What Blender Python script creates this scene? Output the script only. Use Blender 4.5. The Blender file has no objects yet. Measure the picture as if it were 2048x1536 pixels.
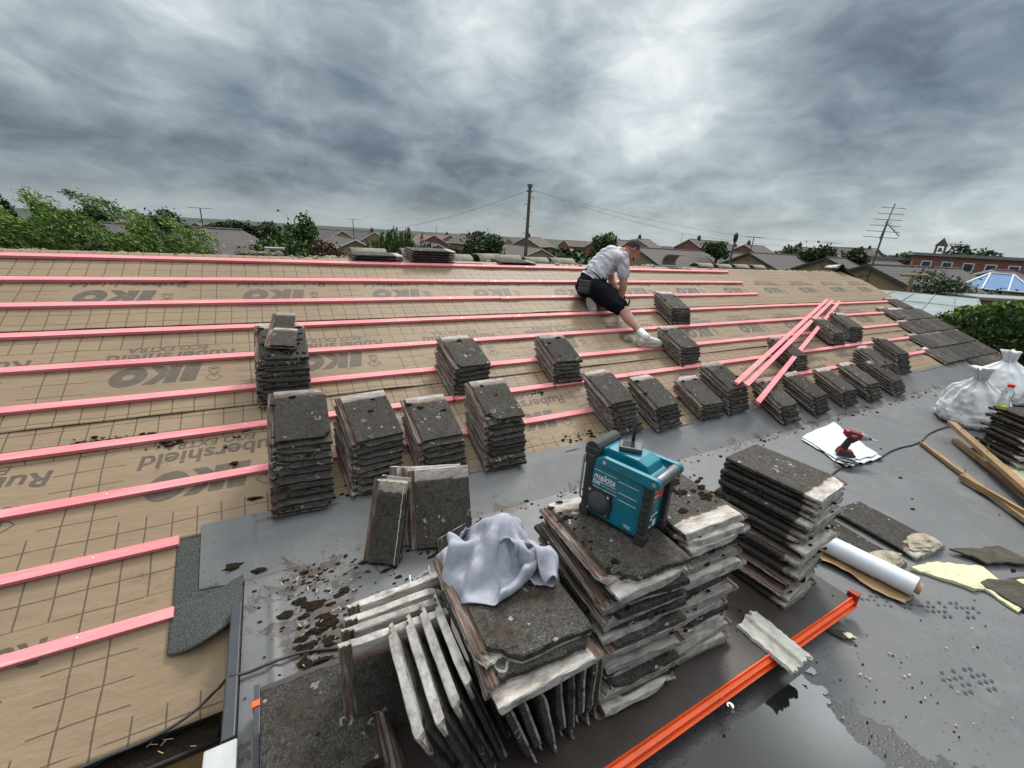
import bpy, bmesh, math, random
import numpy as np
from mathutils import Vector, Matrix, noise as mnoise
R = math.radians
scene = bpy.context.scene
COL = scene.collection
# ------------------------------------------------------------------ camera
F_PX, YAW, PITCH, ROLL = 852.541, 1.04808, 0.333388, 0.0617809
def cam_axes():
    f = Vector((math.cos(YAW)*math.cos(PITCH), math.sin(YAW)*math.cos(PITCH), -math.sin(PITCH)))
    r = Vector((math.sin(YAW), -math.cos(YAW), 0)); u = r.cross(f)
    c, s = math.cos(ROLL), math.sin(ROLL)
    return c*r+s*u, -s*r+c*u, f
cr, cu, cf = cam_axes()
cam = bpy.data.objects.new('camera', bpy.data.cameras.new('camera')); COL.objects.link(cam)
cam.data.sensor_width = 36; cam.data.lens = F_PX/2048*36
cam.data.clip_start = .02; cam.data.clip_end = 12000
m = Matrix.Identity(4)
for i in range(3):
    m[i][0] = cr[i]; m[i][1] = cu[i]; m[i][2] = -cf[i]
cam.matrix_world = m
scene.camera = cam
scene.render.resolution_x, scene.render.resolution_y = 1024, 768
vs = scene.view_settings
vs.view_transform = 'Standard'; vs.look = 'None'; vs.gamma = 1; vs.use_curve_mapping = False
vs.exposure = 1.0
SUN_AZ, SUN_EL = YAW-R(14), R(48)          # sun behind the cloud deck, ahead and a little to the right
# ------------------------------------------------------------------ node helper
class NT:
    def __init__(s, tree):
        s.t = tree; s.n = tree.nodes; s.l = tree.links
    def new(s, typ, **kw):
        n = s.n.new(typ)
        for k, v in kw.items(): setattr(n, k, v)
        return n
    def put(s, node, i, v):
        if v is None: return
        sock = node.inputs[i]
        if isinstance(v, bpy.types.NodeSocket): s.l.new(v, sock)
        else:
            if isinstance(v, (tuple, list)) and len(v) == 3 and sock.type == 'RGBA': v = (*v, 1)
            sock.default_value = v
    def math(s, op, a, b=None, c=None, clamp=False):
        n = s.new('ShaderNodeMath', operation=op, use_clamp=clamp)
        s.put(n, 0, a); s.put(n, 1, b); s.put(n, 2, c); return n.outputs[0]
    def vmath(s, op, a, b=None, out=0):
        n = s.new('ShaderNodeVectorMath', operation=op); s.put(n, 0, a)
        if b is not None: s.put(n, 3 if op == 'SCALE' else 1, b)
        return n.outputs[out]
    def noise(s, vec, scale, detail=3, rough=.5, dist=0, col=False):
        n = s.new('ShaderNodeTexNoise'); s.put(n, 'Vector', vec); s.put(n, 'Scale', scale)
        s.put(n, 'Detail', detail); s.put(n, 'Roughness', rough); s.put(n, 'Distortion', dist)
        return n.outputs['Color' if col else 'Fac']
    def vor(s, vec, scale, feature='F1', rnd=1, out='Distance'):
        n = s.new('ShaderNodeTexVoronoi', feature=feature); s.put(n, 'Vector', vec); s.put(n, 'Scale', scale); s.put(n, 'Randomness', rnd)
        return n.outputs[out]
    def ss(s, x, a, b):                                # smoothstep
        n = s.new('ShaderNodeMapRange', interpolation_type='SMOOTHSTEP'); s.put(n, 0, x); s.put(n, 1, a); s.put(n, 2, b)
        return n.outputs[0]
    def mix(s, f, a, b, mode='MIX'):
        n = s.new('ShaderNodeMix', data_type='RGBA', blend_type=mode); s.put(n, 0, f); s.put(n, 6, a); s.put(n, 7, b); return n.outputs[2]
    def ramp(s, f, stops):
        n = s.new('ShaderNodeValToRGB'); s.put(n, 0, f); e = n.color_ramp.elements
        while len(e) < len(stops): e.new(.5)
        for k, (p_, c) in enumerate(stops):
            e[k].position = p_; e[k].color = (*c, 1) if len(c) == 3 else c
        return n.outputs[0]
    def tc(s, out='Object'): return s.new('ShaderNodeTexCoord').outputs[out]
    def pos(s): return s.new('ShaderNodeNewGeometry').outputs['Position']
    def rnd(s): return s.new('ShaderNodeObjectInfo').outputs['Random']
    def sep(s, v):
        n = s.new('ShaderNodeSeparateXYZ'); s.put(n, 0, v); return n.outputs
    def comb(s, x=0, y=0, z=0):
        n = s.new('ShaderNodeCombineXYZ'); s.put(n, 0, x); s.put(n, 1, y); s.put(n, 2, z); return n.outputs[0]
    def mapping(s, v, scale=(1,1,1), rot=(0,0,0), loc=(0,0,0)):
        n = s.new('ShaderNodeMapping'); s.put(n, 0, v); n.inputs['Scale'].default_value = scale
        n.inputs['Rotation'].default_value = rot; n.inputs['Location'].default_value = loc; return n.outputs[0]
    def bump(s, h, strength=.3, dist=.01):
        n = s.new('ShaderNodeBump'); s.put(n, 'Strength', strength); s.put(n, 'Distance', dist); s.put(n, 'Height', h); return n.outputs[0]
MATS = {}
def mat(name, fn):
    if name in MATS: return MATS[name]
    m = bpy.data.materials.new(name); m.use_nodes = True; MATS[name] = m
    N = NT(m.node_tree); N.n.clear()
    out = N.new('ShaderNodeOutputMaterial'); b = N.new('ShaderNodeBsdfPrincipled')
    N.l.new(b.outputs[0], out.inputs[0])
    d = fn(N)
    for k, v in d.items(): N.put(b, {'col': 'Base Color', 'rough': 'Roughness', 'n': 'Normal', 'metal': 'Metallic', 'trans': 'Transmission Weight', 'ior': 'IOR', 'spec': 'Specular IOR Level', 'alpha': 'Alpha', 'sss': 'Subsurface Weight', 'coat': 'Coat Weight'}.get(k, k), v)
    return m
def plain(name, col, rough=.6, metal=0, var=.18, scale=14, bump=.15, bscale=60, **kw):
    """a plain painted / moulded surface with slight mottling and grain"""
    def fn(N):
        v = N.tc()
        a = N.noise(v, scale, 4, .6); c2 = tuple(c*(1-var) for c in col); c3 = tuple(min(1, c*(1+var)) for c in col)
        c = N.ramp(a, [(.3, c2), (.7, c3)])
        d = dict(col=c, rough=N.math('MULTIPLY_ADD', a, .25, rough-.12, clamp=True), metal=metal)
        if bump: d['n'] = N.bump(N.noise(v, bscale, 3), bump, .004)
        d.update(kw); return d
    return mat(name, fn)
# ------------------------------------------------------------------ sky (an overcast, broken cloud deck) and sun
world = bpy.data.worlds.new('World'); scene.world = world; world.use_nodes = True
def build_world():
    N = NT(world.node_tree); N.n.clear()
    out = N.new('ShaderNodeOutputWorld')
    sky = N.new('ShaderNodeTexSky', sky_type='NISHITA'); sky.sun_disc = False
    sky.sun_elevation = SUN_EL; sky.sun_rotation = math.pi/2-SUN_AZ
    bg = N.new('ShaderNodeBackground'); N.l.new(sky.outputs[0], bg.inputs[0]); bg.inputs[1].default_value = .06
    d = N.vmath('NORMALIZE', N.tc('Generated')); x, y, z = N.sep(d)
    zc = N.math('MAXIMUM', z, 0)
    # the deck is a flat layer seen in perspective: directions meet it at d.xy / (d.z + k)
    k = N.math('ADD', zc, .22)
    px, py = N.math('DIVIDE', x, k), N.math('DIVIDE', y, k)
    # turn so that u runs across the view and v away from it
    c, s_ = math.cos(YAW), math.sin(YAW)
    u = N.math('SUBTRACT', N.math('MULTIPLY', px, s_), N.math('MULTIPLY', py, c))
    v = N.math('ADD', N.math('MULTIPLY', px, c), N.math('MULTIPLY', py, s_))
    P = N.comb(u, v, 0)
    Pw = N.mapping(P, (1, .8, 1), (0, 0, R(12)))
    big = N.noise(Pw, .8, 2, .5, .3)
    mid = N.noise(N.mapping(Pw, loc=(3.1, 1.7, 0)), 2.6, 5, .55, .35)
    fine = N.noise(N.mapping(Pw, loc=(7.1, 4.2, 2)), 8, 4, .55, .2)
    lump = N.noise(N.mapping(d, (1, 1, 2.1), (0, 0, R(20))), 7.5, 6, .56, .45)
    f = N.math('ADD', N.math('MULTIPLY', N.math('SUBTRACT', big, .5), .12), N.math('ADD', N.math('MULTIPLY', N.math('SUBTRACT', mid, .5), .30), N.math('ADD', N.math('MULTIPLY', N.math('SUBTRACT', fine, .5), .06), N.math('MULTIPLY', N.math('SUBTRACT', lump, .5), .52))))
    wv = N.new('ShaderNodeTexNoise'); N.put(wv, 'Vector', Pw); N.put(wv, 'Scale', 1.5); N.put(wv, 'Detail', 4); dw = N.vmath('ADD', d, N.vmath('SCALE', N.vmath('SUBTRACT', wv.outputs['Color'], (.5, .5, .5)), .075))
    # large cloud masses and clearings: (direction, brightness) samples of the deck, blended smoothly
    num, den = None, None
    for (sx, sy, sz, L) in MASSES:
        q = N.vmath('SUBTRACT', dw, (sx, sy, sz)); r2 = N.vmath('DOT_PRODUCT', q, q, out=1)
        w = N.math('EXPONENT', N.math('MULTIPLY', r2, -1/(2*.060**2)))
        num = N.math('MULTIPLY', w, L) if num is None else N.math('MULTIPLY_ADD', w, L, num)
        den = N.math('ADD', w, 1e-5) if den is None else N.math('ADD', w, den)
    num = N.math('MULTIPLY_ADD', 1e-4, .55, num); den = N.math('ADD', den, 1e-4)
    tot = N.math('ADD', N.math('MULTIPLY_ADD', N.math('DIVIDE', num, den), 1.04, .018), f)
    colr = N.ramp(tot, [(.30, LIN(78, 90, 103)), (.42, LIN(97, 110, 122)), (.52, LIN(124, 138, 148)), (.64, LIN(156, 168, 174)), (.78, LIN(192, 203, 207)), (.94, LIN(238, 243, 244))])
    # horizon: thin pale air under the deck
    hz = N.math('EXPONENT', N.math('MULTIPLY', N.math('POWER', N.math('DIVIDE', zc, .045), 2), -1))
    colr = N.mix(N.math('MULTIPLY', hz, .6), colr, LIN(184, 194, 199))
    colr = N.mix(N.ss(z, .48, .8), colr, LIN(143, 145, 144))
    # brighter zenith, as overcast skies have, boosted out of frame to light the roof
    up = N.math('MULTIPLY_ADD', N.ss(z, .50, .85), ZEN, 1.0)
    gd = (math.cos(R(12))*math.cos(R(41)), math.sin(R(12))*math.cos(R(41)), math.sin(R(41)))      # glow lobe added to the deck out of frame for the puddle's highlight
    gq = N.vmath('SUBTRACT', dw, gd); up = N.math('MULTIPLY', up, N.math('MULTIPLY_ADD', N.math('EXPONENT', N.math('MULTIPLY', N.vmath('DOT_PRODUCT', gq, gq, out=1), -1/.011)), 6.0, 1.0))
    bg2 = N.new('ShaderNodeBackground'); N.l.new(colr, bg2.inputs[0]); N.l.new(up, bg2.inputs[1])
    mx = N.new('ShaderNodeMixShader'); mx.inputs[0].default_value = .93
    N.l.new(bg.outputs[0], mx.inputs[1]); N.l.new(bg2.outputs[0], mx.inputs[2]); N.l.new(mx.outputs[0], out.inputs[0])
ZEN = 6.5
EXPO = 1.0
def LIN(*c): return tuple((((v/255+.055)/1.055)**2.4)/2**EXPO for v in c)
MASSES = [(-0.254, 0.938, 0.235, 0.7), (-0.116, 0.958, 0.262, 0.74), (0.093, 0.943, 0.319, 0.69), (-0.218, 0.961, 0.172, 0.55), (-0.279, 0.955, 0.104, 0.44), (-0.139, 0.979, 0.15, 0.5), (-0.214, 0.974, 0.068, 0.37), (-0.062, 0.994, 0.088, 0.38), (-0.289, 0.956, 0.057, 0.39), (-0.224, 0.974, 0.02, 0.6), (-0.037, 0.998, 0.046, 0.44), (-0.097, 0.995, -0.005, 0.65), (0.049, 0.983, 0.178, 0.57), (0.118, 0.966, 0.229, 0.44), (0.184, 0.973, 0.142, 0.42), (0.271, 0.919, 0.287, 0.59), (0.361, 0.874, 0.325, 0.8), (0.433, 0.852, 0.295, 0.85), (0.52, 0.808, 0.278, 0.48), (0.477, 0.844, 0.244, 0.59), (0.567, 0.746, 0.349, 0.75), (0.698, 0.648, 0.306, 0.86), (0.644, 0.678, 0.354, 0.8), (0.633, 0.749, 0.197, 0.86), (0.553, 0.819, 0.154, 0.63), (0.429, 0.893, 0.137, 0.44), (0.386, 0.92, 0.072, 0.41), (0.529, 0.846, 0.067, 0.45), (0.67, 0.738, 0.085, 0.55), (0.219, 0.974, 0.055, 0.49), (0.16, 0.987, 0.012, 0.63), (0.803, 0.569, 0.176, 0.73), (0.757, 0.605, 0.246, 0.67), (0.809, 0.502, 0.306, 0.48), (0.763, 0.538, 0.359, 0.63), (0.856, 0.404, 0.321, 0.39), (0.899, 0.315, 0.304, 0.46), (0.865, 0.447, 0.228, 0.47), (0.913, 0.338, 0.228, 0.52), (0.946, 0.289, 0.148, 0.55), (0.894, 0.423, 0.147, 0.45), (0.823, 0.56, 0.092, 0.63), (0.887, 0.455, 0.077, 0.67), (0.94, 0.332, 0.079, 0.65), (0.963, 0.26, 0.072, 0.75), (0.932, 0.362, 0.031, 0.78), (0.715, 0.699, 0.029, 0.67), (0.457, 0.889, 0.021, 0.59)]
build_world()
sun = bpy.data.objects.new('sun', bpy.data.lights.new('sun', 'SUN')); COL.objects.link(sun)
sun.data.energy = 1.5; sun.data.angle = R(14); sun.data.color = (1, .965, .91)
sd = Vector((math.cos(SUN_AZ)*math.cos(SUN_EL), math.sin(SUN_AZ)*math.cos(SUN_EL), math.sin(SUN_EL)))
sun.rotation_euler = sd.to_track_quat('Z', 'Y').to_euler()
# ------------------------------------------------------------------ mesh helpers
class MB:
    def __init__(s): s.v = []; s.f = []; s.mi = []; s.uv = None
    def add(s, vs_, fs_, mi=0):
        o = len(s.v); s.v += [tuple(q) for q in vs_]; s.f += [tuple(i+o for i in f) for f in fs_]; s.mi += [mi]*len(fs_); return s
    def box(s, lo, hi, M=None, mi=0):
        x0, y0, z0 = lo; x1, y1, z1 = hi
        vs_ = [Vector(q) for q in ((x0,y0,z0),(x1,y0,z0),(x1,y1,z0),(x0,y1,z0),(x0,y0,z1),(x1,y0,z1),(x1,y1,z1),(x0,y1,z1))]
        if M is not None: vs_ = [M @ q for q in vs_]
        return s.add(vs_, [(0,3,2,1),(4,5,6,7),(0,1,5,4),(1,2,6,5),(2,3,7,6),(3,0,4,7)], mi)
    def prism(s, poly, a, b, axis='Z', M=None, mi=0):
        """poly = 2-D outline, extruded from a to b along axis"""
        n = len(poly); vs_ = []
        for h in (a, b):
            for (p_, q_) in poly:
                vs_.append(Vector((p_, q_, h)) if axis == 'Z' else Vector((p_, h, q_)) if axis == 'Y' else Vector((h, p_, q_)))
        if M is not None: vs_ = [M @ q for q in vs_]
        fs_ = [tuple(range(n-1, -1, -1)), tuple(range(n, 2*n))]+[(i, (i+1) % n, n+(i+1) % n, n+i) for i in range(n)]
        return s.add(vs_, fs_, mi)
    def tube(s, pts, r, n=8, mi=0, caps=True, sq=1):
        pts = [Vector(q) for q in pts]; rs = r if isinstance(r, (list, tuple)) else [r]*len(pts)
        vs_ = []; ref = None
        for i, q in enumerate(pts):
            t = (pts[min(i+1, len(pts)-1)]-pts[max(i-1, 0)])
            t = t.normalized() if t.length > 1e-9 else Vector((0,0,1))
            if ref is None: ref = Vector((0,0,1)) if abs(t.z) < .9 else Vector((1,0,0))
            a = t.cross(ref)
            a = a.normalized() if a.length > 1e-6 else t.orthogonal().normalized()
            b = a.cross(t).normalized(); ref = b
            for k in range(n):
                w = 2*math.pi*k/n; vs_.append(q+(a*math.cos(w)+b*math.sin(w)*sq)*rs[i])
        fs_ = [(i*n+k, i*n+(k+1) % n, (i+1)*n+(k+1) % n, (i+1)*n+k) for i in range(len(pts)-1) for k in range(n)]
        if caps: fs_ += [tuple(range(n-1, -1, -1)), tuple((len(pts)-1)*n+k for k in range(n))]
        return s.add(vs_, fs_, mi)
    def lathe(s, prof, n=24, M=None, mi=0, fn=None):
        vs_ = []
        for (r, z) in prof:
            for k in range(n):
                a = 2*math.pi*k/n; q = Vector((r*math.cos(a), r*math.sin(a), z))
                if fn: q = fn(q, a)
                vs_.append(M @ q if M is not None else q)
        fs_ = [(i*n+k, i*n+(k+1) % n, (i+1)*n+(k+1) % n, (i+1)*n+k) for i in range(len(prof)-1) for k in range(n)]
        fs_ += [tuple(range(n-1, -1, -1)), tuple((len(prof)-1)*n+k for k in range(n))]
        return s.add(vs_, fs_, mi)
    def grid(s, nu, nv, fn, mi=0):
        vs_ = [fn(i/(nu-1), j/(nv-1)) for j in range(nv) for i in range(nu)]
        fs_ = [(j*nu+i, j*nu+i+1, (j+1)*nu+i+1, (j+1)*nu+i) for j in range(nv-1) for i in range(nu-1)]
        return s.add(vs_, fs_, mi)
    def lump(s, c, r, seed=0, sub=2, amp=.35, freq=1.6, mi=0, M=None):
        bm = bmesh.new(); bmesh.ops.create_icosphere(bm, subdivisions=sub, radius=1)
        off = Vector((seed*3.17 % 50, seed*1.71 % 50, seed*.63 % 50)); vs_ = []
        rr = Vector(r) if hasattr(r, '__len__') else Vector((r, r, r))
        for v in bm.verts:
            q = v.co*(1+amp*mnoise.noise(v.co*freq+off)*2)
            q = Vector((q.x*rr.x, q.y*rr.y, q.z*rr.z))
            if M is not None: q = M @ q
            vs_.append(q+Vector(c))
        s.add(vs_, [[v.index for v in f.verts] for f in bm.faces], mi); bm.free(); return s
    def mesh(s, name, mats, smooth=False, uv=None):
        me = bpy.data.meshes.new(name); me.from_pydata([tuple(q) for q in s.v], [], s.f)
        mats = mats if isinstance(mats, (list, tuple)) else [mats]
        for m_ in mats: me.materials.append(m_)
        if any(s.mi): me.polygons.foreach_set('material_index', s.mi)
        if smooth: me.polygons.foreach_set('use_smooth', [True]*len(me.polygons))
        if uv is not None:
            l = me.uv_layers.new(name='UVMap'); idx = np.empty(len(me.loops), dtype=np.int32); me.loops.foreach_get('vertex_index', idx)
            l.data.foreach_set('uv', np.asarray(uv, dtype=np.float32)[idx].ravel())
        me.update(); return me
    def build(s, name, mats, parent=None, smooth=False, uv=None, bevel=0, loc=None, rot=None):
        me = s.mesh(name, mats, smooth, uv)
        if bevel:
            bm = bmesh.new(); bm.from_mesh(me); bmesh.ops.remove_doubles(bm, verts=bm.verts, dist=1e-6)
            ed = [e for e in bm.edges if len(e.link_faces) == 2 and e.calc_face_angle(0) > .5]
            try: bmesh.ops.bevel(bm, geom=ed, offset=bevel, segments=2, affect='EDGES', profile=.6, clamp_overlap=True)
            except Exception: pass
            bm.to_mesh(me); bm.free()
        return link(name, me, parent, loc, rot)
def link(name, me, parent=None, loc=None, rot=None):
    o = bpy.data.objects.new(name, me); COL.objects.link(o)
    if parent is not None: o.parent = parent
    if loc is not None: o.location = loc
    if rot is not None: o.rotation_euler = rot
    return o
def empty(name, loc=(0,0,0), rz=0, M=None):
    o = bpy.data.objects.new(name, None); COL.objects.link(o); o.location = loc; o.rotation_euler = (0,0,rz)
    if M is not None: o.matrix_world = M
    o.empty_display_size = .1; return o
def tag(o, label=None, cat=None, group=None, kind=None):
    if label: o['label'] = label
    if cat: o['category'] = cat
    if group: o['group'] = group
    o["kind"] = kind or "thing"
    return o
def children(o): return [c for c in COL.objects if c.parent == o]
def copy_tree(o, parent=None):
    c = o.copy(); COL.objects.link(c); c.parent = parent
    for ch in list(o.children): copy_tree(ch, c)
    return c
def fbm(x, y, z=0, o=3):
    return mnoise.fractal(Vector((x, y, z)), 1.0, 2.0, o)
# ------------------------------------------------------------------ roof frame: X along the battens, s down the slope from the top batten, h off the slope
PHI = 0.416279; RY, RZ = 4.745624, -0.372981; GA = .345
SUP = Vector((0, math.cos(PHI), math.sin(PHI))); NRM = Vector((0, -math.sin(PHI), math.cos(PHI))); XD = Vector((1,0,0))
def rp(x, s, h=0.): return Vector((x, RY, RZ))-SUP*s+NRM*h
def roofM(x, s, h=0., yaw=0., tilt=0.):
    """local x along the battens, y up the slope, z off it"""
    q = rp(x, s, h); B = Matrix((XD, SUP, NRM)).transposed().to_4x4()
    return Matrix.Translation(q) @ B @ Matrix.Rotation(yaw, 4, 'Z') @ Matrix.Rotation(tilt, 4, 'X')
FZ = -1.6; GZ = -4.0        # flat roof, ground
XL, XV = -7.0, 11.12        # left gable, right verge
SR = -.13                   # ridge
# ------------------------------------------------------------------ materials
def m_membrane(N):
    uv = N.tc('UV'); u, v, _ = N.sep(uv)               # u, v in metres on the sheet; u = 0 where a print block starts
    p_ = N.tc()
    w = N.math('MULTIPLY', N.math('SUBTRACT', N.noise(p_, 2.2, 2), .5), .03)
    uu, vv = N.math('ADD', u, w), N.math('ADD', v, w)
    def lines(c, off, th):
        t = N.math('ABSOLUTE', N.math('SUBTRACT', N.math('FRACT', N.math('DIVIDE', N.math('ADD', c, off), .1045)), .5))
        return N.math('SUBTRACT', 1, N.ss(t, th*.35, th))
    lx = lines(uu, 0, .044); ly = N.math('MULTIPLY', lines(vv, .02, .038), N.ss(N.noise(N.mapping(p_, (5, 40, 40)), 1, 2), .26, .38))
    # the print block (u 0..0.64 of each 1.04, v .22...70) carries no grid
    fu = N.math('MULTIPLY', N.math('FRACT', N.math('DIVIDE', N.math('ADD', u, .06), 1.045)), 1.045)
    inb = N.math('MULTIPLY', N.math('LESS_THAN', fu, .76), N.math('MULTIPLY', N.math('GREATER_THAN', v, .245), N.math('LESS_THAN', v, .70)))
    g = N.math('MULTIPLY', N.math('MAXIMUM', lx, ly), N.math('SUBTRACT', 1, inb))
    n1 = N.noise(p_, 1.3, 5, .6); n2 = N.noise(N.mapping(p_, (1, 3, 3)), 18, 4, .6); n3 = N.noise(p_, 320, 2)
    c = N.ramp(n1, [(.3, (.192, .132, .078)), (.7, (.248, .176, .106))])
    c = N.mix(N.math('MULTIPLY', N.ss(n2, .45, .8), .25), c, (.16, .115, .072))
    c = N.mix(N.math('MULTIPLY', n3, .2), c, (.33, .26, .18))
    # foot dirt and tile grit, heavier low on the slope
    _, sy, _z = N.sep(N.pos())
    low = N.ss(sy, 3.6, 1.6)
    dm = N.math('MULTIPLY', N.ss(N.noise(p_, 3.1, 6, .68, .6), .56, .72), N.ss(N.noise(p_, 46, 4, .7), .48, .64))
    c = N.mix(N.math('MULTIPLY', dm, N.math('MULTIPLY_ADD', low, .62, .24)), c, (.045, .035, .028))
    c = N.mix(N.math('MULTIPLY', g, .88), c, (.060, .041, .027))
    h = N.math('ADD', N.noise(N.mapping(p_, (1, 2.6, 2.6)), 9, 4, .55), N.math('MULTIPLY', n3, .06))
    return dict(col=c, rough=.62, n=N.bump(h, .55, .014), spec=.35)
def m_print(N):
    n = N.noise(N.tc(), 30, 4, .6)
    return dict(col=N.ramp(n, [(.3, (.060, .045, .032)), (.75, (.105, .078, .055))]), rough=.65)
def m_pinkwood(N):
    p_ = N.tc(); r = N.rnd()
    q = N.vmath('ADD', p_, N.comb(N.math('MULTIPLY', r, 30), 0, 0))
    g = N.noise(N.mapping(q, (.8, 22, 22)), 3.2, 5, .6, .8); f = N.noise(N.mapping(q, (3, 90, 90)), 3, 3)
    c = N.ramp(g, [(.25, (.66, .155, .185)), (.5, (.76, .245, .270)), (.8, (.80, .35, .355))])
    c = N.mix(N.math('MULTIPLY', f, .25), c, (.86, .42, .40))
    c = N.mix(N.math('MULTIPLY', N.ss(N.noise(N.mapping(q, (1, 3, 3)), 1.7, 4, .6), .42, .68), .38), c, (.62, .115, .14))
    c = N.mix(N.math('MULTIPLY', N.ss(N.noise(N.mapping(q, (2, 30, 30)), 2.6, 5, .7), .60, .70), .55), c, (.90, .55, .50))
    kx = N.vor(N.mapping(q, (2.0, 9, 9)), 1, rnd=1)
    c = N.mix(N.math('MULTIPLY', N.ss(kx, .085, .04), .8), c, (.30, .045, .04))
    return dict(col=c, rough=.68, n=N.bump(N.math('ADD', g, N.math('MULTIPLY', f, .5)), .25, .003))
def m_oldwood(N):
    p_ = N.tc(); q = N.vmath('ADD', p_, N.comb(N.math('MULTIPLY', N.rnd(), 30), 0, 0))
    g = N.noise(N.mapping(q, (1, 26, 26)), 4, 5, .65, .8); k = N.noise(q, 5, 3)
    c = N.ramp(g, [(.25, (.13, .075, .035)), (.55, (.30, .185, .085)), (.8, (.40, .27, .14))])
    c = N.mix(N.math('MULTIPLY', N.ss(k, .5, .7), .55), c, (.16, .13, .095))
    return dict(col=c, rough=.8, n=N.bump(g, .5, .003))
def m_tile(N):
    """granular weathered concrete tile: dark lichen-grey face, pale unweathered head band and side lap, grey underside"""
    p_ = N.tc(); r = N.rnd()
    q = N.vmath('ADD', p_, N.comb(N.math('MULTIPLY', r, 37.), N.math('MULTIPLY', r, 91.), 0))
    x, y, z = N.sep(p_)
    wob = N.math('MULTIPLY', N.math('SUBTRACT', N.noise(q, 28, 3), .5), .03)
    a = N.noise(q, 7, 5, .65); b = N.noise(q, 210, 3, .7); cc = N.noise(q, 60, 4, .65)
    face = N.ramp(b, [(.30, (.016, .014, .013)), (.50, (.058, .054, .049)), (.64, (.115, .108, .098)), (.80, (.30, .29, .27))])
    face = N.mix(N.math('MULTIPLY', N.ss(a, .42, .66), N.math('MULTIPLY_ADD', r, .55, .25)), face, (.054, .037, .029))
    face = N.mix(N.math('MULTIPLY', N.ss(cc, .50, .66), .80), face, (.022, .020, .015))
    # lichen spots: chalky white, a few orange
    vd = N.vor(q, 26, rnd=1); vc = N.vor(q, 26, rnd=1, out='Color'); v1, v2, v3 = N.sep(vc)
    sp = N.math('MULTIPLY', N.ss(N.math('ADD', vd, N.math('MULTIPLY', N.noise(q, 160, 2), .22)), .33, .24), N.math('GREATER_THAN', v1, .86))
    face = N.mix(N.math('MULTIPLY', sp, .75), face, N.mix(N.math('GREATER_THAN', v2, .93), (.42, .41, .37), (.42, .20, .045)))
    rd_ = N.vor(N.vmath('ADD', q, N.vmath('SCALE', N.noise(q, 40, 3, col=True), .02)), 13, rnd=1); rc_ = N.sep(N.vor(q, 13, rnd=1, out='Color'))
    ring = N.math('MULTIPLY', N.ss(N.math('ABSOLUTE', N.math('SUBTRACT', rd_, .26)), .06, .025), N.math('MULTIPLY', N.math('GREATER_THAN', rc_[0], .72), N.ss(N.noise(q, 24, 3), .47, .55)))
    face = N.mix(N.math('MULTIPLY', ring, .7), face, (.38, .36, .33))
    face = N.mix(N.math('MULTIPLY', N.ss(N.noise(q, 26, 5, .7), .56, .66), .75), face, (.030, .023, .016))
    big = N.math('MULTIPLY', N.ss(N.noise(q, 11, 5, .7, 1.2), .68, .74), N.math('GREATER_THAN', r, .45))
    face = N.mix(N.math('MULTIPLY', big, .75), face, (.40, .375, .335))
    pn = N.noise(N.mapping(q, (14, 40, 30)), 1.0, 5, .65)
    pale = N.ramp(pn, [(.28, (.19, .155, .13)), (.5, (.42, .385, .35)), (.75, (.62, .60, .565))])
    red = N.ramp(pn, [(.3, (.085, .045, .034)), (.7, (.185, .098, .072))])
    yh = N.math('ADD', y, wob)
    head = N.ss(yh, .352, .364)
    blend = N.math('MULTIPLY', N.ss(yh, .335, .352), N.ss(N.noise(q, 19, 2), .40, .62))
    pale_h = N.mix(N.math('MULTIPLY', N.ss(yh, .402, .366), N.math('MULTIPLY_ADD', r, .75, .12)), pale, red)
    c = N.mix(N.math('MULTIPLY', blend, .7), face, red); c = N.mix(head, c, pale_h)
    lip = N.ss(N.math('ADD', x, N.math('MULTIPLY', wob, .18)), .0365, .034)
    ln = N.noise(N.mapping(q, (60, 5, 10)), 1.4, 4, .65)
    lipc = N.ramp(ln, [(.3, (.045, .034, .028)), (.5, (.15, .095, .072)), (.62, (.24, .21, .19)), (.8, (.42, .41, .39))])
    c = N.mix(lip, c, lipc)
    # underside and cut edges: paler raw concrete, dirty patches
    un = N.ss(z, .0075, .004); g2 = N.ramp(N.noise(q, 22, 5, .65), [(.3, (.14, .122, .108)), (.52, (.38, .365, .34)), (.8, (.56, .545, .51))])
    c = N.mix(N.math('MULTIPLY', un, .9), c, g2)
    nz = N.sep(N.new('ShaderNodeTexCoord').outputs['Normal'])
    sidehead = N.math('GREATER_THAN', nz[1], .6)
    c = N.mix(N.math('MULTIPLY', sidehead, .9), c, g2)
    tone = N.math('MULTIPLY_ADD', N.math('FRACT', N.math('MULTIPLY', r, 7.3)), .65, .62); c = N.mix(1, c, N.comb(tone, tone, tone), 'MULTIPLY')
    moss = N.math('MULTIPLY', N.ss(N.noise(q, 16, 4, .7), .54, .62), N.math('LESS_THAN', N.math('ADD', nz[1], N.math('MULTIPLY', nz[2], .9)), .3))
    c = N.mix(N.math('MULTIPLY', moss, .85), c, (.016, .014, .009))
    h = N.math('ADD', N.math('MULTIPLY', b, .7), N.math('MULTIPLY', cc, .8))
    return dict(col=c, rough=.9, n=N.bump(h, .65, .006), spec=.25)
def m_mortar(N):
    p_ = N.tc(); a = N.noise(p_, 14, 5, .65); b = N.noise(p_, 90, 3)
    c = N.ramp(a, [(.3, (.15, .125, .095)), (.55, (.33, .285, .22)), (.8, (.47, .43, .36))])
    c = N.mix(N.math('MULTIPLY', N.ss(b, .55, .75), .5), c, (.08, .07, .055))
    return dict(col=c, rough=.95, n=N.bump(N.math('ADD', a, b), .8, .01))
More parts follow.
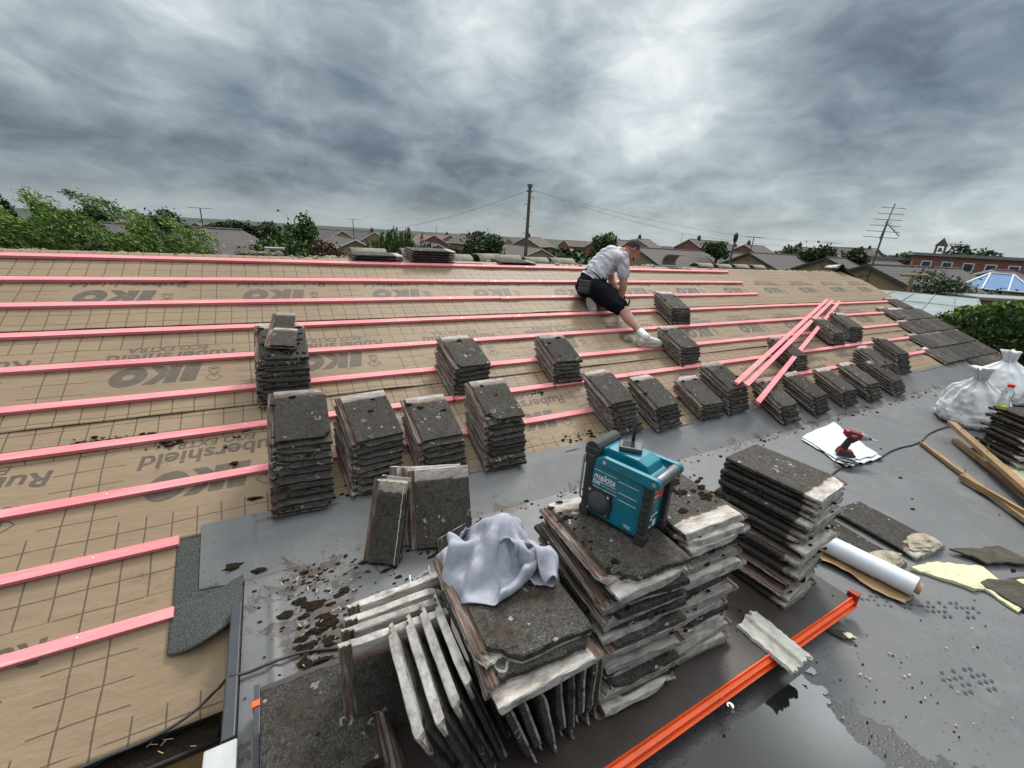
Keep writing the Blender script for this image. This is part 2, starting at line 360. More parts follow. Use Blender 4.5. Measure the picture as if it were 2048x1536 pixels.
def m_moss(N):
    p_ = N.pos(); a = N.noise(p_, 120, 4, .7); b = N.noise(p_, 9, 2)
    c = N.ramp(a, [(.3, (.010, .008, .006)), (.6, (.030, .022, .015)), (.8, (.060, .045, .028))])
    c = N.mix(N.math('MULTIPLY', N.ss(b, .62, .75), .6), c, (.075, .060, .018))
    return dict(col=c, rough=1., n=N.bump(a, 1, .01), spec=.1)
def m_rubber(N):
    """grey flat-roof rubber: chalky, scuffed, dirty along the crease and the left edge, wet at the low corner"""
    P = N.pos(); x, y, z = N.sep(P)
    a = N.noise(P, 1.1, 5, .6, .4); b = N.noise(P, 7.5, 5, .65); f = N.noise(P, 95, 3, .6)
    c = N.ramp(a, [(.3, (.088, .090, .094)), (.7, (.140, .142, .147))])
    c = N.mix(N.math('MULTIPLY', N.ss(b, .5, .75), .35), c, (.20, .202, .206))
    c = N.mix(N.math('MULTIPLY', f, .18), c, (.05, .052, .056))
    scr = N.noise(N.mapping(P, (1.2, 9, 3), (0, 0, R(28))), 5, 4, .7)
    c = N.mix(N.math('MULTIPLY', N.ss(scr, .62, .72), .30), c, (.055, .056, .058))
    crease = N.math('EXPONENT', N.math('MULTIPLY', N.math('POWER', N.math('DIVIDE', N.math('SUBTRACT', y, 1.93), .11), 2), -1))
    left = N.math('EXPONENT', N.math('MULTIPLY', N.math('POWER', N.math('DIVIDE', N.math('SUBTRACT', x, .02), .34), 2), -1))
    left = N.math('MULTIPLY', left, N.math('LESS_THAN', y, 1.95))
    zone = N.math('MAXIMUM', N.math('MULTIPLY', crease, .75), left)
    d1 = N.noise(P, 5.2, 6, .72, .8); d2 = N.noise(P, 42, 4, .7)
    thr = N.math('SUBTRACT', .70, N.math('MULTIPLY', zone, .22))
    dirt = N.ss(N.math('SUBTRACT', N.math('MULTIPLY_ADD', d2, .22, N.math('MULTIPLY', d1, .82)), thr), -.005, .05)
    c = N.mix(N.math('MULTIPLY', dirt, .88), c, N.ramp(d2, [(.35, (.022, .016, .012)), (.7, (.085, .058, .042))]))
    spk = N.math('MULTIPLY', N.ss(N.vor(P, 34), .20, .12), N.math('GREATER_THAN', N.noise(P, 2.7, 3), .50))
    c = N.mix(N.math('MULTIPLY', spk, .6), c, (.035, .03, .026))
    # wet ground: low in front of the board, breaking up into beads towards the dry
    line = N.math('MULTIPLY_ADD', N.noise(P, 4.5, 5, .65), .34, N.math('SUBTRACT', 1.72, N.math('MULTIPLY_ADD', y, .42, x)))
    wet = N.ss(line, .0, .018)
    wet = N.math('MULTIPLY', wet, N.math('LESS_THAN', y, .56))
    c = N.mix(N.math('MULTIPLY', wet, .7), c, (.022, .019, .017))
    ro = N.math('MULTIPLY_ADD', b, .22, .42)
    ro = N.math('MULTIPLY_ADD', wet, -.22, ro)
    bead = N.ss(N.vor(P, 62), .34, .18)
    h = N.math('ADD', N.math('MULTIPLY', b, .5), N.math('MULTIPLY_ADD', f, .12, N.math('MULTIPLY', N.math('MULTIPLY', bead, wet), .5)))
    return dict(col=c, rough=ro, n=N.bump(h, .35, .006), spec=.45)
def m_water(N):
    P = N.pos(); n = N.noise(P, 6, 3)
    return dict(col=(.012, .013, .014), rough=.035, n=N.bump(n, .03, .01), spec=.5)
def m_felt(N):
    P = N.tc(); b = N.noise(P, 260, 2, .7); a = N.noise(P, 9, 3)
    c = N.ramp(b, [(.35, (.018, .021, .020)), (.55, (.055, .062, .058)), (.7, (.17, .18, .17))])
    return dict(col=N.mix(N.math('MULTIPLY', a, .3), c, (.04, .045, .04)), rough=.95, n=N.bump(b, .6, .004))
def m_ply(N):
    P = N.pos(); a = N.noise(P, 4, 5, .65); b = N.noise(N.mapping(P, (8, 60, 8)), 2, 3)
    c = N.ramp(a, [(.3, (.020, .014, .012)), (.7, (.046, .034, .030))])
    c = N.mix(N.math('MULTIPLY', N.ss(b, .6, .75), .3), c, (.09, .08, .075))
    return dict(col=c, rough=N.math('MULTIPLY_ADD', a, .3, .34), n=N.bump(a, .08, .004))
def m_brick(N, tint=0):
    P = N.tc(); n = N.new('ShaderNodeTexBrick'); N.put(n, 'Vector', P)
    x, y, z = N.sep(P)
    N.put(n, 'Vector', N.comb(N.math('ADD', x, y), z, 0)); N.put(n, 'Scale', 1); N.put(n, 'Brick Width', .225); N.put(n, 'Row Height', .075); N.put(n, 'Mortar Size', .006)
    N.put(n, 'Color1', (.36, .25, .12) if not tint else (.26, .085, .055)); N.put(n, 'Color2', (.29, .195, .095) if not tint else (.20, .065, .045)); N.put(n, 'Mortar', (.33, .28, .21))
    c = N.mix(N.math('MULTIPLY', N.noise(P, 5, 4), .3), n.outputs[0], (.18, .13, .08) if not tint else (.13, .05, .04))
    return dict(col=c, rough=.9)
def m_brick_red(N): return m_brick(N, 1)
def m_rooftile(N):
    """concrete roof tiles in courses: local y is up the slope, x along it"""
    P = N.tc('UV'); u, v, _ = N.sep(P); r = N.rnd()
    fv = N.math('FRACT', N.math('DIVIDE', v, .33)); fu = N.math('FRACT', N.math('DIVIDE', u, .30))
    a = N.noise(N.tc(), 1.4, 5, .65); b = N.noise(N.tc(), 26, 3)
    n = N.new('ShaderNodeTexWhiteNoise', noise_dimensions='2D'); N.put(n, 0, N.comb(N.math('FLOOR', N.math('DIVIDE', u, .30)), N.math('FLOOR', N.math('DIVIDE', v, .33)), 0))
    c = N.ramp(a, [(.3, (.050, .045, .042)), (.7, (.096, .088, .083))])
    c = N.mix(N.math('MULTIPLY', n.outputs[0], .35), c, (.12, .105, .095)); c = N.mix(N.math('MULTIPLY', b, .25), c, (.03, .028, .026))
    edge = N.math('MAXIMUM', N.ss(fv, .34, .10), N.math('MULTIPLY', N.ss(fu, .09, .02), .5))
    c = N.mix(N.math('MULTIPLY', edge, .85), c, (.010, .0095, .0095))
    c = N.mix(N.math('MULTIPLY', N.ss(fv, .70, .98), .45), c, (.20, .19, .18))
    return dict(col=c, rough=.85, n=N.bump(fv, .5, .03))
def m_leaf(c1, c2, c3, trans=.25):
    def fn(N):
        P = N.pos(); n = N.noise(P, 1.3, 3); g = N.new('ShaderNodeNewGeometry'); rr = g.outputs['Random Per Island']
        c = N.ramp(N.math('MULTIPLY_ADD', n, .45, N.math('MULTIPLY', rr, .55)), [(.2, c1), (.5, c2), (.85, c3)])
        return dict(col=c, rough=.6, spec=.2)
    return fn
M_ = {}
for nm, fn in dict(membrane=m_membrane, print=m_print, pinkwood=m_pinkwood, oldwood=m_oldwood, tile=m_tile, mortar=m_mortar, moss=m_moss, rubber=m_rubber,
                   water=m_water, felt=m_felt, ply=m_ply, brick=m_brick, brick_red=m_brick_red, rooftile=m_rooftile).items(): M_[nm] = mat(nm, fn)
M_['white_upvc'] = plain('white_upvc', (.72, .73, .74), .45, var=.06)
M_['black_plastic'] = plain('black_plastic', (.022, .023, .025), .5, var=.3)
M_['grey_plastic'] = plain('grey_plastic', (.06, .062, .066), .5, var=.25)
M_['dark_trim'] = plain('dark_trim', (.030, .034, .040), .42, var=.2)
M_['white_cloth'] = plain('white_cloth', (.55, .57, .60), .8, var=.05, bump=.25, bscale=300)
M_['orange_steel'] = plain('orange_steel', (.82, .095, .012), .34, var=.10, scale=9, bump=.1)
M_['red_paint'] = plain('red_paint', (.30, .018, .016), .4)
M_['steel'] = plain('steel', (.55, .56, .57), .3, metal=1, var=.1)
M_['dull_metal'] = plain('dull_metal', (.16, .16, .165), .45, metal=.8, var=.3)
M_['glass_dark'] = plain('glass_dark', (.03, .035, .04), .12, var=.2, bump=0)
# ================================================================== THE BUNGALOW BEING RE-ROOFED
rng = random.Random(7)
def rebase(o, at=None):
    """move a mesh object's origin to the middle of its base without moving the mesh"""
    me = o.data; n = len(me.vertices); a = np.empty(n*3, dtype=np.float32); me.vertices.foreach_get('co', a); a = a.reshape(-1, 3)
    c = Vector(at) if at else Vector((float((a[:,0].min()+a[:,0].max())/2), float((a[:,1].min()+a[:,1].max())/2), float(a[:,2].min())))
    a -= np.array(c, dtype=np.float32); me.vertices.foreach_set('co', a.ravel()); me.update(); o.location = o.location+c; return o
house = empty('bungalow', (2, 4.8, GZ)); tag(house, 'buff brick bungalow whose stripped roof slope fills the middle of the view', 'bungalow')
def hpart(mb, name, mats, **k):
    o = mb.build(name, mats, None, **k); o.parent = house; o.matrix_parent_inverse = Matrix.Translation(-Vector(house.location)); return o
SE = 3.52   # eaves, down the slope
b = MB()
for (sa, sb_, xa, xb) in ((SR, 2.74, XL, XV), (2.74, SE, XL, -.30), (2.74, 3.6, 9.75, XV)):
    q = [rp(xa, sa, -.012), rp(xb, sa, -.012), rp(xb, sb_, -.012), rp(xa, sb_, -.012)]; q2 = [v-NRM*.08 for v in q]
    b.add(q+q2, [(3,2,1,0),(4,5,6,7),(0,1,5,4),(1,2,6,5),(2,3,7,6),(3,0,4,7)])
hpart(b, 'roof_boarding', mat('boarding', m_oldwood))
ry = rp(0, SR); BY = ry.y+.02
def backslope(mb, x0, x1, w):
    n = int(w/.33)
    q = [Vector((x0, BY, ry.z)), Vector((x1, BY, ry.z)), Vector((x1, BY+w*math.cos(PHI), ry.z-w*math.sin(PHI))), Vector((x0, BY+w*math.cos(PHI), ry.z-w*math.sin(PHI)))]
    mb.add(q, [(0,1,2,3)]); return [(x0, w), (x1, w), (x1, 0), (x0, 0)]
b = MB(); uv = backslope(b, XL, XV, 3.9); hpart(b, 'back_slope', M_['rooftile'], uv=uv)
b = MB(); ez = rp(0, SE).z; ey = rp(0, SE).y; by2 = BY+3.7*math.cos(PHI)
b.box((XL+.25, ey+.32, GZ), (XV-.12, by2-.1, ez-.05))
for xg in (XL+.25, XV-.24): b.prism([(ey+.32, ez-.06), (by2-.1, ez-.06), (BY, ry.z-.16)], xg, xg+.12, 'X')
hpart(b, 'wall', M_['brick'])
b = MB(); b.box((XL, ey+.02, ez-.20), (-.33, ey+.05, ez-.03)); hpart(b, 'fascia', M_['white_upvc'])
b = MB()                                                               # black half-round gutter with silt
def gut(i, j):
    a = math.pi*(1+j); return Vector((XL+(-.345-XL)*i, ey-.055+.062*math.cos(a), ez-.035+.058*math.sin(a)))
b.grid(60, 9, gut); b.grid(60, 9, lambda i, j: gut(i, j)+Vector((0, .007*(2*j-1), -.006)))
b.box((XL, ey-.125, ez-.045), (-.345, ey-.114, ez-.028))
hpart(b, 'gutter', M_['black_plastic'], smooth=True)
b = MB(); b.grid(220, 6, lambda i, j: Vector((XL+(-.36-XL)*i, ey-.055+.055*(2*j-1), ez-.062+.014*fbm(i*60, j*3)+.004)))
g_ = b.build('gutter_silt', M_['moss'], None); tag(g_, 'dark silt and straw lying in the black gutter', 'silt', kind='stuff')
b = MB()
for i in range(46):
    x = rng.uniform(-1.4, -.4); y = ey-.055+rng.uniform(-.045, .045); a = rng.uniform(0, 3.1); l = rng.uniform(.012, .04)
    b.tube([(x, y, ez-.048), (x+l*math.cos(a), y+l*math.sin(a)*.5, ez-.042)], .0016, 4)
w_ = b.build('straw', plain('straw', (.52, .43, .26), .8)); tag(w_, 'pale straw scraps in the gutter silt', 'straw', kind='stuff')
# patio under the eaves
b = MB(); b.grid(2, 2, lambda i, j: Vector((-9+9*i, -3+5.2*j, GZ+.012)))
def m_pav(N):
    P = N.tc(); n = N.new('ShaderNodeTexBrick'); N.put(n, 'Vector', N.mapping(P, rot=(0,0,R(8)))); N.put(n, 'Scale', 1); N.put(n, 'Brick Width', .6); N.put(n, 'Row Height', .30); N.put(n, 'Mortar Size', .012)
    N.put(n, 'Color1', (.33, .245, .12)); N.put(n, 'Color2', (.27, .20, .10)); N.put(n, 'Mortar', (.10, .085, .06))
    c = N.mix(N.math('MULTIPLY', N.noise(N.mapping(P, (1, 14, 1)), 6, 4, .7), .55), n.outputs[0], (.17, .12, .055)); return dict(col=c, rough=.9)
o = b.build('patio', mat('paving', m_pav)); tag(o, kind='structure')

# ---- underlay: four courses, each lapping the next
def hm(k, x, s, s0, s1):
    t = (s-s0)/(s1-s0)
    h = .0015+(.0055 if k < 3 else .003)*t+.0038*fbm(x*1.7+k*9, s*3.1, k)+.0022*fbm(x*6+k*5, s*9, 3)+.0030*math.sin(x*10.5+k)*max(0, fbm(x*.7, s*2, 4)+.2)
    h += .0042*max(0, fbm(x*.9+3*k, s*6.5+x*.35, 7))*(1-abs(2*t-1))
    e = max(0, 1-(s1-s)/.035)
    h += e*e*(.003+.010*max(0, fbm(x*2.1+k*4, 0, 11)))
    return max(h, .0012)
LAPS = [.035, .973, 1.880, 2.750]; X0S = [-1.28, -.965, -.71, -.57]
STR = [(SR-.004, .973, XL, XV), (.87, 1.880, XL, XV), (1.78, 2.755, XL, XV), (2.65, SE+.03, XL, -.285)]
def italic(poly, w, h, sl=.24): return [((x+sl*y)*w, y*h) for x, y in poly]
def logo_polys():
    """the big three-letter mark, unit height 1: slab, K, ring; returned as (verts, faces)"""
    V, Fc = [], []
    def poly(pts):
        o = len(V); V.extend(pts); Fc.append(tuple(range(o, o+len(pts))))
    def quadrow(x0, x1, n=4):
        for i in range(n): poly([(x0, i/n), (x1, i/n), (x1, (i+1)/n), (x0, (i+1)/n)])
    quadrow(0, .62)
    quadrow(.74, 1.22)
    poly([(1.24, .46), (1.24, .20), (1.56, 0), (2.0, 0), (1.52, .44)]); poly([(1.24, .46), (1.52, .44), (2.0, 1), (1.52, 1), (1.24, .66)])
    n = 28
    for i in range(n):
        a0, a1 = 2*math.pi*i/n, 2*math.pi*(i+1)/n
        f = lambda a, rx, ry: (2.62+rx*math.cos(a), .5+ry*math.sin(a))
        poly([f(a0, .66, .53), f(a1, .66, .53), f(a1, .22, .16), f(a0, .22, .16)][::1])
    return [(x+.26*y, y) for x, y in V], Fc
def strokes(lines, th):
    V, Fc = [], []
    for ln in lines:
        for (x0, y0), (x1, y1) in zip(ln[:-1], ln[1:]):
            d = math.hypot(x1-x0, y1-y0) or 1; nx, ny = -(y1-y0)/d*th, (x1-x0)/d*th; o = len(V)
            V += [(x0+nx, y0+ny), (x0-nx, y0-ny), (x1-nx, y1-ny), (x1+nx, y1+ny)]; Fc.append((o, o+1, o+2, o+3))
    return V, Fc
def arc(cx, cy, rx, ry_, a0, a1, n=12): return [(cx+rx*math.cos(R(a0+(a1-a0)*i/n)), cy+ry_*math.sin(R(a0+(a1-a0)*i/n))) for i in range(n+1)]
_txt = {}
def text_polys(txt, shear=0., offset=0., size=1.0):
    key = (txt, shear, offset)
    if key not in _txt:
        c = bpy.data.curves.new('lettering', 'FONT'); c.body = txt; c.shear = shear; c.offset = offset; c.resolution_u = 3; c.size = 1
        o = bpy.data.objects.new('lettering', c); COL.objects.link(o); dg = bpy.context.evaluated_depsgraph_get(); dg.update()
        me = bpy.data.meshes.new_from_object(o.evaluated_get(dg)); v = [(q.co.x, q.co.y) for q in me.vertices]; f = [tuple(p_.vertices) for p_ in me.polygons]
        bpy.data.objects.remove(o); bpy.data.curves.remove(c); bpy.data.meshes.remove(me)
        bmn, bmx = min(q[0] for q in v), max(q[0] for q in v); b0, b1 = min(q[1] for q in v), max(q[1] for q in v)
        _txt[key] = ([((x-bmn)/(bmx-bmn), (y-b0)/(b1-b0)) for x, y in v], f)
    return _txt[key]
def print_block():
    """one repeat of the printing in metres: tx against the batten direction (reading direction), ty down the slope (letter tops)"""
    V, Fc = [], []
    def put(vf, sx, sy, ox, oy):
        o = len(V); V.extend([(ox+x*sx, oy+y*sy) for x, y in vf[0]]); Fc.extend([tuple(i+o for i in f) for f in vf[1]])
    put(logo_polys(), .49/3.54, .172, 0, .448)
    put(text_polys('Rubershield', .12, .022), .71, .098, -.19, .302)
    put(text_polys('ECO EXTRA', .18, .014), .44, .052, -.03, .236)
    em = strokes([[(-.02, .60), (-.065, .64), (-.115, .60)], [(-.02, .60), (-.045, .575), (-.09, .575), (-.115, .60)], arc(-.068, .528, .030, .036, 0, 360, 14),
                  arc(-.068, .535, .016, .02, 200, 340, 6), [(-.085, .545), (-.078, .545)], [(-.058, .545), (-.05, .545)], arc(-.068, .49, .036, .02, 10, 170, 8), [(-.068, .565), (-.068, .60)]], .0028)
    put(em, 1, 1, 0, 0)
    bm = bmesh.new(); vs_ = [bm.verts.new((x, y, 0)) for x, y in V]
    for f in Fc:
        try: bm.faces.new([vs_[i] for i in f])
        except ValueError: pass
    bmesh.ops.triangulate(bm, faces=bm.faces)
    for _ in range(3):
        ed = [e for e in bm.edges if e.calc_length() > .045]
        if not ed: break
        bmesh.ops.subdivide_edges(bm, edges=ed, cuts=1)
        bmesh.ops.triangulate(bm, faces=bm.faces)
    bm.verts.index_update(); out = ([tuple(v.co[:2]) for v in bm.verts], [tuple(v.index for v in f.verts) for f in bm.faces]); bm.free(); return out
BLOCK = print_block()
COURSE = ['top course of brown printed underlay, lying along the ridge under three battens', 'second course of brown printed underlay below the ridge course, crossing mid slope',
          'third course of brown printed underlay, lapping onto the grey flat roof rubber', 'lowest course of brown printed underlay, running down to the black gutter']
for k, (s0, s1, xa, xb) in enumerate(STR):
    nx = int((xb-xa)/.06)+1; ns = int((s1-s0)/.02)+1; b = MB()
    b.grid(nx, ns, lambda i, j: rp(xa+(xb-xa)*i, s1+(s0-s1)*j, hm(k, xa+(xb-xa)*i, s1+(s0-s1)*j, s0, s1)))
    uv = [(xa+(xb-xa)*i/(nx-1)-X0S[k], s1+(s0-s1)*j/(ns-1)-LAPS[k]) for j in range(ns) for i in range(nx)]
    sh = b.build('roof_underlay', M_['membrane'], None, smooth=True, uv=uv); tag(sh, COURSE[k], 'underlay', 'courses of printed roof underlay')
    md = sh.modifiers.new('thickness', 'SOLIDIFY'); md.thickness = .0012; md.offset = -1
    b = MB()
    for rep in range(-6, 13):
        xr = X0S[k]+.505+1.045*rep
        if xr-.75 < xa or xr+.16 > xb:
            if not (xr-.5 > xa and xr+.02 < xb): continue
        vs_ = []
        for tx, ty in BLOCK[0]:
            x = min(xr-tx, xb-.002); s = LAPS[k]+ty; vs_.append(rp(x, s, hm(k, x, min(s, s1), s0, s1)+.0010))
        b.add(vs_, BLOCK[1])
    b.build('printing', M_['print'], sh)

# ---- battens
def batten(s, x0, x1, label, seed, h=.0065, grp='pink battens nailed across the slope'):
    b = MB(); n = max(2, int((x1-x0)/.5)); w, t = .047, .025; vs_ = []
    for i in range(n+1):
        x = x0+(x1-x0)*i/n; d = .007*fbm(x*.45, seed*3.3); u = .0015*fbm(x*.6, seed*7.7)
        for (a, c) in ((-w/2, 0), (w/2, 0), (w/2, t), (-w/2, t)): vs_.append(rp(x, s+a+d, h+c+u))
    fs_ = [(i*4+k, i*4+(k+1) % 4, (i+1)*4+(k+1) % 4, (i+1)*4+k) for i in range(n) for k in range(4)]+[(3,2,1,0), (n*4, n*4+1, n*4+2, n*4+3)]
    b.add(vs_, fs_); o = b.build('roof_batten', M_['pinkwood'], None, bevel=.002); rebase(o); tag(o, label, 'batten', grp)
    nl = MB(); x = x0+.08
    while x < x1:
        q = rp(x, s+.007*fbm(x*.45, seed*3.3)+.006*math.sin(x*9), h+t+.0012+.0015*fbm(x*.6, seed*7.7)); nl.tube([q, q+NRM*.0008], .0042, 8); x += .6
    n_ = nl.build('nail_heads', M_['steel']); n_.parent = o; n_.matrix_parent_inverse = Matrix.Translation(-o.location)
    return o
ORD = ['topmost', 'second', 'third', 'fourth', 'fifth', 'sixth', 'seventh', 'eighth', 'ninth', 'lowest']
ends = [6.78, 6.75, 6.73]+[11.02]*5+[-.515]*2; joint = [2.16, 2.16, 2.15, 2.13, 4.05, 3.4, 2.9, 3.1]
for k in range(10):
    s = k*GA+.004
    if k >= 8:
        batten(s, XL+.1, ends[k], f'pink treated batten, {"upper" if k == 8 else "lower"} of the two ending left of the felt flap', k); continue
    batten(s, XL+.1, joint[k]-.002, f'pink treated batten, {ORD[k]} row down from the ridge, length left of its joint', k)
    if k < 3: batten(s+.002, joint[k]+.002, ends[k], f'pink treated batten, {ORD[k]} row from the ridge, length with a free right end', k+.4)
    else:
        xm = joint[k]+4.2
        batten(s+.002, joint[k]+.002, xm-.002, f'pink treated batten, {ORD[k]} row down from the ridge, middle length', k+.4)
        batten(s-.001, xm+.002, ends[k], f'pink treated batten, {ORD[k]} row down, length running under the verge tiles', k+.7)
# three loose battens propped on the tile stacks
def loose(a, c, label, roll=0):
    a, c = Vector(a), Vector(c); d = (c-a).normalized(); sd_ = d.cross(NRM).normalized(); up = sd_.cross(d)
    b = MB(); w, t = .048, .026; vs_ = []
    for q in (a, c):
        for (i, j) in ((-w/2, 0), (w/2, 0), (w/2, t), (-w/2, t)): vs_.append(q+sd_*i+up*j)
    b.add(vs_, [(0,1,5,4), (1,2,6,5), (2,3,7,6), (3,0,4,7), (3,2,1,0), (4,5,6,7)]); o = b.build('loose_batten', M_['pinkwood'], None, bevel=.002)
    bm = bmesh.new(); bm.from_mesh(o.data); bmesh.ops.recalc_face_normals(bm, faces=bm.faces); bm.to_mesh(o.data); bm.free(); rebase(o)
    tag(o, label, 'batten', 'loose pink battens lying across tile stacks')
# ================================================================== FLAT ROOF
CY = 1.945                                                # the crease where the rubber turns up the slope
flat_ = empty('flat_roof', (4.7, 0, FZ)); tag(flat_, 'grey rubber flat roof extension, dirty and puddled, in the foreground', 'flat roof')
def fpart(mb, name, mats, **k):
    o = mb.build(name, mats, None, **k); o.parent = flat_; o.matrix_parent_inverse = Matrix.Translation(-Vector(flat_.location)); return o
cs = (FZ-RZ)/-math.sin(PHI)                               # slope distance where the slope meets the flat roof level
def flath(x, y):
    h = .004*fbm(x*.8, y*.8, 5)+.0016*fbm(x*3, y*3, 9)
    h += .010*math.exp(-((x+.145)/.016)**2)*(1 if y < 1.86 else 0)
    for (ax, ay, bx, by, a, w) in ((2.36, .56, 3.4, -.1, .006, .012), (2.5, .75, 3.6, .3, .004, .010), (-.2, 1.62, .9, 1.72, .003, .03), (1.2, 1.55, 2.6, 1.62, .003, .02)):
        dx, dy = bx-ax, by-ay; L = math.hypot(dx, dy); t = ((x-ax)*dx+(y-ay)*dy)/L; q = ((x-ax)*dy-(y-ay)*dx)/L
        if 0 < t < L: h += a*math.exp(-(q/w)**2)*min(1, t/.1, (L-t)/.1)
    return h
b = MB(); nx, ny = 330, 150; XA, XB = -.255, 9.75
def fl(i, j):
    x = XA+(XB-XA)*(i**1.6 if i > 0 else 0); y = -2.2+(CY+2.2)*j
    return Vector((x, y, FZ+flath(x, y)*(1 if y < CY-.05 else 0)))
b.grid(nx, ny, fl)
fpart(b, 'rubber_sheet', M_['rubber'], smooth=True)
b = MB()                                                  # the upstand, lapped up the slope
def up(i, j):
    xl = -.43+.175*max(0, (j < .02) and 0 or 0)
    x0 = XA if j < .001 else -.43
    x = x0+(XB-x0)*i**1.6; s_top = 2.70; s_bot = cs
    s = s_bot+(s_top-s_bot)*j
    if x < XA: s = min(s, 2.75+.31-(XA-x)*.3)
    q = rp(x, s, (.0165 if x < -.2 else .009)+.003*fbm(x*1.5, s*4, 2)*min(1, j*6))
    if j < .12:
        t = j/.12; c = Vector((x, CY, FZ+.0005)); q = c.lerp(q, t**.7)
    return q
b.grid(330, 26, up); fpart(b, 'rubber_upstand', M_['rubber'], smooth=True)
b = MB(); b.box((-.296, 1.20, FZ-.16), (-.258, 1.80, FZ+.028)); b.box((-.312, 1.20, FZ-.20), (-.297, 1.78, FZ-.05)); fpart(b, 'edge_trim', M_['dark_trim'], bevel=.004)
b = MB(); b.box((XA+.02, -2.2, GZ), (9.7, CY+.3, FZ-.17)); fpart(b, 'wall', M_['brick'])
b = MB(); b.box((-.30, -2.2, FZ-.165), (9.75, CY, FZ-.02)); fpart(b, 'roof_deck', mat('boarding', m_oldwood))
# mineral felt flap at the left end of the upstand, curling over the eaves course
b = MB()
def felt(i, j):
    x = -.525+.26*i; s = 2.74+.46*j
    return rp(x, s, .0095)
b.grid(20, 30, felt)
def felt2(i, j):
    x = -.53+.27*i; s = 3.08+.20*j+.03*i-.10*i*i+.02*math.sin(i*3)*j
    return rp(x, s, .014+.02*j*(.2+i)+.045*j*math.sin(i*2.6)**2)
b.grid(24, 16, felt2)
o = b.build('felt_flap', M_['felt'], None, smooth=True); md = o.modifiers.new('t', 'SOLIDIFY'); md.thickness = .004; md.offset = 1
rebase(o); tag(o, 'dark speckled mineral felt flap curling over the underlay beside the black trim', 'roofing felt')
# puddle: the film of water standing in front of the orange rail
b = MB(); cx = .0065; x0, y0, nx, ny = .55, -.25, 330, 112
def wetf(x, y):
    e = .200-abs(y-.345)*1.0
    edge = min(x-.70, 1.66-x)*.6
    return min(e, edge)+.075*fbm(x*3.2, y*3.2, 4)+.035*fbm(x*15, y*15, 8)
okc = {}
def vid(i, j):
    if (i, j) not in okc: okc[(i, j)] = len(b.v); b.v.append((x0+i*cx, y0+j*cx, FZ+.0065))
    return okc[(i, j)]
for j in range(ny):
    for i in range(nx):
        if wetf(x0+(i+.5)*cx, y0+(j+.5)*cx) > 0: b.f.append((vid(i, j), vid(i+1, j), vid(i+1, j+1), vid(i, j+1))); b.mi.append(0)
o = b.build('puddle', M_['water']); tag(o, 'dark shallow puddle on the rubber in front of the orange rail', 'puddle', kind='structure')
# white plastic hopper below the trim
hp = empty('gutter_outlet', (-.285, 1.09, FZ-.05)); tag(hp, 'white plastic box outlet below the end of the black trim', 'gutter outlet')
b = MB(); b.box((-.055, -.20, -.12), (.035, .10, .08)); b.build('box_lid', plain('aged_upvc', (.42, .43, .44), .5, var=.15, scale=10), hp, bevel=.006)
b = MB(); b.box((-.075, -.02, -.06), (-.056, .06, .05)); b.box((.036, .04, .00), (.085, .085, .03)); b.box((.036, -.10, .0), (.085, -.06, .03)); b.build('clip', M_['white_upvc'], hp, bevel=.003)

